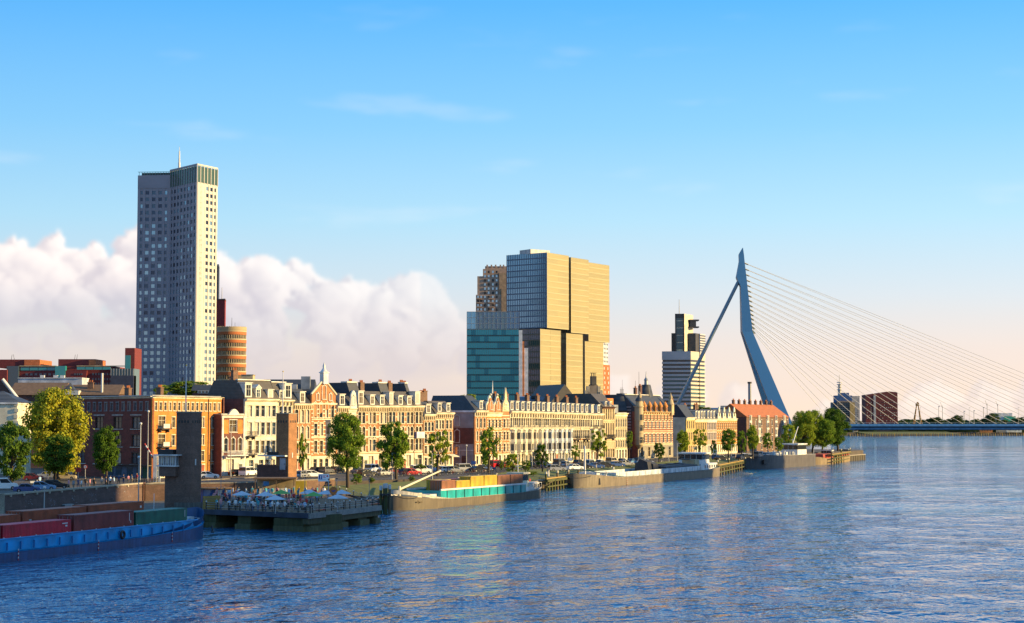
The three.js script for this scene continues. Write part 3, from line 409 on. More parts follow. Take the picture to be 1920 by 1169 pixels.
{ // small sky-line pieces between roofs
  const D = 760, c = pt(1406.5, D), s = thing('chimney_stack', 'tall slim grey steel chimney behind the far housetops', 'chimney', [c[0], 4, c[1]]); part(s, 'shaft', cyl(0, 0, 0, 0.75, 0.7, Yat(719, D) - 4, 12), mat([0.36, 0.37, 0.40], { r: 0.4, m: 0.4 })); part(s, 'cap', cyl(0, Yat(719.5, D) - 4, 0, 0.95, 0.95, 0.7, 12), M.iron); part(s, 'collar', cyl(0, Yat(757, D) - 4, 0, 0.95, 0.95, 0.5, 12), M.zinc);
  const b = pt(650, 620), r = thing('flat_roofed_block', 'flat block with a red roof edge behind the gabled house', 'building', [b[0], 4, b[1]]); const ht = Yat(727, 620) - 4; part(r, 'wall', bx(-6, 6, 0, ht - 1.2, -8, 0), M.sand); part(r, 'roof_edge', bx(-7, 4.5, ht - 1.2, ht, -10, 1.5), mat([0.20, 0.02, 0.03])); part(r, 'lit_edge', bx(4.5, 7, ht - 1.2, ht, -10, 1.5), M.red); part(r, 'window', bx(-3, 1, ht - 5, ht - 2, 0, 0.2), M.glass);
  const t = pt(464, 700), q = thing('beige_block', 'small beige block between round tower and slate roofs', 'building', [t[0], 4, t[1]]); part(q, 'wall', bx(-2.6, 1.9, 0, Yat(704, 700) - 4, -6, 0), M.sand); part(q, 'parapet', bx(-2.8, 2.1, Yat(704, 700) - 4, Yat(702.5, 700) - 4, -6, 0.2), M.stone);
}
// ---------- cable-stayed bridge and the far bank ----------
{
  const D = 1100, k = (px, py) => [(px - 960) / FPX * D * (Math.cos(PITCH) + Math.tan(elev(py)) * Math.sin(PITCH)), Yat(py, D)];
  const b0 = k(1455, 795), g = thing('cable_stayed_bridge', 'pale blue cable-stayed bridge with one bent pylon on the right', 'bridge', [b0[0], 0, -D]);
  const L = ([x, y]) => [x - b0[0], y], blue = mat([0.045, 0.175, 0.35], { r: 0.5, t: null }), deckBlue = mat([0.10, 0.30, 0.56], { r: 0.45 });
  const left = [[1385.5, 477.6], [1386, 490.7], [1380.5, 521], [1383, 527], [1388, 538], [1390.4, 623], [1441, 770], [1459, 822]].map((p) => L(k(...p)));
  const right = [[1394.5, 477.6], [1396, 493.6], [1399, 521], [1399.6, 527], [1400.6, 538], [1409.6, 623], [1467, 768], [1489, 822]].map((p) => L(k(...p)));
  const apex = L(k(1392.7, 465));
  // two legs that part below the knee
  const halfT = [1.3, 1.4, 1.6, 1.7, 1.8, 2.1, 2.3, 2.4], spread = [0.4, 0.6, 1.0, 1.1, 1.3, 2.6, 13, 17];
  for (const s of [1, -1]) {
    const q = [];
    for (let i = 0; i < left.length - 1; i++) {
      const z = (j, e) => s * spread[j] + e * halfT[j], a = left[i], b = right[i], c = right[i + 1], d = left[i + 1];
      q.push([[a[0], a[1], z(i, 1)], [b[0], b[1], z(i, 1)], [c[0], c[1], z(i + 1, 1)], [d[0], d[1], z(i + 1, 1)]], [[b[0], b[1], z(i, -1)], [a[0], a[1], z(i, -1)], [d[0], d[1], z(i + 1, -1)], [c[0], c[1], z(i + 1, -1)]]);
      q.push([[a[0], a[1], z(i, -1)], [a[0], a[1], z(i, 1)], [d[0], d[1], z(i + 1, 1)], [d[0], d[1], z(i + 1, -1)]], [[b[0], b[1], z(i, 1)], [b[0], b[1], z(i, -1)], [c[0], c[1], z(i + 1, -1)], [c[0], c[1], z(i + 1, 1)]]);
    }
    const a = left[0], b = right[0]; for (const e of [1, -1]) { const z = s * 0.4 + e * 1.3; q.push([[a[0], a[1], z], [b[0], b[1], z], [apex[0], apex[1], z], [apex[0], apex[1], z]]); }
    part(g, 'pylon_leg', quads(q), blue);
  }
  const st = L(k(1384.5, 529)), en = L(k(1252, 797));
  for (const s of [-1, 1]) part(g, 'backstay', merge([tube([st[0], st[1], s * 1.0], [en[0], en[1], s * 3.2], 1.0, 1.0, 8), cyl(en[0], 0, s * 3.2, 2, 1.6, en[1] + 1, 8)]), mat([0.24, 0.33, 0.40], { r: 0.4, m: 0.2 }));
  const anch = [493.6, 504.7, 515, 525.6, 535, 545, 554, 563, 572, 580, 588, 596, 604, 611, 618], cm = mat([0.74, 0.66, 0.54], { r: 0.5, t: null });
  anch.forEach((py, i) => {
    const px = mix(1396, 1409, (py - 493.6) / 126), a = L(k(px, py)), d = L(k(1571 + 41 * (14 - i), 797));
    for (const s of [-1, 1]) { const z0 = s * mix(0.7, 2.3, i / 14); part(g, 'cable', tube([a[0], a[1], z0], [d[0], d[1] + 0.6, s * 13.5], 0.13, 0.13, 5), cm); part(g, 'cable_anchor', tube([a[0] - 0.3, a[1] + 0.1, z0], [a[0] + 2.4, a[1] - (a[1] - d[1]) / (d[0] - a[0]) * 2.4, z0], 0.42, 0.34, 6), M.cream); }
  });
  const x0 = -60, x1 = L(k(2260, 797))[0], yD = Yat(797, D);
  part(g, 'deck', prismX([[16, yD - 0.4], [15, yD - 1.2], [11, yD - 3.2], [-11, yD - 3.2], [-15, yD - 1.2], [-16, yD - 0.4]], x0, x1), mat([0.07, 0.13, 0.22], { r: 0.5 }));
  part(g, 'deck_edge', bx(x0, x1, yD - 0.9, yD + 0.55, 16, 16.4), deckBlue); part(g, 'roadway', bx(x0, x1, yD - 0.39, yD - 0.1, -15.9, 15.9), M.asphalt); part(g, 'edge_girder', bx(x0, x1, yD - 2.9, yD - 1.4, 12.6, 13.6), deckBlue);
  const rail = [bx(x0, x1, yD + 1.3, yD + 1.42, 15.4, 15.55)]; for (let x = x0; x < x1; x += 4) rail.push(cb(x, yD - 0.1, 15.5, 0.12, 1.5, 0.1)); part(g, 'railing', merge(rail), M.steelPaint);
  for (const x of [8, 330]) part(g, 'pier', cb(x, -2, 0, 7, yD - 1.4, 22), M.concrete);
  for (let i = 0; i < 9; i++) { const x = 62 + i * 31; part(g, 'lamp_mast', merge([cyl(x, yD - 0.1, -12, 0.12, 0.07, 11, 6), cb(x, yD + 10.8, -11, 0.2, 0.15, 2.4)]), M.steelPaint); }
}
{ // far bank buildings
  const D = 2050, at = (px, DD = D) => pt(px, DD), Y = (py, DD = D) => Yat(py, DD) - 3.6;
  { const c = at(1586), g = thing('telecom_tower_block', 'blue and ochre apartment tower topped by a telecom mast', 'tower', [c[0], 3.6, c[1]]), s = D / FPX, X = (p) => (p - 1586) * s;
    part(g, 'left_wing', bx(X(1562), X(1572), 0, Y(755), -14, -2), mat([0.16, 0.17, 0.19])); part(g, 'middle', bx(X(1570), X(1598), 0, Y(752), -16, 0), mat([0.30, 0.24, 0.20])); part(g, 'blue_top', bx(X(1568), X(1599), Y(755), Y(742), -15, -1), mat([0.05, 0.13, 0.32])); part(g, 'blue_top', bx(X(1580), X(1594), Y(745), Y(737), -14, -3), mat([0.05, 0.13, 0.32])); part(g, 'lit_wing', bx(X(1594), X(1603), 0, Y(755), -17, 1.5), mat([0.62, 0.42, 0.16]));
    for (let j = 0; j < 12; j++) for (let i = 0; i < 7; i++) pane(g, 'window', M.glass, X(1573 + i * 3), 6 + j * 2.5, 0.1, 1.1, 1.2, 0.3, 0);
    for (let j = 0; j < 12; j++) for (let i = 0; i < 3; i++) pane(g, 'window', M.glass, X(1564 + i * 3), 5 + j * 2.4, -1.9, 1.0, 1.1, 0.3, 0);
    part(g, 'mast', merge([cyl(X(1577), Y(745), -6, 2.2, 1.6, Y(722) - Y(745), 10), cyl(X(1577), Y(722), -6, 0.6, 0.2, Y(703) - Y(722), 6)]), M.steelPaint); for (const p of [718, 722, 727, 732]) part(g, 'mast_platform', cyl(X(1577), Y(p), -6, 3, 3.2, 0.9, 12), M.whitePaint);
    const t = thing('pale_slab', 'pale slab block with tiny windows beside the telecom tower', 'building', [at(1604, 2250)[0], 3.6, -2250]); part(t, 'wall', bx(-6, 6, 0, Yat(743, 2250) - 3.6, -14, 0), mat([0.52, 0.46, 0.42])); for (let j = 0; j < 11; j++) for (let i = 0; i < 3; i++) pane(t, 'window', M.glass, -3 + i * 3, 3 + j * 2.6, 0.05, 0.9, 1.0, 0.3, 0); }
  { const DD = 1950, c = at(1654, DD), g = thing('red_slab_building', 'dark red slab building with sloped roof and pale vertical strip', 'building', [c[0], 3.6, c[1]]), s = DD / FPX, X = (p) => (p - 1654) * s, rd = mat([0.205, 0.04, 0.04], { t: 'brick' }), Yd = (p) => Yat(p, DD) - 3.6;
    const pr = [[1624, 800], [1684, 800], [1684, 736], [1669, 734.5], [1624, 741]].map(([a, b]) => new THREE.Vector2(X(a), Math.max(0, Yd(b)))); part(g, 'body', new THREE.ExtrudeGeometry(new THREE.Shape(pr), { depth: 22, bevelEnabled: false }).translate(0, 0, -22), rd); part(g, 'pale_strip', bx(X(1639), X(1643), 2, Yd(742), 0, 0.4), mat([0.5, 0.48, 0.46]));
    for (let j = 0; j < 11; j++) for (let i = 0; i < 16; i++) { if (rnd() < 0.35 || (i > 3 && i < 6)) continue; pane(g, 'window', rnd() < 0.5 ? M.blind : M.glass, X(1627 + i * 3.6), 4 + j * 2.9, 0.06, 0.7, 1.0, 0.3, 0); }
    part(g, 'base_strip', bx(X(1624), X(1684), 0, 2.2, 0, 0.3), M.glass); }
  { const DD = 2000, c = at(1721, DD), g = thing('a_frame_derrick', 'yellow brown A-shaped steel derrick on the far bank', 'derrick', [c[0], 3.6, c[1]]), h = Yat(760, DD) - 3.6, st = mat([0.42, 0.24, 0.07]);
    for (const s of [-1, 1]) { part(g, 'leg', tube([s * 5.6, 0, 3], [s * 0.9, h, 0], 0.75, 0.6, 6), st); part(g, 'leg', tube([s * 5.6, 0, -6], [s * 0.9, h, 0], 0.6, 0.5, 6), st); part(g, 'brace', tube([s * 4.6, h * 0.2, 2.5], [s * 1.6, h * 0.72, -1], 0.25), st); } part(g, 'head', merge([cb(0, h - 1, 0, 3.4, 3.2, 3), cb(0.3, h + 2, 0, 1.6, 1.4, 1.6)]), st); part(g, 'cross_beam', cb(0, h * 0.4, 0.8, 7, 0.6, 0.6), st); }
  { const DD = 2300, c = at(1889, DD), g = thing('white_hall', 'white hall with a bright green front beyond the bridge', 'hall', [c[0], 3.6, c[1]]), s = DD / FPX; part(g, 'hall', bx(-15 * s, 10 * s, 0, Yat(775, DD) - 3.6, -20, 0), M.whitePaint); part(g, 'green_front', prismX([[1, 0], [3, 0], [3, 4], [0.4, Yat(781, DD) - 3.6], [0.4, 0]], -6 * s, 16 * s), mat([0.02, 0.34, 0.24])); part(g, 'dark_base', bx(-6 * s, 16 * s, 0, 2.4, 3, 3.3), M.black); }
  { const DD = 1930; for (const [px, w, h, m, lb] of [[1850, 22, 5, M.orange, 'low orange brick shed under the bridge, left of the pale pavilion'], [1903, 26, 7, M.creamPale, 'cream pavilion with a flat roof below the right end of bridge'], [1706, 18, 8, M.concrete, 'pale low warehouse beside the A-shaped derrick'], [1605, 8, 6, M.sand, 'small ochre hut at the bridge foot behind trees']]) { const c = at(px, DD), g = thing('low_building', lb, 'building', [c[0], 3.6, c[1] + (px === 1706 ? -40 : 0)]); part(g, 'wall', bx(-w * 0.3, w * 0.3, 0, h * 0.75, -6, 0), m); part(g, 'roof', bx(-w * 0.32, w * 0.32, h * 0.75, h * 0.9, -6.3, 0.4), m === M.creamPale ? M.whitePaint : M.tileBrown); for (let i = 0; i < 4; i++) ubox(g, 'window', M.glass, (-0.2 + i * 0.13) * w, h * 0.4, 0.05, 0.8, 1.4, 0.2); } }
  { // quay edge of the far bank and thin masts
    const a = gp(1592, 818.4, 0), b = gp(1995, 817.2, 0), d = dirOf(a, b), l = Math.hypot(b[0] - a[0], b[1] - a[1]), q = thing('far_quay_wall', 'weathered timber and stone quay edge of the far bank', 'quay wall', [a[0], 0, a[1]], turnOf(d)); 
    part(q, 'wall', bx(0, l, -1, 1.8, -1, 1.2), M.concreteDark); for (let i = 0; i < 90; i++) ubox(q, 'pile', i % 3 ? M.pile : M.woodYellow, i * l / 90 + 0.6, 1.4, 1.5, 0.6, 2.8 + (i % 5) * 0.3, 0.6);
    const bk = structure('far_grass_bank', prismX([[-2, 1.7], [-34, 4.4], [-40, 3]], l * 0.1, l * 0.52).rotateY(turnOf(d)).translate(a[0], 0, a[1]), M.grass);
    for (const [px, t, lb] of [[1761, 762, 'leftmost thin grey mast behind the bridge deck'], [1768, 761, 'taller thin mast beside the leftmost one'], [1808.5, 771, 'thin dark mast at the middle of the bridge deck'], [1852, 757, 'thin mast with a crooked top right of the dark trees'], [1872, 758, 'slender crane mast left of the white hall'], [1827, 770, 'short harbour crane mast left of the clipped trees'], [1845, 764, 'thin pole rising among the far trees'] ]) { const c = at(px, 2150), h = Yat(t, 2150) - 3.6, g = thing('thin_mast', lb, 'mast', [c[0], 3.6, c[1]]); part(g, 'pole', cyl(0, 0, 0, 0.42, 0.28, h, 6), M.zinc); part(g, 'head', px % 2 ? cb(0.4, h - 1, 0, 1.6, 1, 0.6) : tube([0, h - 3, 0], [-2.4, h + 4, 0], 0.25, 0.2), M.zinc); }
    for (let i = 0; i < 10; i++) { const c = at(1869 + i * 2.2, 1925), g = thing('flagpole', `slim pale pole in the row before the pavilion, ${ord(i + 1)} from left`, 'pole', [c[0], 3.6, c[1]], 0, 'poles below the bridge'); part(g, 'pole', cyl(0, 0, 0, 0.2, 0.15, 7, 6), M.whitePaint); part(g, 'knob', new THREE.SphereGeometry(0.35, 6, 5), M.whitePaint, 0, 7, 0); }
  }
}
{ // buildings across the river, outside the view: the evening sun passes between them
  const mk = (lb, x, z0, z1, h) => { const g = thing('river_bank_office', lb, 'office building', [x, 4, (z0 + z1) / 2]), w = Math.abs(z1 - z0) / 2, rows = Math.round(h / 4); part(g, 'body', bx(0, 26, 0, h, -w, w), M.whitePaint); for (let j = 0; j < rows; j++) part(g, 'window_strip', bx(-0.2, 0.02, j * 4 + 1.4, j * 4 + 3.2, -w + 1, w - 1), M.glassBlue); part(g, 'roof_edge', bx(-0.4, 26.4, h, h + 0.8, -w - 0.4, w + 0.4), M.concrete); };
  mk('tall white office slab on the opposite bank outside the picture', 232, -275, -100, 96); mk('narrow white office block on the opposite bank, second from the bridge', 232, -338, -323, 60.5); mk('middle white office block on the opposite bank', 250, -482, -441, 54); mk('farthest white office block on the opposite bank', 262, -580, -558, 48);
}
// ---------- housefronts along the quay ----------
const winCache = new Map();
function windowGeo(w, h, arch, style) {
  const key = [w.toFixed(2), h.toFixed(2), arch, style].join(); if (winCache.has(key)) return winCache.get(key);
  const l = [], fw = style === 'plain' ? 0.10 : 0.17, pr = style === 'plain' ? 0.05 : 0.09, ht = h + (arch ? 0.32 * w : 0);
  l.push(bx(-w / 2 - fw, -w / 2, 0, h, -0.06, pr), bx(w / 2, w / 2 + fw, 0, h, -0.06, pr), bx(-w / 2 - fw - 0.08, w / 2 + fw + 0.08, -0.16, 0, -0.1, pr + 0.12));
  if (arch) { // segmental hood with keystone
    const n = 6; for (let i = 0; i < n; i++) { const a0 = Math.PI * (1 - i / n), a1 = Math.PI * (1 - (i + 1) / n), R0 = w / 2, R1 = w / 2 + fw + 0.07, k = 0.64; const p = (a, R) => [Math.cos(a) * R, h + Math.sin(a) * R * k];
      const [ax, ay] = p(a0, R0), [bx_, by] = p(a1, R0), [cx, cy] = p(a1, R1), [dx, dy] = p(a0, R1); l.push(quads([[[ax, ay, pr], [bx_, by, pr], [cx, cy, pr], [dx, dy, pr]], [[dx, dy, pr], [cx, cy, pr], [cx, cy, -0.06], [dx, dy, -0.06]], [[ax, ay, -0.06], [bx_, by, -0.06], [bx_, by, pr], [ax, ay, pr]]])); }
    l.push(bx(-0.13, 0.13, ht - 0.02, ht + fw + 0.22, -0.05, pr + 0.07));
  } else l.push(bx(-w / 2 - fw - 0.06, w / 2 + fw + 0.06, h, h + fw + 0.1, -0.06, pr + 0.06));
  // sash
  const s = 0.065, z0 = -0.24, z1 = -0.15; l.push(bx(-w / 2, -w / 2 + s, 0, ht, z0, z1), bx(w / 2 - s, w / 2, 0, ht, z0, z1), bx(-w / 2, w / 2, 0, s, z0, z1), bx(-w / 2, w / 2, h * 0.62, h * 0.62 + s, z0, z1 + 0.02));
  if (w > 1.5 || style === 'plain') l.push(bx(-s / 2, s / 2, 0, h, z0, z1));
  const g = [merge(l), new THREE.BoxGeometry(w, ht, 0.03).translate(0, ht / 2, 0)]; winCache.set(key, g); return g;
}
function addWindow(root, x, y, z, w, h, { arch = 0, style = 'hood', trim = M.white, paneMat, turn = 0 } = {}) {
  const [fg, pg] = windowGeo(w, h, arch, style), f = part(root, 'window', fg, trim, x, y, z, turn); part(f, 'pane', pg, paneMat || pick(PANES), 0, 0, -0.27); return f;
}
function holed(w, h, holes, depth) {
  const s = new THREE.Shape([[0, 0], [w, 0], [w, h], [0, h]].map((p) => new THREE.Vector2(...p)));
  for (const [x, y, ww, hh, arch] of holes) { const p = new THREE.Path(); p.moveTo(x - ww / 2, y); p.lineTo(x - ww / 2, y + hh); if (arch) for (let i = 1; i < 6; i++) { const a = Math.PI * (1 - i / 6); p.lineTo(x + Math.cos(a) * ww / 2, y + hh + Math.sin(a) * ww * 0.32); } p.lineTo(x + ww / 2, y + hh); p.lineTo(x + ww / 2, y); p.closePath(); s.holes.push(p); }
  return new THREE.ExtrudeGeometry(s, { depth, bevelEnabled: false, curveSegments: 4 }).translate(0, 0, -depth);
}
function chimney(g, x, y, z, h = 2.2, m = M.brickBrown) { const c = part(g, 'chimney', merge([cb(x, y, z, 1.5, h, 0.8), cb(x, y + h, z, 1.7, 0.18, 1.0)]), m); for (const s of [-0.45, 0, 0.45]) part(c, 'chimney_pot', cyl(x + s, y + h + 0.18, z, 0.15, 0.12, 0.55, 8), M.tileOrange); }
function dormer(g, x, y, z, w, h, m = M.white, pitched) {
  const d = part(g, 'dormer', merge([cb(x, y, z - 1.1, w, h, 2.2), cb(x, y + h, z - 1.05, w + 0.35, 0.16, 2.5), ...(pitched ? [prismX([[-w / 2 - 0.2, 0], [w / 2 + 0.2, 0], [0, 0.8]], -1.2, 1.2).rotateY(Math.PI / 2).translate(x, y + h + 0.16, z - 1.0)] : [])]), m);
  const pw = w * 0.62, ph = h * 0.72; ubox(d, 'pane', pick(PANES), x, y + h * 0.52, z + 0.015, pw, ph, 0.06); part(d, 'sash', merge([cb(x, y + h * 0.16, z + 0.05, 0.07, ph, 0.05), cb(x, y + h * 0.6, z + 0.05, pw, 0.07, 0.05)]), M.white);
}
function cornice(g, w, y, { h = 1.1, pr = 0.5, m = M.creamPale, brackets = 0, x0 = 0, bm } = {}) {
  part(g, 'cornice', prismX([[-0.1, y], [0.12, y], [0.14, y + h * 0.55], [pr * 0.6, y + h * 0.65], [pr, y + h * 0.8], [pr + 0.05, y + h], [-0.1, y + h]], x0 - 0.04, x0 + w + 0.04), m);
  if (brackets) part(g, 'brackets', merge([...Array(brackets)].map((_, i) => bx(x0 + (i + 0.5) * w / brackets - 0.14, x0 + (i + 0.5) * w / brackets + 0.14, y + 0.12 * h, y + 0.7 * h, 0.1, pr * 0.8))), bm || M.sand);
}
function balcony(g, x, y, w, d = 1.1, m = M.whitePaint) {
  const b = part(g, 'balcony', merge([bx(x - w / 2, x + w / 2, y - 0.18, y, 0.05, d), bx(x - w / 2 + 0.2, x - w / 2 + 0.5, y - 0.8, y - 0.18, 0.05, d * 0.6), bx(x + w / 2 - 0.5, x + w / 2 - 0.2, y - 0.8, y - 0.18, 0.05, d * 0.6)]), m);
  const l = [bx(x - w / 2, x + w / 2, y + 0.95, y + 1.02, d - 0.07, d), bx(x - w / 2, x - w / 2 + 0.06, y + 0.95, y + 1.02, 0.05, d), bx(x + w / 2 - 0.06, x + w / 2, y + 0.95, y + 1.02, 0.05, d)]; const n = Math.round(w / 0.22); for (let i = 0; i <= n; i++) l.push(cb(x - w / 2 + 0.03 + i * (w - 0.06) / n, y, d - 0.04, 0.05, 0.95, 0.05)); part(b, 'railing', merge(l), m);
}
function bay(g, x, y0, y1, w, pr, floors, m = M.creamPale) {
  const P = [[x - w / 2, 0], [x - w / 2 + pr * 0.55, pr], [x + w / 2 - pr * 0.55, pr], [x + w / 2, 0]], b = part(g, 'bay_window', merge([prismY(P, y0, y1), prismY(P.map(([a, z]) => [x + (a - x) * 1.08, z * 1.12]), y1, y1 + 0.28), prismY(P.map(([a, z]) => [x + (a - x) * 0.8, z * 0.7]), y0 - 0.6, y0), ...floors.slice(1).map((f) => prismY(P.map(([a, z]) => [x + (a - x) * 1.05, z * 1.08]), f - 0.75, f - 0.5))]), m);
  for (const fy of floors) for (let i = 0; i < 3; i++) { const f = face(P[i], P[i + 1]), [px, pz] = f.at(f.L / 2, 0.02), n = i === 1 && f.L > 1.7 ? 2 : 1; for (let k = 0; k < n; k++) { const [qx, qz] = f.at(f.L * (k + 0.5) / n, 0.02); ubox(b, 'pane', pick(PANES), qx, fy + 1.15, qz, Math.max(0.3, f.L / n - 0.5), 1.75, 0.05, f.turn); } }
}
/* o: name, label, a [x,z], turn, w, h, floors [{y,h,n|xs,w,arch,style,trim}], wall, side, trim, depth, cornice, roof, extra(g) */
function house(o) {
  const g = thing(o.name || 'terraced_house', o.label, 'house', [o.a[0], QY, o.a[1]], o.turn, o.group), dep = o.depth || 12, trim = o.trim || M.white, w = o.w, h = o.h;
  const wins = []; for (const f of o.floors) { const xs = f.xs || [...Array(f.n)].map((_, i) => (i + 0.5) / f.n * (w - 0.5) + 0.25); for (const x of xs) wins.push([x, f.y, f.w, f.h, f.arch || 0, f]); }
  part(g, 'front_wall', holed(w, h, wins, 0.36), o.wall); part(g, 'side_wall', bx(0.01, w - 0.01, 0, h - 0.02, -dep, -0.37), o.side || o.wall);
  for (const [x, y, ww, hh, arch, f] of wins) addWindow(g, x, y, 0, ww, hh, { arch, style: f.style, trim: f.trim || trim, paneMat: f.pane });
  if (o.plinth) part(g, 'ground_floor_facing', holed(w - 0.02, o.plinth, wins.filter((v) => v[1] + v[3] < o.plinth), 0.12).translate(0.01, 0, 0.122), o.plinthMat || M.creamPale);
  if (o.bands) for (const y of o.bands) part(g, 'string_course', bx(-0.02, w + 0.02, y, y + 0.22, -0.05, 0.12), trim);
  if (o.stripes) part(g, 'stone_stripes', merge([...Array(o.stripes)].map((_, i) => { const y = 4.2 + i * (h - 4.6) / o.stripes; const l = []; let x = 0.02; const cut = wins.filter((v) => y + 0.2 > v[1] - 0.2 && y < v[1] + v[3] + 0.5).sort((p, q) => p[0] - q[0]); for (const v of cut) { if (v[0] - v[2] / 2 - 0.2 > x) l.push(bx(x, v[0] - v[2] / 2 - 0.2, y, y + 0.24, -0.02, 0.03)); x = v[0] + v[2] / 2 + 0.2; } if (x < w - 0.02) l.push(bx(x, w - 0.02, y, y + 0.24, -0.02, 0.03)); return l.length ? merge(l) : bx(0, 0.01, y, y + 0.01, -0.02, 0); })), trim);
  if (o.cornice) cornice(g, w, h - o.cornice.h, o.cornice);
  const r = o.roof; if (r) {
    if (r.type === 'mansard') part(g, 'roof', prismX([[0.05, h], [-r.s, h + r.h], [-dep + r.s, h + r.h], [-dep, h]], 0.02, w - 0.02), r.m || M.slate);
    if (r.type === 'gable') part(g, 'roof', prismX([[0.35, h - 0.1], [-dep / 2, h + r.h], [-dep - 0.3, h - 0.1]], -0.1, w + 0.1), r.m || M.slate);
    if (r.type === 'flat') part(g, 'roof', bx(0.05, w - 0.05, h, h + 0.25, -dep, -0.1), r.m || M.zinc);
    for (const [x, dw, dh, pitched] of r.dormers || []) dormer(g, x, h + 0.1, -0.15, dw, dh, r.dm || M.white, pitched);
    for (const [x, z, ch] of r.chimneys || []) chimney(g, x, h + (r.type === 'flat' ? 0.2 : r.h - 0.15), z, ch || 1.8);
    if (r.rim) part(g, 'roof_rim', bx(0, w, h + r.h, h + r.h + 0.22, -r.s - 0.5, -r.s + 0.25), M.white);
  }
  for (const [x, dm] of o.doors || []) { const d = part(g, 'door', bx(x - 0.55, x + 0.55, 0.05, 2.5, 0.0, 0.16), dm || M.door); part(d, 'door_frame', merge([bx(x - 0.75, x - 0.55, 0, 2.7, 0, 0.2), bx(x + 0.55, x + 0.75, 0, 2.7, 0, 0.2), bx(x - 0.75, x + 0.75, 2.5, 2.75, 0, 0.22)]), trim); ubox(d, 'handle', M.steel, x + 0.4, 1.2, 0.18, 0.12, 0.05, 0.05); }
  for (const x of o.pipes || []) part(g, 'rain_pipe', cyl(x, 0.1, 0.12, 0.08, 0.08, h - 0.4, 6), M.iron);
  if (o.extra) o.extra(g); return g;
}
const A1 = gp(415, 893, QY), B1 = gp(850, 877, QY), d1 = dirOf(A1, B1), t1 = turnOf(d1), spot = (A, d, px) => { const t = onLine(A, d, px); return [t, [A[0] + d[0] * t, A[1] + d[1] * t]]; };
const HY = (py, p) => Yat(py, -p[1]) - QY;
function rowHouse(A, d, px0, px1, o) { const [t0, a] = spot(A, d, px0), [t1_] = spot(A, d, px1); return house({ a, turn: turnOf(d), w: t1_ - t0, ...(typeof o === 'function' ? o(t1_ - t0, a) : o) }); }
const G1 = 'houses of the near terrace', G2 = 'houses of the long cream terrace', G3 = 'houses of the far terrace';
rowHouse(A1, d1, 415, 458, (w, a) => ({ label: 'narrow house with white ground floor and white balcony beside the orange apartment block', group: G1, h: 13.4, wall: M.brickMaroon, side: M.brickMaroon, trim: M.white, plinth: 4.2, plinthMat: M.white,
  floors: [{ y: 9.6, h: 2.6, xs: [w * 0.5], w: 2.3, style: 'plain' }, { y: 5.2, h: 2.7, n: 3, w: 1.15, arch: 1 }, { y: 0.9, h: 2.7, xs: [w * 0.36], w: 2.6, style: 'plain' }], doors: [[w * 0.82]], cornice: { h: 0.7, m: M.white }, roof: { type: 'flat' },
  extra: (g) => { balcony(g, w * 0.5, 4.5, w * 0.9, 1.6); part(g, 'pilasters', merge([0.25, w - 0.25].map((x) => cb(x, 0, 0.1, 0.5, 13.2, 0.24))), M.white); part(g, 'brick_panel', bx(0.6, w * 0.3, 9.2, 12.3, 0.02, 0.06), M.brickOrange); part(g, 'brick_panel', bx(w * 0.7, w - 0.6, 9.2, 12.3, 0.02, 0.06), M.brickOrange); part(g, 'pediment', new THREE.ExtrudeGeometry(new THREE.Shape().moveTo(w * 0.26, 13.3).quadraticCurveTo(w * 0.5, 16, w * 0.74, 13.3), { depth: 0.4, bevelEnabled: false, curveSegments: 10 }), M.white); } }));
rowHouse(A1, d1, 458.5, 519.5, (w, a) => ({ label: 'widest cream plaster house with four window bays and slate mansard', group: G1, h: HY(748, a), wall: M.creamPale, side: M.brickMaroon, trim: M.white, cornice: { h: 1.5, pr: 0.7, m: M.creamPale }, plinth: 4, plinthMat: M.creamPale, bands: [4.3, 8.6, 12.6],
  floors: [13, 9.1, 5].map((y, i) => ({ y: y - (i ? 0.2 : 0), h: i ? 2.8 : 2.7, xs: [0.16, 0.38, 0.55, 0.72, 0.89].map((k) => k * w), w: 1.15, arch: 0 })).concat([{ y: 0.9, h: 2.4, xs: [0.2, 0.5, 0.68, 0.86].map((k) => k * w), w: 1.4, style: 'plain' }]), doors: [[w * 0.35]],
  roof: { type: 'mansard', h: 4.2, s: 2.4, m: M.slateWarm, rim: 1, dormers: [[w * 0.12, 2.2, 3.4], [w * 0.42, 1.6, 2.2, 1], [w * 0.8, 1.8, 2]], chimneys: [[0.8, -4, 2.2]] }, extra: (g) => { balcony(g, w * 0.16, 8.7, 2.6, 1.1, M.iron); balcony(g, w * 0.16, 4.6, 2.6, 1.1, M.iron); } }));
rowHouse(A1, d1, 520, 548, (w, a) => ({ label: 'cream house bay with tall dormer just behind the lit brick tower', group: G1, h: HY(750, a), wall: M.creamPale, trim: M.white, cornice: { h: 1.5, pr: 0.75, m: M.creamPale, brackets: 4 }, bands: [4.3, 8.6], floors: [12.6, 8.8, 4.8, 0.9].map((y) => ({ y, h: 2.6, n: 3, w: 1.05, arch: y > 9 ? 1 : 0 })), roof: { type: 'mansard', h: 4, s: 2.2, m: M.slateWarm, rim: 1, dormers: [[w * 0.3, 1.5, 2], [w * 0.72, 2.4, 3.6]] } }));
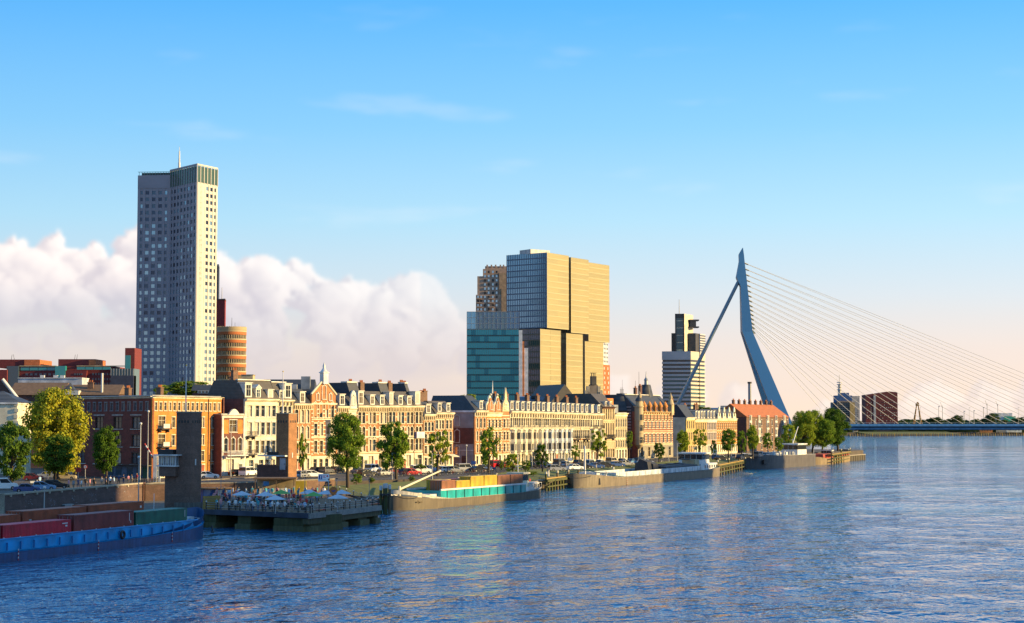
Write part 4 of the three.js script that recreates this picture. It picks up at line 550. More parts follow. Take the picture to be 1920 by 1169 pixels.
rowHouse(A1, d1, 548.5, 583, (w, a) => ({ label: 'brick house with paired white arched windows left of the gabled house', group: G1, h: HY(757, a), wall: M.brick, trim: M.creamPale, cornice: { h: 1.4, pr: 0.6, brackets: 9 }, plinth: 4, bands: [7.2], floors: [11.6, 7.9, 4.5, 0.9].map((y, i) => ({ y, h: [2.7, 2.5, 2.4, 2.4][i], xs: [0.2, 0.5, 0.8].map((k) => k * w), w: 1.15, arch: i < 2 ? 1 : 0 })), roof: { type: 'mansard', h: 3.4, s: 2.8, m: M.slate, dormers: [[w * 0.55, 1.8, 2.6]] }, doors: [[w * 0.35, M.doorRed]] }));
rowHouse(A1, d1, 583.5, 629.5, (w, a) => { const h = HY(758, a); return { label: 'striped brick house with pointed stepped gable and white spire', group: G1, h, wall: M.brick, trim: M.creamPale, stripes: 12, plinth: 3.8, bands: [8.2, 12.3], floors: [{ y: 12.8, h: 3.2, n: 4, w: 1.05, arch: 1 }, { y: 8.6, h: 2.8, xs: [w * 0.17, w * 0.4], w: 1.1 }, { y: 4.6, h: 2.8, xs: [w * 0.17, w * 0.4], w: 1.1 }, { y: 0.9, h: 2.2, n: 4, w: 1.2 }],
  roof: { type: 'flat' }, extra: (g) => { const gh = HY(712, a) - h, sh = new THREE.Shape([[0.1, 0], [w - 0.1, 0], [w - 0.1, gh * 0.42], [w * 0.5, gh], [0.1, gh * 0.42]].map((p) => new THREE.Vector2(...p)));
    part(g, 'gable', new THREE.ExtrudeGeometry(sh, { depth: 0.5, bevelEnabled: false }).translate(0, h, -0.5), M.brick); part(g, 'gable_coping', merge([tube([-0.1, h + gh * 0.40, 0], [w * 0.5, h + gh + 0.2, 0], 0.34, 0.34, 4), tube([w + 0.1, h + gh * 0.40, 0], [w * 0.5, h + gh + 0.2, 0], 0.34, 0.34, 4), bx(-0.2, w + 0.2, h - 0.1, h + 0.25, -0.1, 0.25)]), M.creamPale);
    part(g, 'spire', merge([cb(w * 0.5, h + gh - 1.0, 0, 1.6, 2.6, 1.2), cb(w * 0.5, h + gh + 1.6, 0, 2.0, 0.25, 1.5), lathe([[1, 0], [0.55, 0.6], [0.3, 1], [0.36, 1.4], [0.02, 2.4]], 8).translate(w * 0.5, h + gh + 1.8, 0)]), M.whitePaint);
    addWindow(g, w * 0.5, h + 1.2, 0.05, 1.2, 2.8, { arch: 1 }); addWindow(g, w * 0.24, h + 0.9, 0.05, 0.8, 1.3, { arch: 1 }); addWindow(g, w * 0.76, h + 0.9, 0.05, 0.8, 1.3, { arch: 1 });
    part(g, 'roof_ridge', prismX([[-w / 2 + 0.1, 0], [w / 2 - 0.1, 0], [0, gh * 0.62]], -14, 0).rotateY(-Math.PI / 2).translate(w / 2, h + gh * 0.36, -14.5), M.slate); part(g, 'loft_wall', bx(0.2, w - 0.2, h, h + gh * 0.38, -14, -0.6), M.brickBrown);
    bay(g, w * 0.74, 4.6, 12, w * 0.34, 1.1, [4.9, 8.7]); } }; });
{ // long slate roof behind the gabled house
  const p = gp(600, 885, QY), z = -p[1] + 14, c = pt(548, z), g = thing('slate_roofed_hall', 'long dark slate hipped roof hall left behind the pointed gable', 'building', [c[0], QY, c[1]]), e = Yat(738, z) - QY, t = Yat(711, z) - QY, s = z / FPX;
  part(g, 'wall', bx(-68 * s, 38 * s, 0, e, -10, 0), M.greyPlaster); const q = [[[-70 * s, e, 0.4], [40 * s, e, 0.4], [38 * s, t, -5], [-60 * s, t, -5]], [[-70 * s, e, -10.4], [-60 * s, t, -5], [38 * s, t, -5], [40 * s, e, -10.4]], [[-70 * s, e, 0.4], [-60 * s, t, -5], [-60 * s, t, -5], [-70 * s, e, -10.4]], [[40 * s, e, 0.4], [40 * s, e, -10.4], [38 * s, t, -5], [38 * s, t, -5]]]; part(g, 'roof', quads(q), M.slate); part(g, 'roof_light', bx(-1, 1, e + 0.6, e + 2.2, -1.2, -0.3), M.steelPaint); part(g, 'lantern', cb(3, e + 1, -2, 2.2, 3.2, 1.6), M.zinc);
}
rowHouse(A1, d1, 630, 652, (w, a) => ({ label: 'small brick house with bracketed cornice right of the pointed gable', group: G1, h: HY(762, a), wall: M.brick, trim: M.creamPale, cornice: { h: 1.5, pr: 0.6, brackets: 6 }, plinth: 4, floors: [11, 7.6, 4.4, 0.9].map((y) => ({ y, h: 2.4, n: 2, w: 1.15, arch: y > 5 ? 1 : 0 })), roof: { type: 'mansard', h: 3.2, s: 2.6, m: M.slate, dormers: [[w * 0.55, 1.9, 2.7]] }, doors: [[w * 0.5]] }));
rowHouse(A1, d1, 652.5, 668, (w, a) => ({ label: 'slim house with a curved white dormer gable behind the biggest quay tree', group: G1, h: HY(766, a), wall: M.creamPale, trim: M.white, cornice: { h: 0.8, pr: 0.4 }, floors: [10.6, 7, 3.9, 0.9].map((y) => ({ y, h: 2.3, n: 2, w: 0.95 })), roof: { type: 'mansard', h: 3, s: 2.4 }, extra: (g) => { const h = HY(766, a), s = new THREE.Shape().moveTo(w * 0.1, h).lineTo(w * 0.2, h + 2.6).quadraticCurveTo(w * 0.22, h + 4, w * 0.5, h + 4.3).quadraticCurveTo(w * 0.78, h + 4, w * 0.8, h + 2.6).lineTo(w * 0.9, h); part(g, 'dutch_gable', new THREE.ExtrudeGeometry(s, { depth: 0.4, bevelEnabled: false, curveSegments: 6 }), M.white); addWindow(g, w * 0.5, h + 0.8, 0.42, 1, 1.8, { arch: 1 }); } }));
[[668.5, 726.5, 'wide brick house with long bracketed cornice and three dormers behind trees', 6, [[0.15, 2, 3.4], [0.52, 1.7, 2.5], [0.84, 1.7, 2.5]]], [727, 776, 'brick house with paired arched windows between two brown rain pipes', 6, [[0.15, 1.6, 3.2], [0.5, 1.7, 2.4], [0.84, 1.7, 2.3]]], [776.5, 793, 'narrow brick house with a tall dormer and a white hoarding', 2, [[0.45, 2.1, 3.4]]]].forEach(([a0, a1, label, n, dm], i) => rowHouse(A1, d1, a0, a1, (w, a) => { const h = HY(761, a), xs = n === 2 ? [0.28, 0.68].map((k) => k * w) : [0.09, 0.22, 0.42, 0.56, 0.77, 0.91].map((k) => k * w);
  return { label, group: G1, h, wall: M.brick, side: M.brickBrown, trim: M.creamPale, cornice: { h: 1.6, pr: 0.65, brackets: n * 3 - 1 }, plinth: 4.0, plinthMat: M.creamPale, bands: [8.1], stripes: i === 1 ? 9 : 6, floors: [11.2, 8.0 - 0.2, 4.6].map((y, k) => ({ y: [11.4, 8.45, 4.7][k] - (k === 1 ? 0.8 : 0), h: k ? 2.6 : 3, xs, w: 1.1, arch: k ? 1 : 0 })).concat([{ y: 0.7, h: 2.8, xs: n === 2 ? [w * 0.6] : [0.12, 0.45, 0.78].map((k) => k * w), w: n === 2 ? 1.8 : 2.0, style: 'plain' }]), doors: n === 2 ? [[w * 0.2]] : [[w * 0.28, i ? M.doorRed : M.door], [w * 0.62, M.doorRed]], pipes: [w - 0.12],
    roof: { type: 'mansard', h: 3.6, s: 2.6, m: M.slateWarm, dormers: dm.map(([x, b, c]) => [x * w, b, c]), chimneys: [[w * 0.3, -5, 2.4], [w * 0.65, -5, 2.2]] }, extra: (g) => { part(g, 'attic_block', prismX([[-2.2, h + 3.2], [-3.2, h + 5.6], [-9, h + 5.6], [-9.5, h + 3.2]], -0.02, Math.min(w * 0.32, 4.5)), M.slate); part(g, 'attic_rim', bx(-0.06, Math.min(w * 0.32, 4.5) + 0.1, h + 5.6, h + 5.9, -5, -3), M.white); if (n === 2) { part(g, 'hoarding', bx(0.2, w - 0.2, 7.7, 9.3, 0.6, 0.75), M.whitePaint); part(g, 'hoarding_side', bx(0.1, 0.2, 7.7, 9.3, 0.1, 0.74), mat([0.25, 0.2, 0.35])); } } }; }));
rowHouse(A1, d1, 793.5, 815, (w, a) => ({ label: 'low cream-corniced brick house with one dormer, second from the side street', group: G1, h: HY(777, a), wall: M.brick, trim: M.creamPale, cornice: { h: 1.6, pr: 0.6, brackets: 6 }, plinth: 3.2, floors: [9.4, 6.4, 3.7, 0.7].map((y, k) => ({ y, h: 2.0, n: 3, w: 1.0, arch: k < 2 ? 1 : 0 })), roof: { type: 'mansard', h: 3.2, s: 2.6, dormers: [[w * 0.5, 1.9, 2.4]], chimneys: [[w * 0.9, -4, 2.4]] }, doors: [[w * 0.5]] }));
rowHouse(A1, d1, 815.5, 849.5, (w, a) => ({ label: 'brick corner house with cream awning and flag at the side street', group: G1, h: HY(774, a), wall: M.brick, trim: M.creamPale, cornice: { h: 1.5, pr: 0.6, brackets: 9 }, plinth: 3.5, bands: [6.5], floors: [[10, 2.2], [6.9, 2.1], [4.1, 2.0], [0.8, 2.2]].map(([y, h], k) => ({ y, h, xs: [0.1, 0.26, 0.42, 0.66, 0.86].map((q) => q * w), w: 0.95, arch: k === 1 ? 1 : 0 })), doors: [[w * 0.54]], roof: { type: 'mansard', h: 3, s: 2.6, m: M.slateWarm, dormers: [[w * 0.28, 1.6, 2.3], [w * 0.76, 1.6, 2.3]], chimneys: [[w * 0.1, -4, 2.6]] }, extra: (g) => { part(g, 'awning', prismX([[0.1, 3.5], [2.0, 2.9], [2.0, 2.8], [0.1, 3.3]], w * 0.6, w), M.creamPale); part(g, 'flag', merge([tube([w - 0.3, 4.2, 0.2], [w - 0.1, 5.4, 1.4], 0.04), bx(w - 0.4, w - 0.3, 3.4, 5.2, 0.9, 1.5)]), M.orange); } }));

// second terrace, beyond the side street
const A2 = gp(890, 876, QY), B2 = gp(1176, 862, QY), d2 = dirOf(A2, B2), t2 = turnOf(d2);
rowHouse(A2, d2, 890, 912.5, (w, a) => ({ label: 'end house with a blank grey and maroon side wall facing the side street', group: G2, h: HY(770, a), depth: 14, wall: M.brick, side: M.greyPlaster, trim: M.creamPale, cornice: { h: 1.6, pr: 0.6, brackets: 6 }, plinth: 3.2, floors: [[10.4, 2.8], [6.9, 2.6], [4.6 - 1.0, 2.4]].map(([y, h], k) => ({ y: [10.2, 6.8, 3.7][k], h: 2.2, n: 3, w: 1.05, arch: k < 2 ? 1 : 0 })).concat([{ y: 0.7, h: 2.1, n: 3, w: 1.05 }]), roof: { type: 'none' },
  extra: (g) => { const h = HY(770, a); part(g, 'roof', quads([[[0, h, 0.2], [w, h, 0.2], [w, h + 4, -4.5], [2.4, h + 4, -4.5]], [[0, h, -14], [0, h, 0.2], [2.4, h + 4, -4.5], [2.4, h + 4, -14]], [[2.4, h + 4, -14], [2.4, h + 4, -4.5], [w, h + 4, -4.5], [w, h + 4, -14]]]), M.slate); dormer(g, w * 0.6, h + 0.1, -0.2, 1.8, 2.4);
    part(g, 'maroon_panel', bx(-0.06, 0.02, 6.0, 10.2, -13.9, -0.4), M.brickMaroon); part(g, 'wall_band', merge([bx(-0.1, 0.02, 4.2, 4.4, -13.9, -0.4), bx(-0.3, 0.02, h - 0.5, h, -14, 0)]), M.whitePaint); part(g, 'plinth_side', bx(-0.05, 0.02, 0, 1, -13.9, -0.4), M.zinc);
    for (const [y, hh, m] of [[10.8, 2.2, M.glass], [6.4, 2.8, M.brickMaroon], [2.4, 2.6, M.glass]]) addWindow(g, -0.08, y, -5.2, 1.3, hh, { arch: 1, turn: -Math.PI / 2, paneMat: m }); const sd = part(g, 'side_door', bx(-0.12, 0.02, 0.05, 2.9, -3.8, -2.4), M.brickDark); ubox(sd, 'handle', M.steel, -0.15, 1.3, -2.6, 0.06, 0.06, 0.15); dormer(g, 4.2, h + 0.2, -9, 2, 1.6); } }));
rowHouse(A2, d2, 913, 941, (w, a) => ({ label: 'striped brick house with a broad scrolled double gable', group: G2, h: HY(774, a), wall: M.brickOrange, side: M.brick, trim: M.creamPale, stripes: 14, plinth: 3.2, bands: [6.2], floors: [[10.6, 2.6], [7, 2.4], [4.4 - 3.4, 2.5]].map(([y, h], k) => ({ y: [10.2, 6.9, 3.7][k], h: 2.2, n: 4, w: 1.05 })).concat([{ y: 0.7, h: 2.1, n: 4, w: 1.1 }]), roof: { type: 'mansard', h: 3.2, s: 3 }, cornice: { h: 0.9, pr: 0.4 },
  extra: (g) => { const h = HY(774, a); const arcs = (x0, x1, hh) => { const s = new THREE.Shape().moveTo(x0, h).lineTo(x0 + 0.2, h + hh * 0.45).quadraticCurveTo(x0 + 0.5, h + hh * 0.6, x0 + (x1 - x0) * 0.3, h + hh * 0.65).quadraticCurveTo((x0 + x1) / 2 - 0.6, h + hh, (x0 + x1) / 2, h + hh).quadraticCurveTo((x0 + x1) / 2 + 0.6, h + hh, x1 - (x1 - x0) * 0.3, h + hh * 0.65).quadraticCurveTo(x1 - 0.5, h + hh * 0.6, x1 - 0.2, h + hh * 0.45).lineTo(x1, h); return new THREE.ExtrudeGeometry(s, { depth: 0.4, bevelEnabled: true, bevelSize: 0.08, bevelThickness: 0.08, bevelSegments: 1, curveSegments: 5 }).translate(0, 0, -0.4); };
    for (const [q0, q1] of [[0.1, w * 0.48], [w * 0.52, w - 0.1]]) { part(g, 'gable_edge', arcs(q0 - 0.15, q1 + 0.15, 4.5).translate(0, 0, -0.25), M.creamPale); part(g, 'scrolled_gable', arcs(q0 + 0.25, q1 - 0.25, 3.9), M.brick); } addWindow(g, w * 0.28, h + 0.8, 0.06, 1.3, 1.8, { arch: 1 }); addWindow(g, w * 0.73, h + 0.8, 0.06, 1.3, 1.8, { arch: 1 }); part(g, 'gable_balls', merge([0.28, 0.73].map((k) => new THREE.SphereGeometry(0.34, 8, 6).translate(k * w, h + 4.8, -0.2))), M.creamPale); } }));
rowHouse(A2, d2, 941.5, 955, (w, a) => ({ label: 'narrow striped house with a tall pointed finial gable', group: G2, h: HY(772, a), wall: M.brick, trim: M.creamPale, stripes: 12, plinth: 3.2, floors: [[10.2, 2.3], [6.9, 2.2], [3.7, 2.2], [0.7, 2.1]].map(([y, h]) => ({ y, h, n: 2, w: 1.1 })), roof: { type: 'mansard', h: 3, s: 3 }, extra: (g) => { const h = HY(772, a), s = new THREE.Shape([[0.1, 0], [w - 0.1, 0], [w - 0.4, 2.2], [w * 0.66, 3.2], [w * 0.62, 5], [w * 0.5, 6.6], [w * 0.38, 5], [w * 0.34, 3.2], [0.4, 2.2]].map((p) => new THREE.Vector2(p[0], p[1] + h))); part(g, 'finial_gable', new THREE.ExtrudeGeometry(s, { depth: 0.4, bevelEnabled: false }).translate(0, 0, -0.35), M.cream); part(g, 'gable_bands', merge([1.2, 2.4, 3.6].map((y, i) => bx(0.5 + i * w * 0.12, w - 0.5 - i * w * 0.12, h + y, h + y + 0.2, 0.04, 0.12))), M.creamPale); addWindow(g, w / 2, h + 0.6, 0.06, 1.1, 1.4); } }));
{ // ten cream houses with projecting bays
  const xs = [955.5, 976, 996.5, 1015, 1034, 1052.5, 1070, 1088, 1105.5, 1129.5], notes = ['first cream house after the striped gables', 'second cream house of the bay-windowed row', 'third cream house of the bay-windowed row, above the round shrub', 'fourth cream house of the bay-windowed row, right of the young tree', 'middle cream house of the bay-windowed row', 'sixth cream house of the row with white painted bays', 'seventh cream house of the row, brick between flat windows', 'eighth cream house of the row, first beyond the brick one', 'last cream house of the row, beside the tall sand-coloured front'];
  for (let i = 0; i < 9; i++) rowHouse(A2, d2, xs[i] + 0.1, xs[i + 1] - 0.1, (w, a) => { const h = HY(mix(771, 776, i / 8), a), brickish = i === 6 || i === 7, two = w > 9; return { label: notes[i], group: G2, h, wall: brickish ? M.brick : i % 3 === 1 ? M.cream : M.creamPale, trim: M.creamPale, cornice: { h: 1.9, pr: 0.75, brackets: Math.round(w * 0.6), bm: M.cream }, plinth: 3.2, plinthMat: i > 2 && i < 6 ? M.whitePaint : M.creamPale, bands: [3.3, 9.8],
    floors: [{ y: 10.3, h: 2.3, n: 5, w: 0.95, arch: 1 }, ...(brickish ? [{ y: 6.9, h: 2.4, n: 5, w: 0.95 }, { y: 3.7, h: 2.3, n: 5, w: 0.95 }] : [{ y: 6.9, h: 2.3, xs: [w * 0.5], w: 0.9 }, { y: 3.7, h: 2.3, xs: [w * 0.5], w: 0.9 }]), { y: 0.6, h: 2.2, n: 4, w: 1.15, style: 'plain' }], doors: [[w * 0.5, i % 2 ? M.door : M.doorRed]],
    roof: { type: 'mansard', h: 3.0, s: 2.5, m: M.slate, dormers: [[w * 0.26, 1.7, 2.5], [w * 0.76, 1.7, 2.5]], chimneys: [[w * 0.02 + 0.8, -5, 1.8]] }, pipes: [w - 0.08],
    extra: (g) => { if (!brickish) for (const k of [0.22, 0.78]) bay(g, w * k, 3.5, 9.4, w * 0.36, 1.15, [3.7, 6.8], i > 2 && i < 6 ? M.whitePaint : M.creamPale); else balcony(g, w * 0.5, 6.6, 3, 1, M.iron); if (!brickish) for (const k of [0.22, 0.78]) balcony(g, w * k, 9.75, w * 0.34, 1.1, i === 8 ? M.iron : M.creamPale); } }; });
  rowHouse(A2, d2, 1130, 1152.5, (w, a) => ({ label: 'tall sand-coloured front with narrow upright windows and dark eaves', group: G2, h: HY(763, a), depth: 16, wall: M.sand, trim: M.cream, cornice: { h: 0.7, pr: 0.9, m: M.brickDark }, floors: [[12.6, 3.2], [7.2, 4.2], [4.2 - 3.3, 2.6]].map(([y, h], k) => ({ y, h, n: 5, w: k === 2 ? 1.1 : 0.8, style: 'plain', trim: M.cream })), roof: { type: 'mansard', h: 4, s: 4, m: M.slateWarm, dormers: [[w * 0.3, 1.2, 1.4], [w * 0.7, 1.2, 1.4]] }, bands: [5.6, 12], extra: (g) => balcony(g, w * 0.5, 6.9, w * 0.7, 0.9, M.iron) }));
  rowHouse(A2, d2, 1153, 1176, (w, a) => ({ label: 'yellow brick corner house with orange roof box, left of ornate corner building', group: G2, h: HY(775, a), depth: 14, wall: M.sand, side: M.brick, trim: M.creamPale, cornice: { h: 1, pr: 0.6 }, plinth: 3.4, plinthMat: M.creamPale, bands: [6.4], floors: [[10.4, 2.5], [7.6 - 0.9, 2.5], [4.4 - 3.5, 2.7]].map(([y, h], k) => ({ y: [10.2, 7.0, 3.9][k], h: 2.1, n: 5, w: 0.9, arch: k < 2 ? 1 : 0 })).concat([{ y: 0.5, h: 2.6, n: 4, w: 1.3, style: 'plain' }]), roof: { type: 'flat' }, extra: (g) => { const h = HY(775, a); part(g, 'roof_box', bx(w * 0.1, w * 0.75, h + 0.3, h + 2.6, -8, -2), M.zinc); part(g, 'roof_hut', bx(w * 0.05, w * 0.6, h + 2.6, h + 4.6, -8, -3), M.orange); } }));
}
{ // hall with steep gable behind the cream row
  const D = 560, c = pt(1112, D), g = thing('steep_gabled_hall', 'dark steep-roofed hall with a grey stepped gable and roof turret', 'building', [c[0], QY, c[1]], 0.35), Y = (p) => Yat(p, D) - QY, s = D / FPX;
  const w = 13, pr = [[-w * 0.42, 0], [w * 0.42, 0], [w * 0.42, Y(758)], [w * 0.2, Y(738)], [w * 0.1, Y(722)], [0, Y(717)], [-w * 0.1, Y(722)], [-w * 0.2, Y(738)], [-w * 0.42, Y(758)]].map((p) => new THREE.Vector2(...p)); part(g, 'gable_wall', new THREE.ExtrudeGeometry(new THREE.Shape(pr), { depth: 0.6, bevelEnabled: false }), mat([0.13, 0.115, 0.115])); part(g, 'gable_steps', merge([-1, 1].flatMap((q) => [0.14, 0.2, 0.27, 0.34].map((k, i) => cb(q * w * k, Y(726 + i * 8) - 1.6, 0.3, 0.9, 1.8, 0.8)))), M.concrete);
  part(g, 'roof', prismX([[-w * 0.44, Y(759)], [w * 0.44, Y(759)], [0, Y(718)]], -24, 0).rotateY(-Math.PI / 2).translate(0, 0, -24), M.slateWarm); part(g, 'wall', bx(-w * 0.4, w * 0.4, 0, Y(759), -24, -0.02), M.concreteDark); part(g, 'turret', merge([cb(0, Y(722), 0.3, 1.7, Y(706) - Y(722), 1.4), ...[-0.6, 0, 0.6].map((x) => cb(x, Y(706), 0.3, 0.16, 1.0, 0.16)), cb(0, Y(706) + 0.95, 0.3, 1.8, 0.14, 1.5)]), M.iron); for (const x of [0.8, 1.5, 2.2]) ubox(g, 'slit_window', M.glassBlue, x + 0.6, Y(742), 0.62, 0.3, 3.4, 0.1);
  const h = pt(1035, 590), b = thing('flat_blue_roof_hall', 'long flat hall with blue grey metal roof behind the cream row', 'building', [h[0], QY, h[1]]); const y = Yat(745, 590) - QY; part(b, 'wall', bx(-10, 10.5, 0, y - 0.7, -14, 0), M.concreteDark); part(b, 'roof', prismX([[0.6, y - 1.2], [-0.4, y], [-14, y + 0.4], [-14, y - 1]], -11, 11.5), mat([0.13, 0.17, 0.23], { r: 0.4, m: 0.3 })); part(b, 'roof_unit', merge([cb(-6, y - 0.4, 0.2, 2, 0.8, 0.8), cb(6, y, -3, 1.2, 0.9, 1)]), M.iron);
}
// ornate corner building
{
  const A = gp(1196, 861, QY), B = gp(1262, 857.5, QY), d = dirOf(A, B), w = Math.hypot(B[0] - A[0], B[1] - A[1]) * 1.0, h = HY(772, A);
  const g = house({ name: 'ornate_corner_building', label: 'ornate red striped corner building with turrets, dormers and iron roof cresting', a: A, turn: turnOf(d), w, h, depth: 20, wall: M.brickRed, side: M.brickRed, trim: M.cream, stripes: 14, plinth: 4.2, plinthMat: M.stone, bands: [4.5, 8.2], floors: [{ y: 9.6, h: 2.2, n: 9, w: 1.0, trim: M.white }, { y: 5.0, h: 2.8, n: 9, w: 1.1, trim: M.white }, { y: 12.2, h: 1.6, n: 10, w: 0.9, arch: 1 }, { y: 0.6, h: 3, n: 5, w: 2, style: 'plain' }], cornice: { h: 0.9, pr: 0.6, m: M.sand, brackets: 16, bm: M.brickOrange }, roof: { type: 'mansard', h: 5.4, s: 4.6, m: M.slate, rim: 1 },
    extra: (g) => {
      for (let i = 0; i < 5; i++) { const x = w * (0.2 + i * 0.15); part(g, 'gabled_dormer', merge([cb(x, h, -0.2, 1.5, 1.8, 1), new THREE.CylinderGeometry(0.02, 1.05, 1.7, 4).rotateY(Math.PI / 4).translate(x, h + 2.6, -0.2)]), M.brickOrange); ubox(g.children[g.children.length - 1], 'pane', M.glass, x, h + 0.9, 0.32, 0.8, 1.2, 0.05); }
      for (const k of [0.06, 0.94]) part(g, 'corner_pinnacle', merge([cb(w * k, h - 1, 0, 2.2, 3.4, 1.6), new THREE.CylinderGeometry(0.5, 1.3, 2, 8).translate(w * k, h + 3.4, 0), lathe([[0.5, 0], [0.7, 0.5], [0.3, 1.2], [0.02, 2.2]], 8).translate(w * k, h + 4.4, 0)]), M.sand);
      const tur = part(g, 'corner_turret', merge([cyl(0.6, 4.4, 0.2, 1.45, 1.45, h - 2.9, 10), cyl(0.6, 3.2, 0.2, 0.5, 1.45, 1.2, 10), cyl(0.6, h + 1.4, 0.2, 1.75, 1.75, 0.35, 10), cyl(0.6, h + 1.75, 0.2, 1.1, 1.0, 1.6, 8), ...[6, 8, 10, 12].map((y) => cyl(0.6, y, 0.2, 1.55, 1.55, 0.25, 10))]), M.sand); part(tur, 'dome', lathe([[1.25, 0], [1.0, 0.7], [0.4, 1.3], [0.12, 2], [0.03, 3.4]], 10), M.slate, 0.6, h + 3.3, 0.2); for (const y of [5, 8.8, 12.2]) for (const a of [0.2, 1.2]) ubox(tur, 'pane', M.glass, 0.6 + Math.sin(a - 0.7) * 1.46, y + 1, 0.2 + Math.cos(a - 0.7) * 1.46, 0.7, 1.8, 0.1, a - 0.7);
      // side front facing the viewer, with its own steep roof
      part(g, 'side_front', bx(-0.3, 0.02, 0, h, -9, -2), M.brickDark); const st = []; for (let i = 0; i < 15; i++) st.push(bx(-0.36, -0.28, 3 + i * 0.95, 3.3 + i * 0.95, -8.9, -2.1)); part(g, 'side_stripes', merge(st), M.greyPlaster); for (const y of [1, 5.4, 9.2]) ubox(g, 'side_window', M.glass, -0.38, y + 1.3, -5.5, 0.1, 2.4, 1.5);
      part(g, 'steep_roof', new THREE.CylinderGeometry(1.8, 3.6, 5.6, 4).rotateY(Math.PI / 4).translate(1.5, h + 3, -6), M.slate); part(g, 'steep_roof', new THREE.CylinderGeometry(1.6, 3.2, 6, 4).rotateY(Math.PI / 4).translate(w * 0.72, h + 6, -6), M.slate);
      const cr = []; for (let i = 0; i < 7; i++) cr.push(cyl(0.2 + i * 0.45, h + 5.8, -6, 0.05, 0.03, 1.4 + (i === 4 ? 3 : i % 2 * 0.6), 5)); cr.push(bx(0, 3.2, h + 6.9, h + 7, -6.04, -5.96), bx(2, 2, h + 8, h + 8, -6, -6)); part(g, 'iron_cresting', merge(cr.slice(0, -1)), M.iron);
      part(g, 'lantern', merge([cyl(w * 0.72, h + 9, -6, 0.7, 0.6, 1.4, 8), lathe([[0.8, 0], [0.6, 0.5], [0.2, 1], [0.05, 3]], 8).translate(w * 0.72, h + 10.4, -6)]), M.zinc); for (const [k, ch] of [[0.42, 4.6], [0.55, 5.4]]) chimney(g, w * k, h + 3, -6, ch, M.brickDark); for (const k of [0.26, 0.36]) part(g, 'flag_mast', cyl(w * k, h + 2, -4, 0.09, 0.05, k > 0.3 ? 11 : 8, 6), M.iron);
    } });
}
// far terrace towards the island's tip
const A3 = gp(1262, 857, QY), B3 = gp(1480, 845, QY), d3 = dirOf(A3, B3);
rowHouse(A3, d3, 1287, 1303, (w, a) => ({ label: 'plain cream-sided house with dark hipped roof just right of the ornate building', group: G3, h: HY(783, a), depth: 16, wall: M.ochre, side: M.creamPale, trim: M.cream, cornice: { h: 0.8, pr: 0.4 }, floors: [9.5, 5.6, 1].map((y) => ({ y, h: 2.4, n: 4, w: 0.9, style: 'plain' })), roof: { type: 'mansard', h: 4.4, s: 3.4, m: M.slate, chimneys: [[2, -6, 2]] }, extra: (g) => ubox(g, 'side_window', M.brickDark, -0.03, 9.8, -6, 0.1, 2.4, 1.6) }));
rowHouse(A3, d3, 1303.2, 1325, (w, a) => ({ label: 'yellow fronted house with four small dormers in the far terrace', group: G3, h: HY(786, a), wall: M.ochre, trim: M.cream, cornice: { h: 1, pr: 0.5 }, plinth: 3.5, floors: [9, 5.4, 0.9].map((y) => ({ y, h: 2.4, n: 6, w: 0.95, style: 'plain' })), roof: { type: 'mansard', h: 3.2, s: 3, dormers: [0.15, 0.38, 0.62, 0.85].map((k) => [k * w, 1.6, 2.6]), chimneys: [[1, -4], [w - 1, -4]] } }));
rowHouse(A3, d3, 1325.2, 1344, (w, a) => ({ label: 'pinkish pale house with white trim in the far terrace', group: G3, h: HY(786, a), wall: mat([0.62, 0.38, 0.28]), trim: M.white, cornice: { h: 1, pr: 0.5, m: M.white }, plinth: 3.6, plinthMat: M.white, floors: [9, 5.4, 0.9].map((y) => ({ y, h: 2.4, n: 6, w: 0.95 })), roof: { type: 'mansard', h: 3.4, s: 2.6, dormers: [0.2, 0.5, 0.8].map((k) => [k * w, 1.6, 2.7]), chimneys: [[1, -4]] } }));
rowHouse(A3, d3, 1344.2, 1382, (w, a) => ({ label: 'orange striped house with a row of cream scrolled gablets', group: G3, h: HY(785, a), wall: M.brickOrange, trim: M.cream, stripes: 8, cornice: { h: 0.8, pr: 0.4 }, plinth: 3.6, floors: [9, 5.4, 0.9].map((y) => ({ y, h: 2.4, n: 10, w: 0.95 })), roof: { type: 'mansard', h: 3.4, s: 2.6 }, extra: (g) => { const h = HY(785, a); for (let i = 0; i < 4; i++) { const x = w * (0.12 + i * 0.25), s = new THREE.Shape().moveTo(x - 2, h).lineTo(x - 1.6, h + 1.6).lineTo(x - 0.9, h + 2).lineTo(x - 0.7, h + 3.4).quadraticCurveTo(x, h + 5, x + 0.7, h + 3.4).lineTo(x + 0.9, h + 2).lineTo(x + 1.6, h + 1.6).lineTo(x + 2, h); const q = part(g, 'gablet', new THREE.ExtrudeGeometry(s, { depth: 0.4, bevelEnabled: false }).translate(0, 0, -0.3), M.creamPale); ubox(q, 'pane', M.glass, x, h + 1.6, 0.12, 1, 1.8, 0.05); } } }));
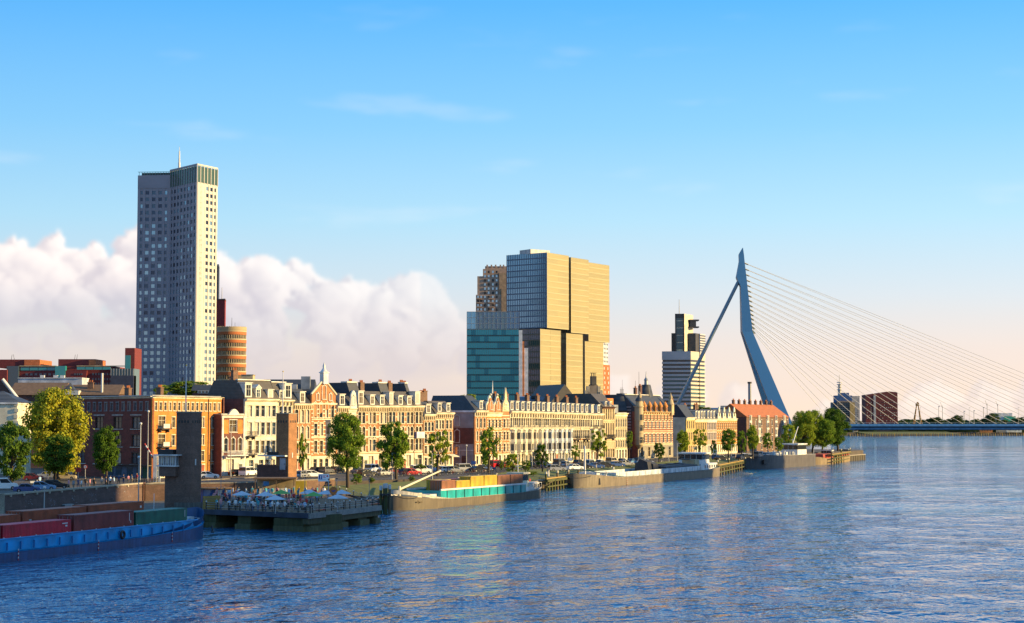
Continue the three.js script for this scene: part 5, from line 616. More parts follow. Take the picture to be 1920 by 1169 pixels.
rowHouse(A3, d3, 1400, 1479, (w, a) => { const h = HY(782, a); return { name: 'orange_roofed_apartments', label: 'long brick apartment block under a bright orange tiled roof', h, depth: 13, wall: M.brickBrown, side: M.brickDark, trim: M.white, floors: [10.2, 7, 3.9, 0.9].flatMap((y) => [{ y, h: 2.2, xs: [...Array(8)].map((_, i) => (i + 0.5) * w / 8 + 1.4), w: 1.5, style: 'plain' }]), roof: { type: 'gable', h: 5, m: M.tileOrange, chimneys: [...Array(8)].map((_, i) => [(i + 0.6) * w / 8, -6.5, 1.4]) }, extra: (g) => { for (let i = 0; i < 5; i++) { const x = w * (0.08 + i * 0.2), s = part(g, 'window_strip', bx(x - 1.5, x + 1.5, 3.6, h + 0.6, 0.02, 0.3), M.white); for (let k = 0; k < 4; k++) for (const q of [-0.7, 0.7]) ubox(s, 'pane', pick(PANES), x + q, 4.9 + k * 2.75, 0.32, 1.1, 2, 0.05); } part(g, 'side_gable', prismX([[0, h - 0.1], [-6.5, h + 4.7], [-13, h - 0.1]], 0.02, 0.3), M.brickDark); ubox(g, 'side_window', M.glassBlue, -0.02, 10.4, -6, 0.15, 2.2, 3); } }; });
{ const c = pt(1358, 800), g = thing('blue_roofed_hall', 'dull blue roof and grey block behind the striped gablets', 'building', [c[0], QY, c[1]]), Y = (p) => Yat(p, 800) - QY; part(g, 'wall', bx(-5, 7, 0, Y(772), -12, 0), M.concreteDark); part(g, 'roof', prismX([[0.5, Y(773)], [-6, Y(765)], [-12.5, Y(773)]], -5.4, 5.4), mat([0.10, 0.16, 0.26], { r: 0.45 })); part(g, 'roof_unit', merge([cb(0.6, Y(766), -5, 3, 1.2, 2), cyl(5.2, Y(773), 0, 0.15, 0.05, 4)]), M.zinc); part(g, 'annex', bx(7, 15, 0, Y(767), -12, -1), M.sand); }
// orange apartment block at the left end
{
  const C = gp(284, 898, QY), R = gp(413.5, 892, QY), d = dirOf(C, R), Lp = gp(136, 893, QY), dl = dirOf(Lp, C), h = HY(743, C), w = Math.hypot(R[0] - C[0], R[1] - C[1]), wl = Math.hypot(C[0] - Lp[0], C[1] - Lp[1]);
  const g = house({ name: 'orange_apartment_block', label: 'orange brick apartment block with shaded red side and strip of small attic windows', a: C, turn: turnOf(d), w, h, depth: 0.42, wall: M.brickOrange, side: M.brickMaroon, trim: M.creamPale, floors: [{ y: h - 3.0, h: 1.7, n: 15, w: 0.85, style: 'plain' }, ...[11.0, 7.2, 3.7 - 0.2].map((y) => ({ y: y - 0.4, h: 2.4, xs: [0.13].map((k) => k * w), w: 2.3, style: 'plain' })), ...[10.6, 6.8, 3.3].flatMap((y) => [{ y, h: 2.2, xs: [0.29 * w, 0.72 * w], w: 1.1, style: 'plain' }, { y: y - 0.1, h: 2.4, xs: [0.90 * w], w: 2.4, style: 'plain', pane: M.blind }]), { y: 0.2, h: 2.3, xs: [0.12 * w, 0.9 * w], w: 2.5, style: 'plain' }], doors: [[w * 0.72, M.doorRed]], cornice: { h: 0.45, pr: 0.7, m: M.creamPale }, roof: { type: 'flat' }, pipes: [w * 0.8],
    extra: (g) => { for (const y of [10.4, 6.6]) { balcony(g, w * 0.14, y, 3.4, 1.2, M.iron); const cl = part(g, 'hanging_laundry', bx(w * 0.14 - 1.2, w * 0.14 + 0.9, y + 0.1, y + 1, 1.22, 1.26), M.white); } } });
  const s = thing('red_apartment_wing', 'shaded dark red brick wing with wide windows, left of the orange front', 'house', [Lp[0], QY, Lp[1]], turnOf(dl)), xs = [0.1, 0.335, 0.57, 0.80].map((k) => k * wl), wins = []; const W = wl - 0.02;
  for (const y of [10.5, 6.7, 3.0]) for (const x of xs) wins.push([x, y, 2.7, 2.3, 0]); const at = []; for (let i = 0; i < 13; i++) at.push([(i + 0.7) * W / 13.6, h - 3.0, 0.8, 1.7, 0]);
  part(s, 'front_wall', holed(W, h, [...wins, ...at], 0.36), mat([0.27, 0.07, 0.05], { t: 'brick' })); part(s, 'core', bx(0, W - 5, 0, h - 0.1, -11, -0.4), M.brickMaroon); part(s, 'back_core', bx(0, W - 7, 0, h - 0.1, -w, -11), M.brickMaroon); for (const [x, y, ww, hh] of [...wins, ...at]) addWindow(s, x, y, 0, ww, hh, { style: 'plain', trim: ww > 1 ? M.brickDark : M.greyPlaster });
  cornice(s, W, h - 0.45, { h: 0.45, pr: 0.7, m: M.white }); { const q = [[0.1, -0.1], [W - 0.1, -0.1]], e = new THREE.Vector3(R[0] - C[0], 0, R[1] - C[1]).applyAxisAngle(new THREE.Vector3(0, 1, 0), -turnOf(dl)); part(s, 'roof', prismY([...q, [W - 0.5 + e.x, e.z], [e.x * 0.6, e.z]], h, h + 0.2), M.zinc); part(s, 'rear_wall', bx(0.2, W - 6, 0, h - 0.05, -w - 0.3, -w), M.brickMaroon); } for (const [, y] of [[0, 10.2], [0, 13.2], [0, 6.4], [0, 2.7]]) part(s, 'sill_band', merge(xs.map((x) => bx(x - 1.9, x + 1.9, y, y + 0.16, -0.02, 0.14))), M.white);
  const art = mat([0.16, 0.22, 0.34], { t: 'dirt' }); part(s, 'shop_front', bx(W * 0.42, W * 0.99, 0.1, 2.5, 0.02, 0.12), art); part(s, 'shop_door', bx(W * 0.9, W * 0.96, 0.1, 2.3, 0.12, 0.2), mat([0.04, 0.12, 0.07])); part(s, 'shop_panels', merge([0.46, 0.56, 0.7, 0.82].map((k) => bx(W * k, W * k + 2, 0.5, 2.2, 0.12, 0.16))), M.glassBlue); part(s, 'canopy', bx(W * 0.5, W * 1.0, 2.6, 2.8, 0, 0.9), M.iron);
  for (const x of [0.3, 0.7]) chimney(s, W * x + 3, h + 0.2, -6, 1.6);
}
// buildings behind the left trees
{
  const D = 455, c = pt(110, D), g = thing('brown_roofed_row', 'row under long brown tiled roofs behind the big tree', 'house', [c[0], QY, c[1]]), s = D / FPX, X = (p) => (p - 110) * s, Y = (p) => Yat(p, D) - QY;
  part(g, 'wall', bx(X(20), X(222), 0, Y(740), -12, 0), M.brickDark); part(g, 'roof', prismX([[0.5, Y(741)], [-6, Y(717)], [-12.5, Y(741)]], X(14), X(116)), M.tileBrown); part(g, 'roof', prismX([[0.5, Y(741)], [-5, Y(721)], [-12.5, Y(741)]], X(110), X(222)), M.tileBrown); part(g, 'dormer', bx(X(116), X(148), Y(741), Y(733), -3, 1.2), M.white); part(g, 'dormer_roof', new THREE.CylinderGeometry(0.05, 2.6, 2.4, 4).rotateY(Math.PI / 4), M.slate, X(129), Y(727), -0.6); for (const p of [163, 236, 243, 252]) { if (p < 222) chimney(g, X(p), Y(731), -3, 1.8); } part(g, 'vent_pipe', cyl(X(188), Y(738), -1, 0.3, 0.3, Y(700) - Y(738)), M.whitePaint);
  const gw = new THREE.Shape([[X(-14), 0], [X(32), 0], [X(32), Y(748)], [X(7), Y(713)], [X(2), Y(713)], [X(-14), Y(735)]].map((p) => new THREE.Vector2(...p))); part(g, 'end_gable', new THREE.ExtrudeGeometry(gw, { depth: 0.5, bevelEnabled: false }).translate(0, 0, 0.6), M.brickDark); part(g, 'gable_coping', tube([X(5), Y(712), 1.2], [X(34), Y(748), 1.2], 0.5, 0.5, 4), M.whitePaint);
  const e = 400, b = pt(0, e), k = thing('white_villa', 'pale plastered house corner with dark hipped roof at the left edge', 'house', [b[0], QY, b[1]]), q = e / FPX, yy = (p) => Yat(p, e) - QY; part(k, 'wall', bx(-30 * q, 31 * q, 0, yy(758), -12, 0), M.creamPale); part(k, 'eaves', bx(-31 * q, 33 * q, yy(758), yy(755), -12.3, 0.4), M.whitePaint); part(k, 'roof', new THREE.CylinderGeometry(0.3, 8, yy(733) - yy(755), 4).rotateY(Math.PI / 4).translate(0, (yy(733) + yy(755)) / 2, 0), M.slate, -8 * q - 0.3, 0, -5.6); for (let i = 0; i < 12; i++) ubox(k, 'quoin', M.creamPale, 30 * q - (i % 2) * 0.15, i * 1.4 + 0.4, 0.1, 0.9, 0.8, 0.2); for (const x of [12, -8]) for (const y of [9.2, 5, 1]) addWindow(k, x * q, y, 0.06, 1.2, 2, { style: 'plain', paneMat: M.glass });
  const u = pt(92, 610), f = thing('white_flat_block', 'white low flat block between red offices and brown roofs', 'building', [u[0], QY, u[1]]), z = 610 / FPX; part(f, 'wall', bx(-60 * z, 60 * z, 0, Yat(710, 610) - QY, -10, 0), mat([0.55, 0.57, 0.62])); part(f, 'roof_edge', bx(-60.5 * z, 60.5 * z, Yat(710, 610) - QY, Yat(708.6, 610) - QY, -10, 0.3), M.whitePaint); part(f, 'roof_units', merge([-20, 5, 18].map((x) => cb(x * z, Yat(709, 610) - QY, -4, 1.4, 1, 1.2))), M.steelPaint);
  const v = pt(450, 470), n = thing('slate_attic_block', 'dark slate attic with white window band behind the orange block', 'house', [v[0], QY, v[1]]), zz = 470 / FPX, Y2 = (p) => Yat(p, 470) - QY; part(n, 'wall', bx(-90 * zz, 0, 0, Y2(737), -10, 0), M.brickMaroon); part(n, 'roof', prismX([[0.3, Y2(733)], [-2, Y2(722)], [-9, Y2(722)], [-10, Y2(733)]], -92 * zz, 8 * zz), M.slate); part(n, 'window_band', bx(-80 * zz, -38 * zz, Y2(738), Y2(733), 0.02, 0.3), M.white); for (let i = 0; i < 6; i++) ubox(n, 'pane', M.glass, (-76 + i * 6.5) * zz, Y2(735.4), 0.32, 4.4 * zz, 0.5, 0.06); chimney(n, -3, Y2(722), -4, 2.2);
}
// ---------- brick bridge towers, walls, terrace ----------
const RD = [0.45, -0.893], RN = [0.893, 0.45];                 // along the quay, and towards the river
function brickTower(px, D, label, o) {
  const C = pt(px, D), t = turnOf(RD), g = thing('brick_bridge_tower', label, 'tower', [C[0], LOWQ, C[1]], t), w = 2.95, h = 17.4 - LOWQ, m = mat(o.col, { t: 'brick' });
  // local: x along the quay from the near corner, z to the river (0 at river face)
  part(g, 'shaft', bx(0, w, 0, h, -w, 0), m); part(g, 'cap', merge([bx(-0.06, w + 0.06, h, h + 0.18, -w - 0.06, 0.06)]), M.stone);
  for (let i = 0; i < 4; i++) { ubox(g, 'vent_opening', M.black, 0.55 + i * 0.62, h - 1.5, 0.01, 0.3, 0.45, 0.06); ubox(g, 'vent_opening', M.black, -0.01, h - 1.5, -0.55 - i * 0.62, 0.06, 0.45, 0.3); }
  ubox(g, 'white_plate', M.whitePaint, w * 0.45, h * 0.49, 0.03, 0.28, 1.0, 0.08); part(g, 'plinth', bx(-0.15, w + 0.15, 0, 1.2, -w - 0.15, 0.15), M.concreteDark);
  if (o.extra) o.extra(g, w, h, m); return g;
}
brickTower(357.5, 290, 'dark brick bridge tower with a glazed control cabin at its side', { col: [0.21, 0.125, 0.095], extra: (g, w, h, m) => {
  const b = part(g, 'cabin_base', merge([bx(-0.6, 2.4, 5.5, 7.1, -w - 3.0, -w + 0.4), bx(0.2, 2.2, 0, 5.5, -w - 2.4, -w)]), m); part(g, 'cabin_floor', bx(-0.9, 2.7, 7.1, 7.3, -w - 3.3, -w + 0.7), M.whitePaint);
  const c = part(g, 'cabin_glazing', bx(-0.6, 2.4, 7.3, 8.9, -w - 3.0, -w + 0.4), mat([0.20, 0.24, 0.28], { r: 0.08, m: 0.4, t: null })); for (let i = 0; i < 8; i++) ubox(c, 'mullion', M.whitePaint, -0.62, 8.1, -w - 2.95 + i * 0.47, 0.12, 1.6, 0.12); for (let i = 0; i < 6; i++) ubox(c, 'mullion', M.whitePaint, -0.55 + i * 0.58, 8.1, -w + 0.42, 0.12, 1.6, 0.12); for (const z of [-w - 2.2, -w - 1.1, -w]) ubox(c, 'blind', M.blind, -0.64, 8.2, z - 0.2, 0.05, 1.2, 0.5);
  part(g, 'cabin_roof', bx(-1.2, 3, 8.9, 9.1, -w - 3.6, -w + 1.2), M.whitePaint); part(g, 'roof_top', bx(-0.7, 2.4, 9.1, 9.9, -w - 3.2, -w - 0.1), M.black); } });
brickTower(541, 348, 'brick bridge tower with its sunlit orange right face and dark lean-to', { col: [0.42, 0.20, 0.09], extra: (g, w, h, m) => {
  part(g, 'lean_to', bx(0.1, 3.2, 0, 5.9, -w - 4.6, -w), M.brickDark); part(g, 'lean_to', bx(-0.1, 2.6, 0, 5.7, -w - 0.1, -0.3), M.brickDark); part(g, 'canopy', bx(-0.9, 3, 7.6, 7.85, -w - 3.8, -0.2), M.whitePaint); part(g, 'canopy_top', bx(-0.2, 2, 7.85, 8.5, -w - 2, -w + 0.6), M.black); const d = part(g, 'service_door', bx(-0.2, -0.02, 5.0, 7.3, -1.9, -0.6), mat([0.55, 0.55, 0.60])); ubox(d, 'handle', M.iron, -0.24, 6.1, -0.75, 0.06, 0.3, 0.06); part(g, 'ladder', merge([bx(-0.14, -0.1, 1.2, 3.4, -w + 0.1, -w + 0.16), bx(-0.14, -0.1, 1.2, 3.4, -w + 0.7, -w + 0.76), ...[0, 1, 2, 3, 4].map((i) => bx(-0.14, -0.1, 1.4 + i * 0.45, 1.46 + i * 0.45, -w + 0.1, -w + 0.76))]), M.steel); } });
for (const [px, D, y0, top, lb] of [[347, 291, 17.6, 685, 'white flagpole standing on the dark bridge tower'], [520.5, 350, 17.58, 697, 'cream flagpole on the sunlit bridge tower']]) { const c = pt(px, D), q = px < 400 ? [c[0] - 0.2, c[1] - 1.4] : [pt(541, 348)[0] - 1.4, pt(541, 348)[1] - 1.6], g = thing('flagpole', lb, 'flagpole', [q[0], y0, q[1]]); part(g, 'pole', cyl(0, 0, 0, 0.12, 0.06, Yat(top, D) - y0, 8), M.whitePaint); part(g, 'finial', new THREE.SphereGeometry(0.14, 8, 6), M.yellow, 0, Yat(top, D) - y0, 0); }
{ // quay wall at the left, coped
  const a = [-79.0, -273.6], b = [-68.0, -323.8], d = dirOf(a, b), L = Math.hypot(b[0] - a[0], b[1] - a[1]), g = thing('brick_quay_wall', 'long dark brick quay wall with stone coping below the street trees', 'wall', [a[0], LOWQ, a[1]], turnOf(d)), h = QY - LOWQ + 0.75;
  part(g, 'wall', bx(0, L, 0, h - 0.25, -0.3, 0.25), mat([0.17, 0.105, 0.095], { t: 'brick' })); for (let i = 0; i < 26; i++) ubox(g, 'coping_stone', M.stone, (i + 0.5) * L / 26, h - 0.12, 0, L / 26 - 0.03, 0.26, 0.8); for (let i = 0; i < 12; i++) ubox(g, 'coping_corbel', M.stone, (i + 0.5) * L / 12, h - 0.4, 0.34, 0.5, 0.3, 0.22); part(g, 'end_pier', bx(-1.6, -0.02, 0, h + 0.1, -0.7, 0.5), M.stone); part(g, 'end_pier', bx(L, L + 0.9, 0, h, -0.7, 0.5), M.brickDark);
  const gr = mat([0.38, 0.38, 0.46]), strokes = []; for (let i = 0; i < 46; i++) { const k = pick([8, 16, 24, 31, 32, 40, 45]) + rr(-1.4, 1.4), y = rr(0.8, 2.2); strokes.push(new THREE.BoxGeometry(rr(0.15, 0.6), 0.05, 0.012).rotateZ(rr(-1.3, 1.3)).translate(k, y, 0.256)); } const s = part(g, 'chalk_graffiti', merge(strokes), gr); s.userData.kind = 'stuff';
  const w2 = [[-67.4, -324.4], [-52, -329.4], [-43, -341.5], [-35.6, -351.6]]; w2.slice(1).forEach((q, i) => { const p = w2[i], dd = dirOf(p, q), l = Math.hypot(q[0] - p[0], q[1] - p[1]), r = thing('retaining_wall', ['shaded retaining wall behind the dark bridge tower', 'orange lit retaining wall between the two bridge towers', 'stone retaining wall right of the sunlit bridge tower'][i], 'wall', [p[0], LOWQ - 0.3, p[1]], turnOf(dd)), hh = QY - LOWQ + 0.7; part(r, 'wall', bx(0.02, l - 0.02, 0, hh, 0.02, 0.4), i === 1 ? M.brickBrown : M.brickBrown); part(r, 'coping', bx(0, l, hh, hh + 0.2, -0.05, 0.5), M.stone); });
  const u = inland(EDGE[6], 9), v = [-35.6, -351.6]; 
}
{ // terrace on the water
  const Y = 2.6, F = [gp(383, 957, Y), gp(578, 964.5, Y), gp(713, 949, Y), gp(640, 927, Y), gp(400, 930, Y)], g = thing('floating_terrace', 'crowded timber terrace on mossy concrete blocks over the water', 'terrace', [F[1][0], 0, F[1][1]]), L = F.map(([x, z]) => [x - F[1][0], z - F[1][1]]);
  part(g, 'deck', prismY(L, Y - 0.3, Y), M.wood); const edge = (a, b, nm, m, y0, y1, z0, z1) => { const d = dirOf(a, b), l = Math.hypot(b[0] - a[0], b[1] - a[1]); return part(g, nm, bx(0, l, y0, y1, z0, z1), m, a[0], 0, a[1], turnOf(d)); };
  edge(L[0], L[1], 'edge_beam', mat([0.06, 0.07, 0.10]), Y - 0.62, Y + 0.12, -0.1, 0.2); edge(L[1], L[2], 'edge_beam', M.concrete, Y - 0.7, Y + 0.06, -0.1, 0.25); edge(L[1], L[2], 'under_beam', mat([0.12, 0.105, 0.05], { t: 'streak' }), Y - 1.5, Y - 0.72, -0.9, 0);
  const moss = mat([0.085, 0.085, 0.03], { t: 'streak' }); const alongP = (a, b, k, w, dep, h) => { const d = dirOf(a, b), l = Math.hypot(b[0] - a[0], b[1] - a[1]); part(g, 'concrete_block', bx(l * k - w / 2, l * k + w / 2, -1.5, h, -dep, -0.3), moss, a[0], 0, a[1], turnOf(d)); part(g, 'block_ledge', bx(l * k - w / 2 - 0.2, l * k + w / 2 + 0.2, -1.5, 0.75, -dep, 0.1), mat([0.13, 0.125, 0.055], { t: 'streak' }), a[0], 0, a[1], turnOf(d)); };
  for (const k of [0.04, 0.38, 0.86]) alongP(L[0], L[1], k, k === 0.86 ? 3.4 : 2.6, 9, Y - 0.4); for (const [k, w] of [[0.12, 4.5], [0.46, 3], [0.76, 3.2], [0.96, 1.6]]) alongP(L[1], L[2], k, w, 6, Y - 0.75);
  // railing with capped posts
  for (const [a, b, n] of [[L[0], L[1], 9], [L[1], L[2], 12], [L[2], L[3], 5]]) { const d = dirOf(a, b), l = Math.hypot(b[0] - a[0], b[1] - a[1]), t = turnOf(d); part(g, 'rail', merge([0.45, 0.8, 1.1].map((y) => bx(0, l, Y + y, Y + y + 0.06, -0.4, -0.34))), M.zinc, a[0], 0, a[1], t); for (let i = 0; i <= n; i++) { const x = a[0] + d[0] * l * (i / n), z = a[1] + d[1] * l * (i / n), q = part(g, 'rail_post', cb(0, Y, -0.37, 0.12, 1.2, 0.12), M.iron, x, 0, z, t); part(q, 'post_lamp', new THREE.SphereGeometry(0.12, 8, 6), M.whitePaint, 0, Y + 1.28, -0.37); } }
  // tables and seated guests
  const inside = (u, v) => { const f0 = [mix(F[0][0], F[1][0], u), mix(F[0][1], F[1][1], u)], f1 = [mix(F[4][0], F[3][0], u), mix(F[4][1], F[3][1], u)]; return [mix(f0[0], f1[0], v), mix(f0[1], f1[1], v)]; };
  globalThis.TERR = { F, Y, inside };
  let n = 0; for (const v of [0.13, 0.36, 0.6]) for (let i = 0; i < 6; i++) { const [x, z] = inside((i + 0.75) / 6.6, v); n++; const t = thing('terrace_table', `wooden terrace table, ${ord(i + 1)} from left in the ${['front', 'middle', 'back'][[0.13, 0.36, 0.6].indexOf(v)]} row`, 'table', [x, Y, z], 0.5, 'tables on the terrace'); part(t, 'table_top', cb(0, 0.7, 0, 1.7, 0.06, 0.8), M.woodYellow); for (const s of [-1, 1]) { part(t, 'leg', merge([tube([s * 0.6, 0, 0.4], [s * 0.6, 0.7, -0.2], 0.04), tube([s * 0.6, 0, -0.4], [s * 0.6, 0.7, 0.2], 0.04)]), M.wood); part(t, 'bench', cb(0, 0.42, s * 0.75, 1.7, 0.05, 0.3), M.woodYellow); } }
  // parasols
  const um = [[453, 925, 0, 'pale blue parasol at the left end of the terrace'], [516, 933, 0, 'pale blue parasol in front of the green one'], [497, 926, 0, 'half hidden pale blue parasol left of centre'], [527, 922.5, 1, 'green parasol near the terrace bar'], [579, 922, 0, 'pale blue parasol behind the big green one'], [588, 926.5, 1, 'big green parasol in the middle of the terrace'], [611, 923, 0, 'pale blue parasol left of the round orange sign'], [633, 931, 0, 'pale blue parasol at the front right, beside the orange sign'], [641, 922.5, 0, 'farthest pale blue parasol on the right']];
  for (const [px, py, c, lb] of um) { const [x, z] = gp(px, py, 5.05), u = thing('parasol', lb, 'parasol', [x, Y, z], rr(0, 1), 'terrace parasols'); part(u, 'pole', cyl(0, 0, 0, 0.035, 0.03, 2.7, 6), M.whitePaint); part(u, 'base', cyl(0, 0, 0, 0.3, 0.28, 0.1, 10), M.iron); const can = new THREE.ConeGeometry(1.6, 0.62, 8, 1, true); part(u, 'canopy', can, c ? M.green : M.paleBlue, 0, 2.45, 0); const rib = []; for (let i = 0; i < 8; i++) { const a = (i + 0.0) / 8 * 6.283; rib.push(tube([0, 2.7, 0], [Math.sin(a) * 1.55, 2.12, Math.cos(a) * 1.55], 0.015, 0.015, 4)); } part(u, 'ribs', merge(rib), M.whitePaint); }
  { const [x, z] = gp(495, 935, Y + 0.0), b = thing('terrace_bar', 'brown flat-roofed terrace bar with open front', 'kiosk', [x, LOWQ, z - 16], 0.05); part(b, 'roof', bx(-4.2, 3.6, 4.0, 4.25, -4, 1), M.tileBrown); part(b, 'back_wall', bx(-3.9, 3.3, 0, 4, -4, -3.8), M.sand); for (const q of [-3.8, 0, 3.2]) ubox(b, 'post', M.wood, q, 2, 0.8, 0.14, 4, 0.14); part(b, 'counter', bx(-3.4, 2.4, 0, 2.3, -0.4, 0), M.creamPale); part(b, 'yellow_panel', bx(3.4, 5.4, 0, 3.6, -1, -0.8), M.yellow); part(b, 'menu_board', bx(-2.4, -1.4, 2.8, 3.6, 0, 0.06), M.skyBlue); }
  { const [x, z] = gp(386, 937, Y), b = thing('blue_container', 'blue storage container beside the dark bridge tower', 'container', [x + 0.6, LOWQ, z - 10], 0.5); part(b, 'box', bx(-3, 2.2, 0, 2.6, -2.4, 0), mat([0.02, 0.10, 0.34], { r: 0.5 })); part(b, 'ribs', merge([...Array(16)].map((_, i) => bx(-2.9 + i * 0.32, -2.75 + i * 0.32, 0.15, 2.45, 0, 0.04))), mat([0.02, 0.09, 0.30], { r: 0.5 })); part(b, 'wooden_lid', bx(-3.6, 2.6, 2.6, 2.8, -2.6, 0.4), M.wood); }
  { const [x, z] = gp(397, 956, Y), b = thing('plank_screen', 'yellow plank windscreen at the left corner of the terrace', 'screen', [x, Y, z], 0.5); for (let i = 0; i < 6; i++) ubox(b, 'plank', i % 2 ? M.woodYellow : mat([0.48, 0.33, 0.11], { t: 'plank' }), 0, 0.18 + i * 0.34, -0.3, 2.7, 0.32, 0.08); for (const s of [-1.3, 0, 1.3]) ubox(b, 'post', M.wood, s, 1.05, -0.38, 0.1, 2.1, 0.1); for (let i = 0; i < 6; i++) ubox(b, 'plank', M.woodYellow, 1.36, 0.18 + i * 0.34, -1.5, 0.08, 0.32, 2.4); }
  { // sign boards
    const cv = document.createElement('canvas'); cv.width = 256; cv.height = 160; const c = cv.getContext('2d'); c.fillStyle = '#f2f2f4'; c.fillRect(0, 0, 256, 160); c.fillStyle = '#2d3f8f'; c.fillRect(14, 22, 78, 92); c.fillStyle = '#ffffff'; c.font = 'bold 96px sans-serif'; c.fillText('f', 36, 106); c.fillStyle = '#d0406a'; c.fillRect(112, 30, 60, 12); c.fillRect(112, 52, 40, 12); c.fillRect(112, 74, 66, 12); c.fillStyle = '#c8485c'; c.beginPath(); c.arc(212, 44, 22, 0, 7); c.fill(); c.fillStyle = '#7d8fc0'; c.fillRect(14, 124, 160, 10);
    const tx = new THREE.CanvasTexture(cv); tx.colorSpace = THREE.SRGBColorSpace; const [x, z] = pt(607.5, 302), s = thing('billboard', 'white billboard with a blue square and red marks behind the terrace', 'sign', [x, LOWQ, z]), h = Yat(903.5, 302) - LOWQ; part(s, 'board', bx(-0.95, 0.95, h, h + 1.3, -0.08, 0), M.whitePaint); part(s, 'print', new THREE.PlaneGeometry(1.84, 1.2), new THREE.MeshStandardMaterial({ map: tx, roughness: 0.6 }), 0, h + 0.65, 0.01); for (const q of [-0.8, 0.8]) part(s, 'post', cyl(q, 0, -0.04, 0.05, 0.05, h + 0.1, 6), M.whitePaint);
    const [rx, rz] = gp(624, 955, Y), r = thing('round_sign', 'round orange sign with a blue bird shape on a wooden post', 'sign', [rx, Y, rz - 0.6]), hy = Yat(921, -rz) - Y; part(r, 'disc', new THREE.CylinderGeometry(0.62, 0.62, 0.08, 24).rotateX(Math.PI / 2), M.orange, 0, hy, 0); part(r, 'bird_shape', new THREE.ExtrudeGeometry(new THREE.Shape().moveTo(-0.32, 0.02).quadraticCurveTo(0, -0.28, 0.3, 0.02).lineTo(0.38, 0.2).lineTo(0.14, 0.1).quadraticCurveTo(-0.05, 0.2, -0.32, 0.02), { depth: 0.03, bevelEnabled: false }), M.blueSign, 0, hy - 0.05, 0.045); part(r, 'post', bx(-0.09, 0.09, 0, hy - 0.5, -0.1, 0.02), M.wood);
    for (const [px, py, top, lb] of [[571, 958, 893, 'tall dark lamp pole at the front corner of the terrace'], [616, 953, 900, 'thin pole just left of the round sign'], [631, 952, 899, 'thin pole just right of the round sign'], [692, 946, 900, 'thin pole at the right end of the terrace'], [491, 950, 905, 'thin pole in the crowd at the left of the terrace'], [413.5, 950, 896, 'lamp pole beside the plank windscreen']]) { const [x2, z2] = gp(px, py, Y), p = thing('terrace_pole', lb, 'pole', [x2, Y, z2]); part(p, 'shaft', cyl(0, 0, 0, 0.06, 0.045, Yat(top, -z2) - Y, 6), M.zinc); part(p, 'head', cb(0, Yat(top, -z2) - Y, 0, 0.3, 0.14, 0.2), M.iron); } }
  { const [x, z] = gp(633, 957, Y), h = thing('hammock', 'striped hammock slung between two short posts at the terrace edge', 'hammock', [x, Y, z - 0.8]); const q = []; for (let i = 0; i < 8; i++) { const a = -1 + i / 4, b = -1 + (i + 1) / 4, y = (t) => 0.45 + 0.55 * t * t; q.push([[a, y(a), 0.35 * (1 - a * a) + 0.03], [b, y(b), 0.35 * (1 - b * b) + 0.03], [b, y(b), -0.35 * (1 - b * b) - 0.03], [a, y(a), -0.35 * (1 - a * a) - 0.03]]); } part(h, 'cloth', quads(q), M.white); for (const s of [-1.05, 1.05]) part(h, 'post', cyl(s, 0, 0, 0.07, 0.06, 1.5, 6), M.wood); }
  for (const [px, py, lb] of [[600, 958, 'heap of red lifebuoys and rope at the front of the terrace'], [703, 947, 'red coiled rope heap at the right tip of the terrace']]) { const [x, z] = gp(px, py, Y), r = thing('rope_heap', lb, 'rope', [x, Y, z - 0.3]); for (let i = 0; i < 3; i++) part(r, 'coil', new THREE.TorusGeometry(0.36 - i * 0.04, 0.08, 6, 14).rotateX(Math.PI / 2), i === 1 ? M.orange : M.red, i * 0.35 - 0.3, 0.09 + i * 0.03, (i % 2) * 0.2); }
}
{ // mooring piles and timber fenders
  const pile = (p, x, z, top, r = 0.26) => { const q = part(p, 'pile', cyl(x, -2, z, r, r * 0.92, top + 2, 10), pick([M.pile, M.pile, M.pileGreen])); return q; };
  const [x, z] = gp(722, 964, 0), d = thing('mooring_dolphin', 'cluster of white-capped timber mooring piles right of the terrace', 'mooring piles', [x, 0, z]); for (const [a, b] of [[-0.75, 0.1], [-0.2, -0.5], [0.2, 0.4], [0.75, -0.1], [0.05, -0.05]]) { const t = 5 + rr(-0.2, 0.2); const q = pile(d, a, b, t); part(q, 'cap', cyl(a, t - 0.75, b, 0.28, 0.27, 0.8, 10), M.whitePaint); } part(d, 'binding', cyl(0, 3.2, 0, 1.05, 1.05, 0.25, 14), M.iron);
  const jetty = (pa, pb, n, top, label) => { const a = gp(pa[0], pa[1], 0), b = gp(pb[0], pb[1], 0), dd = dirOf(a, b), l = Math.hypot(b[0] - a[0], b[1] - a[1]), g = thing('timber_fender', label, 'jetty', [a[0], 0, a[1]], turnOf(dd)); for (let i = 0; i < n; i++) pile(g, i * l / (n - 1), 0, top - (i % 4 ? 0.7 : -0.6), 0.28); for (const y of [0.9, 2.1, top - 1]) part(g, 'waling_beam', bx(-0.4, l + 0.4, y, y + 0.3, 0.26, 0.5), M.pileGreen); part(g, 'deck_beam', bx(-0.4, l + 0.4, top - 0.65, top - 0.4, -1.6, 0.3), M.woodYellow); for (let i = 0; i < n; i += 4) part(g, 'bollard', cyl(i * l / (n - 1), top + 0.55, 0, 0.3, 0.24, 0.5, 10), M.creamPale); };
  jetty([1024, 922], [1094, 911], 15, 3.4, 'mossy timber fender between the container barge and the long tan barge'); jetty([1346, 893], [1399, 880], 12, 3.6, 'timber fender between the long tan barge and the dark bowed barge'); jetty([1560, 871.5], [1606, 862.5], 12, 4.2, 'dark pile head at the tip of the island');
}
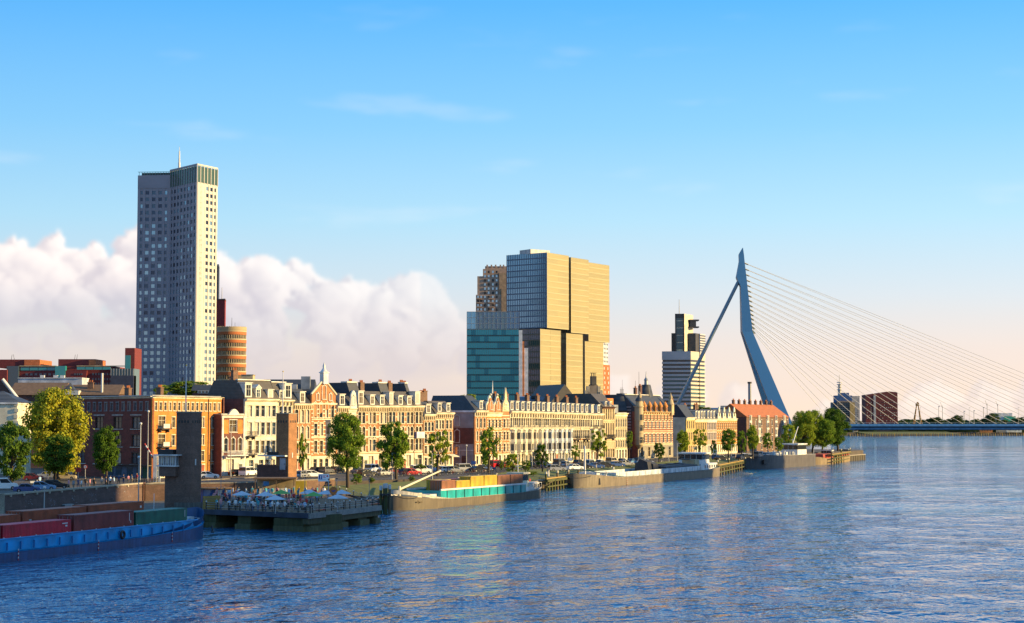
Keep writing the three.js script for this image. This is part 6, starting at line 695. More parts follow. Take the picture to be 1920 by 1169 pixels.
{ // quay face and rail along the bank
  const e = EDGE.slice(5, 15); e.slice(1).forEach((q, i) => { const p = e[i], dd = dirOf(p, q), l = Math.hypot(q[0] - p[0], q[1] - p[1]), g = thing('quay_wall', `weathered quay wall below the grass bank, ${ord(i + 1)} stretch from the terrace`, 'quay wall', [p[0], 0, p[1]], turnOf(dd)); part(g, 'wall', bx(0.05, l - 0.05, -1, 2.1, 0.02, 0.3), mat([0.10, 0.085, 0.06], { t: 'streak' })); part(g, 'coping', bx(0.05, l - 0.05, 2.1, 2.42, -0.5, 0.4), M.stone); const nb = Math.max(2, Math.round(l / 4)); for (let k = 0; k < nb; k++) part(g, 'rubbing_post', cyl((k + 0.5) * l / nb, -1, 0.4, 0.16, 0.16, 3, 6), M.pile); });
  let n = 0; const b = EDGE.slice(6, 13).map((p) => inland(p, 9.2)); b.slice(1).forEach((q, i) => { const p = b[i], dd = dirOf(p, q), l = Math.hypot(q[0] - p[0], q[1] - p[1]), g = thing('street_railing', `dark railing at the top of the grass bank, ${ord(i + 1)} stretch from the left`, 'railing', [p[0], QY, p[1]], turnOf(dd)); part(g, 'rails', merge([0.5, 0.95].map((y) => bx(0, l, y, y + 0.06, -0.03, 0.03))), M.iron); const k = Math.round(l / 2.2); for (let j = 0; j < k; j++) ubox(g, 'post', M.iron, (j + 0.5) * l / k, 0.45, 0, 0.08, 1.1, 0.08); });
  for (const [px, py, lb] of [[873, 906, 'first white bollard on the bank left of the container barge'], [878, 905, 'white bollard close beside the first one'], [895.5, 903, 'white bollard right of the close pair'], [930, 900, 'white bollard above the yellow containers'], [1028, 893, 'white bollard at the start of the mossy fender'], [858, 908, 'white bollard nearest the terrace'], [1150, 880, 'white bollard behind the long barge bow'], [1240, 872, 'white bollard behind the barge hold']]) { const [x, z] = gp(px, py, 3.05), g = thing('mooring_bollard', lb, 'bollard', [x, 2.95, z]); part(g, 'post', cyl(0, 0, 0, 0.32, 0.26, 1.3, 10), M.whitePaint); part(g, 'head', cyl(0, 1.3, 0, 0.4, 0.36, 0.25, 10), M.concrete); }
  { const [x, z] = gp(90, 966, LOWQ), g = thing('electric_cabinet', 'dull grey electric cabinet at the foot of the brick quay wall', 'cabinet', [x + 3, LOWQ, z - 1], 1.1); part(g, 'box', bx(-1, 1, 0, 1.6, -0.6, 0), M.zinc); part(g, 'door', bx(-1.25, -1.0, 0, 1.5, -0.6, 0.02), M.black); }
}
// lamp posts, masts and signs along the streets
{
  const lamp = (px, py, Y, top, lb, kind = 0) => { const [x, z] = gp(px, py, Y), h = Yat(top, -z) - Y, g = thing('lamp_post', lb, 'lamp post', [x, Y, z], 0.3, 'street lamps and masts'); part(g, 'mast', cyl(0, 0, 0, 0.11, 0.06, h, 8), kind === 2 ? M.whitePaint : M.steelPaint); part(g, 'lantern', kind ? new THREE.SphereGeometry(0.26, 8, 6) : merge([cb(0.5, h - 0.05, 0, 1.2, 0.08, 0.1), cb(1.1, h - 0.14, 0, 0.6, 0.14, 0.26)]), kind ? M.whitePaint : M.zinc, 0, kind ? h : 0, 0); part(g, 'foot', cyl(0, 0, 0, 0.18, 0.16, 0.7, 8), M.zinc); };
  lamp(262, 908, QY, 795, 'tall pale lamp mast before the shaded red brick wing', 2); lamp(276, 902, QY, 772, 'slim mast in front of the corner of the orange block', 1); lamp(874.5, 878, QY, 836, 'white street lamp before the blank grey side wall', 1); lamp(735, 905, 3.4, 850, 'slim lamp post behind the mooring piles'); lamp(810, 900, QY, 852, 'slim lamp post before the bicycles'); lamp(998, 880, QY, 842, 'lamp post left of the young tree'); lamp(1125, 870, QY, 820, 'lamp post before the sand-coloured front'); lamp(1270, 865, QY, 832, 'lamp post beside the ornate corner building'); lamp(1372, 862, QY, 834, 'lamp post on the far quay'); lamp(1254, 866, QY, 838, 'second lamp post near the ornate building'); lamp(432, 894, QY, 800, 'lamp post before the white-balconied house'); lamp(82, 968, LOWQ, 915, 'short lamp post on the low quay at the left', 1); lamp(259, 948, LOWQ, 858, 'grey lamp mast at the end of the brick quay wall', 1);
  const rs = (px, py, top, lb, kind) => { const [x, z] = gp(px, py, QY), h = Yat(top, -z) - QY, g = thing('traffic_sign', lb, 'sign', [x, QY, z]); part(g, 'post', cyl(0, 0, 0, 0.06, 0.06, h, 6), M.steelPaint); if (kind === 0) { part(g, 'disc', new THREE.CylinderGeometry(0.42, 0.42, 0.05, 20).rotateX(Math.PI / 2), M.red, 0, h, 0.08); part(g, 'disc_field', new THREE.CylinderGeometry(0.3, 0.3, 0.02, 20).rotateX(Math.PI / 2), M.whitePaint, 0, h, 0.115); part(g, 'bar', bx(-0.24, 0.24, -0.07, 0.07, 0, 0.02), M.blueSign, 0, h, 0.126); } else part(g, 'board', bx(-0.6, 0.6, -0.4, 0.4, 0.03, 0.08), kind === 1 ? M.red : kind === 2 ? M.whitePaint : M.blueSign, 0, h, 0); };
  rs(159, 905, 876, 'round red and white traffic sign on a post under the trees', 0); rs(146, 902, 882, 'small red direction board left of the round sign', 1); rs(1069, 882, 862, 'white information board at the mossy fender', 2); rs(888, 880, 868, 'small blue street sign before the grey side wall', 3);
  const [cx, cz] = gp(300, 905, QY), c = thing('tilted_crane_arm', 'white post with a raised striped barrier arm before the orange block', 'barrier', [cx - 1, QY, cz]); part(c, 'post', bx(-0.35, 0.35, 0, 5.5, -0.35, 0.35), M.whitePaint); part(c, 'portal', merge([bx(0.6, 1.0, 0, 5, -0.2, 0.2), bx(0.35, 4, 5, 5.4, -0.2, 0.2), bx(1.6, 1.9, 3.4, 5, -0.2, 0.2)]), M.whitePaint); for (let i = 0; i < 8; i++) part(c, 'arm_stripe', tube([-0.1 - i * 0.26, 4.2 + i * 0.42, 0], [-0.1 - (i + 1) * 0.26, 4.2 + (i + 1) * 0.42, 0], 0.16, 0.16, 6), i % 2 ? M.red : M.whitePaint);
}
// ---------- barges ----------
function hullGeo(L, B, { n = 40, y0, y1, bow = 0.12, stern = 0.07, rise = 0, sternRise = 0, flare = 0.0, bowPow = 2.4, inset = 0 }) {
  const pos = [], uv = [], idx = [], half = (t) => { let k = 1; if (t > 1 - bow) { const q = (t - (1 - bow)) / bow; k = Math.pow(Math.max(0, 1 - Math.pow(q, bowPow)), 0.72); } if (t < stern) { const q = 1 - t / stern; k = Math.min(k, 0.55 + 0.45 * Math.sqrt(Math.max(0, 1 - q * q))); } return Math.max(0.02, k) * (B / 2 - inset); };
  const up = (t) => (t > 1 - bow * 2 ? rise * Math.pow((t - (1 - bow * 2)) / (bow * 2), 1.7) : 0) + (t < stern * 2.5 ? sternRise * Math.pow(1 - t / (stern * 2.5), 1.5) : 0);
  for (let i = 0; i <= n; i++) { const t = i / n < 0.75 ? i / n : 0.75 + 0.25 * (1 - Math.pow(1 - (i / n - 0.75) / 0.25, 1.6)), x = L * t, h = half(t), r = up(t), lift = r * (y0 > 0.2 ? Math.min(1, y0 / 2) : 0), f = 1 + flare * (t > 1 - bow ? (t - 1 + bow) / bow : 0), xb = x + (t > 1 - bow ? flare * 3 * ((t - 1 + bow) / bow) : 0);
    pos.push(x, y0 + lift, h * 0.97, xb, y1 + r, h * f, xb, y1 + r, -h * f, x, y0 + lift, -h * 0.97); uv.push(x, y0, x, y1, x + 3, y1, x + 3, y0);
    if (i) { const a = (i - 1) * 4, b = i * 4; idx.push(a, b, b + 1, a, b + 1, a + 1, a + 2, b + 2, b + 3, a + 2, b + 3, a + 3); } }
  const e = (n + 1) * 4 - 4; idx.push(0, 1, 2, 0, 2, 3, e, e + 2, e + 1, e, e + 3, e + 2);
  return geoOf(pos, uv, idx).toNonIndexed();
}
function deckGeo(L, B, y, o) { const g = hullGeo(L, B, { ...o, y0: y - 0.05, y1: y }); const p = g.attributes.position, n = o.n || 40, pos = [], uv = [], idx = []; const src = []; const G = hullGeo(L, B, { ...o, y0: y - 0.05, y1: y }); // rebuild rows from the same outline
  const xs = [...Array(41)].map((_, i) => i / 40); const half = (t) => { let k = 1; if (t > 1 - o.bow) { const q = (t - (1 - o.bow)) / o.bow; k = Math.pow(Math.max(0, 1 - Math.pow(q, o.bowPow || 2.4)), 0.72); } if (t < (o.stern || 0.07)) { const q = 1 - t / (o.stern || 0.07); k = Math.min(k, 0.55 + 0.45 * Math.sqrt(Math.max(0, 1 - q * q))); } return Math.max(0.02, k) * (B / 2 - 0.06); };
  xs.forEach((t, i) => { const h = half(t); pos.push(L * t, y, h, L * t, y, -h); uv.push(L * t, h, L * t, -h); if (i) { const a = i * 2 - 2; idx.push(a, a + 2, a + 3, a, a + 3, a + 1); } }); const out = geoOf(pos, uv, idx); const nn = out.attributes.normal; for (let i = 0; i < nn.count; i++) nn.setXYZ(i, 0, 1, 0); return out; }
const corr = (() => { const c = new Map(); return (L, h = 2.6, w = 2.44) => { const k = [L, h, w].join(); if (c.has(k)) return c.get(k); const pts = [], n = Math.round(L / 0.28); const s = []; for (let i = 0; i <= n * 4; i++) { const x = 0.14 + (L - 0.28) * i / (n * 4), o = [0, 0.045, 0.045, 0][i % 4]; s.push([x, o]); }
  const q = [[], []]; for (let i = 0; i < s.length - 1; i++) for (const f of [1, -1]) q[f > 0 ? 0 : 1].push([[s[i][0], 0.16, f * (w / 2 - s[i][1])], [s[i + 1][0], 0.16, f * (w / 2 - s[i + 1][1])], [s[i + 1][0], h - 0.12, f * (w / 2 - s[i + 1][1])], [s[i][0], h - 0.12, f * (w / 2 - s[i][1])]]);
  const frame = [bx(0, L, 0, 0.16, -w / 2, w / 2), bx(0, L, h - 0.12, h, -w / 2, w / 2), ...[0.07, L - 0.07].flatMap((x) => [1, -1].map((f) => cb(x, 0, f * (w / 2 - 0.07), 0.14, h, 0.14)))]; const g = [[quads(q[0]), quads(q[1])], merge(frame), [bx(0.03, 0.08, 0.1, h - 0.1, -w / 2 + 0.1, w / 2 - 0.1), bx(L - 0.08, L - 0.03, 0.1, h - 0.1, -w / 2 + 0.1, w / 2 - 0.1)]]; c.set(k, g); return g; }; })();
const cmats = { red: mat([0.72, 0.02, 0.05], { r: 0.5, t: 'streak' }), maroon: mat([0.30, 0.05, 0.042], { r: 0.55, t: 'streak' }), green: mat([0.02, 0.17, 0.115], { r: 0.5, t: 'streak' }), rust: mat([0.42, 0.10, 0.04], { r: 0.6, t: 'streak' }), brown: mat([0.36, 0.13, 0.06], { r: 0.6, t: 'streak' }), yellow: mat([0.72, 0.46, 0.02], { r: 0.5, t: 'streak' }) };
function container(boat, x, y, z, L, col, label, group, marks) { // a thing of its own, standing in the hold
  const g = thing('shipping_container', label, 'container', [0, 0, 0], boat.rotation.y, group), v = new THREE.Vector3(x, y, z).applyAxisAngle(new THREE.Vector3(0, 1, 0), boat.rotation.y).add(boat.position); g.position.copy(v); const [a, b, c] = corr(L), m = cmats[col];
  part(g, 'side_wall', a[0], m); part(g, 'side_wall', a[1], m); part(g, 'frame', b, m); part(g, 'end_wall', c[1], m); const e = part(g, 'end_door', c[0], m); part(e, 'lock_rods', merge([-0.8, -0.35, 0.35, 0.8].flatMap((q) => [cyl(L + 0.01, 0.15, q, 0.025, 0.025, 2.3, 5), cyl(-0.01, 0.15, q, 0.025, 0.025, 2.3, 5)])), M.zinc);
  for (const [mx, my, mw, mh] of marks || []) ubox(g, 'lettering', M.whitePaint, mx, my, 1.23, mw, mh, 0.012); return g;
}
function ribs(g, L, B, x0, x1, n, y0, y1, m, side) { for (let i = 0; i < n; i++) ubox(g, 'side_rib', m, mix(x0, x1, (i + 0.5) / n), (y0 + y1) / 2, side * (B / 2 + 0.05), 0.12, y1 - y0, 0.16); }
function wheelhouse(g, x, y, w, d, h, m = M.whitePaint, dark = M.glass) { const c = part(g, 'wheelhouse', merge([bx(x, x + w, y, y + h * 0.45, -d / 2, d / 2), bx(x + 0.1, x + w - 0.1, y + h * 0.45, y + h * 0.9, -d / 2 + 0.1, d / 2 - 0.1), bx(x - 0.25, x + w + 0.25, y + h * 0.9, y + h, -d / 2 - 0.25, d / 2 + 0.25)]), m); for (const f of [1, -1]) { const n = Math.max(2, Math.round(w / 0.9)); for (let i = 0; i < n; i++) ubox(c, 'pane', dark, x + (i + 0.5) * w / n, y + h * 0.67, f * (d / 2 - 0.08), w / n - 0.12, h * 0.38, 0.06); } for (const q of [x + 0.08, x + w - 0.08]) for (let i = 0; i < 4; i++) ubox(c, 'pane', dark, q, y + h * 0.67, -d / 2 + (i + 0.5) * d / 4, 0.06, h * 0.38, d / 4 - 0.12); part(c, 'radar_mast', merge([cyl(x + w / 2, y + h, 0, 0.06, 0.05, 1.6, 6), cb(x + w / 2, y + h + 1.2, 0, 0.12, 0.12, 1.4)]), M.whitePaint); return c; }
const boatAt = (near, dir, B, sideSign, label, name = 'cargo_barge') => { const n = [-dir[1], dir[0]]; return thing(name, label, 'barge', [near[0] + n[0] * B / 2 * sideSign, 0, near[1] + n[1] * B / 2 * sideSign], turnOf(dir)); };
{ // blue container barge, bow to the right
  const bw = gp(402, 1009, 0), sn = gp(0, 1058, 0), dir = dirOf(sn, bw), B = 9.4, L = 84, st = [bw[0] - dir[0] * (L - 3) , bw[1] - dir[1] * (L - 3)], g = boatAt(st, dir, B, -1, 'big blue container barge with its rounded bow at the near quay');
  const navy = mat([0.012, 0.09, 0.25], { r: 0.4, t: 'streak' }), bright = mat([0.012, 0.42, 0.88], { r: 0.4, t: 'soft' }), o = { bow: 0.13, stern: 0.05, bowPow: 2.2 };
  part(g, 'lower_hull', hullGeo(L, B, { ...o, y0: -1, y1: 1.15, rise: 1.3, flare: 0.02 }), navy); part(g, 'gunwale', hullGeo(L * 0.93, B - 0.1, { ...o, bow: 0.03, y0: 1.1, y1: 2.7 }), bright); part(g, 'bow_bulwark', hullGeo(L * 1.0, B + 0.02, { ...o, y0: 1.1, y1: 1.3, rise: 2.7, flare: 0.05 }), navy); part(g, 'rubbing_strake', hullGeo(L, B + 0.16, { ...o, y0: 1.1, y1: 1.3, rise: 1.2, flare: 0.03 }), bright); part(g, 'deck', deckGeo(L, B - 0.3, 1.05, o), M.steelPaint); part(g, 'gunwale_rim', bx(L * 0.03, L * 0.91, 2.66, 2.78, B / 2 - 0.14, B / 2 + 0.06), bright);
  ribs(g, L, B, L * 0.1, L * 0.88, 26, 1.4, 2.3, mat([0.01, 0.22, 0.55], { r: 0.45 }), 1); for (let i = 0; i < 22; i++) ubox(g, 'rail_stanchion', M.whitePaint, L * 0.12 + i * L * 0.76 / 21, 2.78, B / 2 - 0.1, 0.12, 0.18, 0.12); for (const x of [L - 14, L - 31, L - 47]) for (let i = 0; i < 6; i++) ubox(g, 'draught_mark', i % 2 ? M.whitePaint : M.red, x, 0.25 + i * 0.22, B / 2 + 0.02, 0.14, 0.2, 0.06);
  part(g, 'hold_stack_floor', bx(L * 0.1, L * 0.87, 1.46, 2.25, -B / 2 + 1.2, 0.1), M.zinc); part(g, 'winch', merge([cb(L - 3.4, 1.4, 0, 1.4, 1.4, 2.6), cyl(L - 2.5, 1.4, 2, 0.3, 0.3, 1.2), cyl(L - 2.5, 1.4, -2, 0.3, 0.3, 1.2)]), M.whitePaint); part(g, 'anchor', merge([tube([L - 2.6, 1.6, 4.0], [L - 2.9, 0.7, 4.4], 0.12), tube([L - 3.4, 0.8, 4.4], [L - 2.4, 0.8, 4.2], 0.12)]), M.iron); part(g, 'bow_mast', cyl(L - 7, 1.5, -2.5, 0.07, 0.05, 4.6, 6), M.whitePaint); for (const x of [L - 26, L - 55]) part(g, 'fender_tyre', new THREE.TorusGeometry(0.42, 0.16, 8, 14), M.black, x, 1.8, B / 2 + 0.2);
  const tAt = (px, near = 1) => { const q = [st[0], st[1]]; return onLine([q[0] - RN[0] * (near ? 1.5 : 5), q[1] - RN[1] * (near ? 1.5 : 5)], dir, px); }, y = 1.5, gr = 'containers on the blue barge', zN = B / 2 - 2.0, zF = -B / 2 + 2.6;
  const put = (px0, px1, z, yy, col, lb, marks) => { const a = tAt(px0, z > 0), b = tAt(px1, z > 0); return container(g, a, yy, z, +(b - a).toFixed(2), col, lb, gr, marks && marks(b - a)); };
  put(249, 345, zN, y + 0.25, 'green', 'dark green container nearest the blue barge bow', (l) => [[l - 0.6, 1.9, 0.1, 0.9]]); put(133, 245, zN, y + 0.55, 'maroon', 'dark maroon container in the near row behind the green one', (l) => [[l - 1, 1.8, 0.12, 1.0], [l - 0.7, 1.2, 0.16, 0.3]]); put(0, 128, zN, y + 0.1, 'red', 'bright red container in the near row at the left edge', (l) => [[l - 1.3, 2.2, 1.1, 0.12], [l - 1.0, 1.9, 0.4, 0.2], [l - 8.6, 0.9, 2.6, 0.35]]);
  put(-130, -4, zN, y + 0.1, 'maroon', 'maroon container at the very left edge of the barge'); put(180, 283, zF, y + 1.2, 'rust', 'rust red container in the far row nearest the bow', (l) => [[l - 0.8, 1.9, 0.4, 0.3]]); put(58, 176, zF, y + 1.1, 'rust', 'rust brown container in the far row with a white numeral', (l) => [[1.5, 1.5, 0.5, 0.12], [1.62, 1.2, 0.14, 0.6]]); put(-70, 54, zF, y + 0.8, 'rust', 'orange brown container far row at the left'); 
}
{ // barge with teal coaming, bow towards the viewer
  const bw = gp(779, 957, 0), sn = gp(1024, 934, 0), dir = dirOf(sn, bw), B = 7.6, L = Math.hypot(bw[0] - sn[0], bw[1] - sn[1]) + 1.5, g = boatAt(sn, dir, B, 1, 'grey barge with turquoise hold sides, yellow containers and a white derrick'), o = { bow: 0.15, stern: 0.09, bowPow: 2.0 };
  const hullM = mat([0.16, 0.125, 0.085], { t: 'streak', r: 0.6 }), teal = mat([0.01, 0.42, 0.44], { r: 0.4 }), white = mat([0.78, 0.74, 0.66], { r: 0.5, t: 'streak' });
  part(g, 'lower_hull', hullGeo(L, B, { ...o, y0: -1, y1: 1.5, rise: 1.1, sternRise: 0.5, flare: 0.04 }), hullM); part(g, 'bow_bulwark', hullGeo(L, B + 0.06, { ...o, y0: 1.42, y1: 1.56, rise: 2.1, sternRise: 0.9, flare: 0.06 }), white); part(g, 'deck', deckGeo(L, B - 0.3, 1.4, o), M.steelPaint);
  const c0 = L * 0.16, c1 = L * 0.80; part(g, 'hold_coaming', merge([bx(c0, c1, 1.4, 3.1, -B / 2 + 0.25, -B / 2 + 0.4), bx(c0, c1, 1.4, 3.1, B / 2 - 0.4, B / 2 - 0.25), bx(c0, c0 + 0.2, 1.4, 3.1, -B / 2 + 0.4, B / 2 - 0.4), bx(c1 - 0.2, c1, 1.4, 3.1, -B / 2 + 0.4, B / 2 - 0.4)]), teal); part(g, 'coaming_rail', merge([bx(c0, c1, 3.1, 3.4, -B / 2 + 0.12, -B / 2 + 0.45), bx(c0, c1, 3.1, 3.4, B / 2 - 0.45, B / 2 - 0.12)]), M.whitePaint); for (let i = 0; i < 10; i++) ubox(g, 'coaming_rib', mat([0.01, 0.16, 0.18], { r: 0.5 }), mix(c0, c1, (i + 0.7) / 10.4), 2.25, -B / 2 + 0.2, 0.16, 1.6, 0.14);
  wheelhouse(g, L * 0.07, 2.2, 2.8, 3.4, 3.2, M.creamPale); part(g, 'aft_cabin', merge([bx(0.8, L * 0.07, 1.4, 3.3, -2.6, 2.6), bx(L * 0.07, L * 0.16, 1.4, 2.4, -2.9, 2.9)]), M.whitePaint); for (let i = 0; i < 3; i++) ubox(g, 'cabin_window', M.glass, 1.3 + i * 0.8, 2.6, -2.62, 0.5, 0.7, 0.06); part(g, 'funnel_block', bx(L * 0.15, L * 0.19, 1.4, 4.0, -2.4, 2.4), M.whitePaint); part(g, 'aft_rail', merge([bx(0.3, L * 0.1, 3.2, 3.26, -3, -2.94), ...[0, 1, 2, 3].map((i) => cb(0.5 + i * 1.2, 2, -2.97, 0.06, 1.2, 0.06))]), M.whitePaint); part(g, 'flag', merge([tube([0.4, 2.2, 0], [0, 4.2, 0], 0.03), bx(-0.5, 0.1, 3.4, 3.9, -0.02, 0.02)]), M.red); part(g, 'mast', cyl(L * 0.1, 5.4, 0, 0.07, 0.05, 4, 6), M.whitePaint);
  part(g, 'derrick_boom', tube([L * 0.96, 3.6, 0], [L * 0.70, 6.6, -0.4], 0.22, 0.16, 8), M.creamPale); part(g, 'derrick_post', cyl(L * 0.96, 1.8, 0, 0.3, 0.25, 2.4, 8), M.creamPale); part(g, 'anchor', merge([tube([L - 3.6, 1.9, -2.5], [L - 4.2, 1.2, -3.3], 0.12), tube([L - 4.9, 1.3, -3.3], [L - 3.4, 1.3, -2.9], 0.12)]), M.pile); part(g, 'windlass', merge([cb(L * 0.88, 1.4, 0, 1.6, 1.4, 3.4), cyl(L * 0.84, 1.4, -2.2, 0.3, 0.3, 1), cyl(L * 0.84, 1.4, 2.2, 0.3, 0.3, 1)]), M.creamPale); part(g, 'fore_hatch', bx(L * 0.8, L * 0.85, 1.4, 2.5, -2.8, 2.8), M.white);
  const cols = [['brown', 'orange brown container with dark ribbed doors facing the bow'], ['yellow', 'low yellow container next to the orange brown one'], ['yellow', 'tall yellow container in the middle of the hold'], ['yellow', 'yellow container right of the tall one'], ['brown', 'rust container left of the last one'], ['brown', 'rust container closest to the wheelhouse']], span = (c1 - c0 - 1.6) / 6; cols.forEach(([c, lb], i) => container(g, c1 - 0.8 - (i + 1) * span, [2.3, 2.1, 2.75, 2.75, 2.6, 2.6][i], -B / 2 + 1.85, +(span - 0.3).toFixed(2), c, lb + ' on the turquoise barge', 'containers on the turquoise barge')); container(g, c1 - 0.8 - span * 2, 2.2, B / 2 - 1.85, +(span - 0.1).toFixed(2), 'yellow', 'yellow container in the far row behind the derrick boom', 'containers on the turquoise barge'); container(g, c1 - 0.8 - span * 3.1, 2.2, B / 2 - 1.85, +(span - 0.1).toFixed(2), 'maroon', 'dark container in the far row behind the yellow ones', 'containers on the turquoise barge');
}
{ // long tan barge
  const bw = gp(1112, 917, 0), sn = gp(1358, 892.5, 0), dir = dirOf(sn, bw), B = 10, L = Math.hypot(bw[0] - sn[0], bw[1] - sn[1]), g = boatAt(sn, dir, B, 1, 'longest tan and grey barge with white hold sides and blue bow rim'), o = { bow: 0.12, stern: 0.06, bowPow: 2.6 };
  part(g, 'lower_hull', hullGeo(L, B, { ...o, y0: -1, y1: 2.1, rise: 1.4, sternRise: 0.7, flare: 0.03 }), mat([0.24, 0.19, 0.13], { t: 'streak', r: 0.55 })); part(g, 'bow_rim', hullGeo(L, B + 0.06, { ...o, y0: 2.02, y1: 2.2, rise: 2.4, sternRise: 1.1, flare: 0.05 }), mat([0.05, 0.17, 0.27], { r: 0.45 })); part(g, 'rim_edge', hullGeo(L, B + 0.2, { ...o, y0: 1.98, y1: 2.14, rise: 1.4, sternRise: 0.8, flare: 0.03 }), mat([0.62, 0.56, 0.48])); part(g, 'deck', deckGeo(L, B - 0.3, 1.95, o), M.steelPaint);
  const c0 = L * 0.2, c1 = L * 0.84; part(g, 'hold_coaming', merge([bx(c0, c1, 1.95, 3.35, -B / 2 + 0.5, -B / 2 + 0.7), bx(c0, c1, 1.95, 3.35, B / 2 - 0.7, B / 2 - 0.5), bx(c0, c0 + 0.2, 1.95, 3.35, -B / 2 + 0.7, B / 2 - 0.7), bx(c1 - 0.2, c1, 1.95, 3.35, -B / 2 + 0.7, B / 2 - 0.7)]), mat([0.70, 0.76, 0.80], { r: 0.45 })); for (let i = 0; i < 14; i++) ubox(g, 'coaming_rib', M.whitePaint, mix(c0, c1, (i + 0.5) / 14), 2.6, -B / 2 + 0.45, 0.14, 1.2, 0.1);
  const hatch = []; for (let i = 0; i < 7; i++) part(g, 'hatch_cover', prismX([[-B / 2 + 0.9, 3.3], [-B / 2 + 1.1, 3.8], [0, 4.1 + (i % 2) * 0.3], [B / 2 - 1.1, 3.8], [B / 2 - 0.9, 3.3]], c0 + 1 + i * 4, c0 + 4.9 + i * 4), mat([0.10, 0.085, 0.09], { t: 'streak' })); part(g, 'tarpaulin_stack', merge([prismX([[-2.4, 2], [-2, 4.6], [0.4, 5.6], [2.4, 4.2], [2.8, 2]], c0 + 30, c0 + 34), prismX([[-2, 2], [-1.4, 5.2], [0.6, 6], [2, 4.4], [2.2, 2]], c0 + 34.1, c0 + 37)]), mat([0.05, 0.05, 0.06])); 
  wheelhouse(g, L * 0.09, 3.2, 7, 7, 3.8); part(g, 'deck_house', bx(L * 0.03, L * 0.18, 1.95, 3.9, -4, 4), M.whitePaint); for (let i = 0; i < 6; i++) ubox(g, 'cabin_window', M.glass, L * 0.04 + i * 2.2, 3, -4.02, 1.0, 0.8, 0.06); part(g, 'car_crane', merge([cyl(L * 0.185, 1.95, -3, 0.25, 0.25, 3.2), tube([L * 0.185, 5, -3], [L * 0.27, 5.4, -1], 0.18)]), M.iron); part(g, 'tan_box', bx(L * 0.19, L * 0.225, 1.95, 5.2, -3.8, 0), M.sand);
  part(g, 'bow_mast', cyl(L * 0.93, 2, 0, 0.32, 0.22, 8, 8), M.whitePaint); part(g, 'bow_gear', merge([cb(L * 0.9, 2, 0, 2.4, 1.6, 4.6), ...[-3, -1.5, 1.5, 3].map((z) => cyl(L * 0.87, 2, z, 0.3, 0.3, 1.6)), new THREE.TorusGeometry(0.8, 0.12, 6, 14, Math.PI).translate(L * 0.88, 3, -3.4)]), M.whitePaint); part(g, 'anchor_pocket', merge([bx(L * 0.915, L * 0.945, 0.7, 2.3, -4.4, -4.0)]), M.black); for (const x of [L * 0.78, L * 0.5]) for (let i = 0; i < 7; i++) ubox(g, 'draught_mark', i % 2 ? M.whitePaint : M.orange, x, 0.25 + i * 0.25, -B / 2 - 0.02, 0.2, 0.24, 0.05);
}
{ // dark bowed tanker and small barges behind
  const bw = gp(1425, 881, 0), sn = gp(1534, 874, 0), dir = dirOf(sn, bw), B = 10.5, L = Math.hypot(bw[0] - sn[0], bw[1] - sn[1]), g = boatAt(sn, dir, B, 1, 'dark grey barge with a white rimmed bow below the big round trees'), o = { bow: 0.3, stern: 0.05, bowPow: 2.2 };
  part(g, 'lower_hull', hullGeo(L, B, { ...o, y0: -1, y1: 4.2, rise: 0.8, flare: 0.05 }), mat([0.115, 0.10, 0.095], { t: 'streak', r: 0.5 })); part(g, 'bow_rim', hullGeo(L, B + 0.1, { ...o, y0: 4.1, y1: 4.3, rise: 1.7, flare: 0.06 }), M.whitePaint); part(g, 'deck', deckGeo(L, B - 0.3, 4.1, o), M.steelPaint); wheelhouse(g, L * 0.12, 4.1, 9, 7, 4); part(g, 'anchor_pocket', bx(L * 0.84, L * 0.9, 1.6, 3.0, -4.6, -4.0), M.black);
  for (let i = 0; i < 16; i++) { const x = L * (0.34 + i * 0.036); part(g, 'vent_pipe', cyl(x, 4.1, -3.5 + (i % 5), 0.25, 0.25, 1 + (i % 4) * 0.3), i % 2 ? M.steelPaint : M.whitePaint); part(g, 'deck_box', i % 3 ? cb(x, 4.1, 2 - (i % 4), 1.1, 0.8, 0.9) : cb(x, 4.1, -2, 1.4, 1.2, 2.2), i % 2 ? M.whitePaint : M.steelPaint); } part(g, 'deck_pipe', merge([tube([L * 0.3, 4.7, -1], [L * 0.9, 4.7, -1], 0.2), tube([L * 0.3, 4.7, 1], [L * 0.9, 4.7, 1], 0.2)]), M.steelPaint); part(g, 'boom', tube([L * 0.2, 8, 0], [L * 0.1, 14, 0], 0.2, 0.15), M.whitePaint);
  const mk = (p0, p1, B2, h, hm, cm, lb) => { const b = gp(...p0, 0), s = gp(...p1, 0), d2 = dirOf(s, b), l = Math.hypot(b[0] - s[0], b[1] - s[1]), q = boatAt(s, d2, B2, 1, lb, 'small_barge'), oo = { bow: 0.2, stern: 0.1 }; part(q, 'hull', hullGeo(l, B2, { ...oo, y0: -1, y1: h, rise: 0.9, sternRise: 0.5 }), hm); part(q, 'deck', deckGeo(l, B2 - 0.3, h - 0.1, oo), M.steelPaint); part(q, 'hold_cover', prismX([[-B2 / 2 + 0.6, h - 0.1], [-B2 / 2 + 0.8, h + 1.6], [B2 / 2 - 0.8, h + 1.6], [B2 / 2 - 0.6, h - 0.1]], l * 0.22, l * 0.8), cm); wheelhouse(q, l * 0.08, h, 4, 4, 2.8); part(q, 'mast', cyl(l * 0.9, h, 0, 0.1, 0.06, 4, 6), M.whitePaint); };
  mk([1541, 873], [1573, 868.5], 7, 2.2, mat([0.30, 0.22, 0.13], { t: 'streak' }), mat([0.42, 0.07, 0.05]), 'small red covered barge behind the dark bowed barge'); mk([1577, 868], [1603, 864], 7, 2.0, mat([0.34, 0.24, 0.12], { t: 'streak' }), mat([0.40, 0.06, 0.05]), 'farthest small barge near the tip of the island');
}

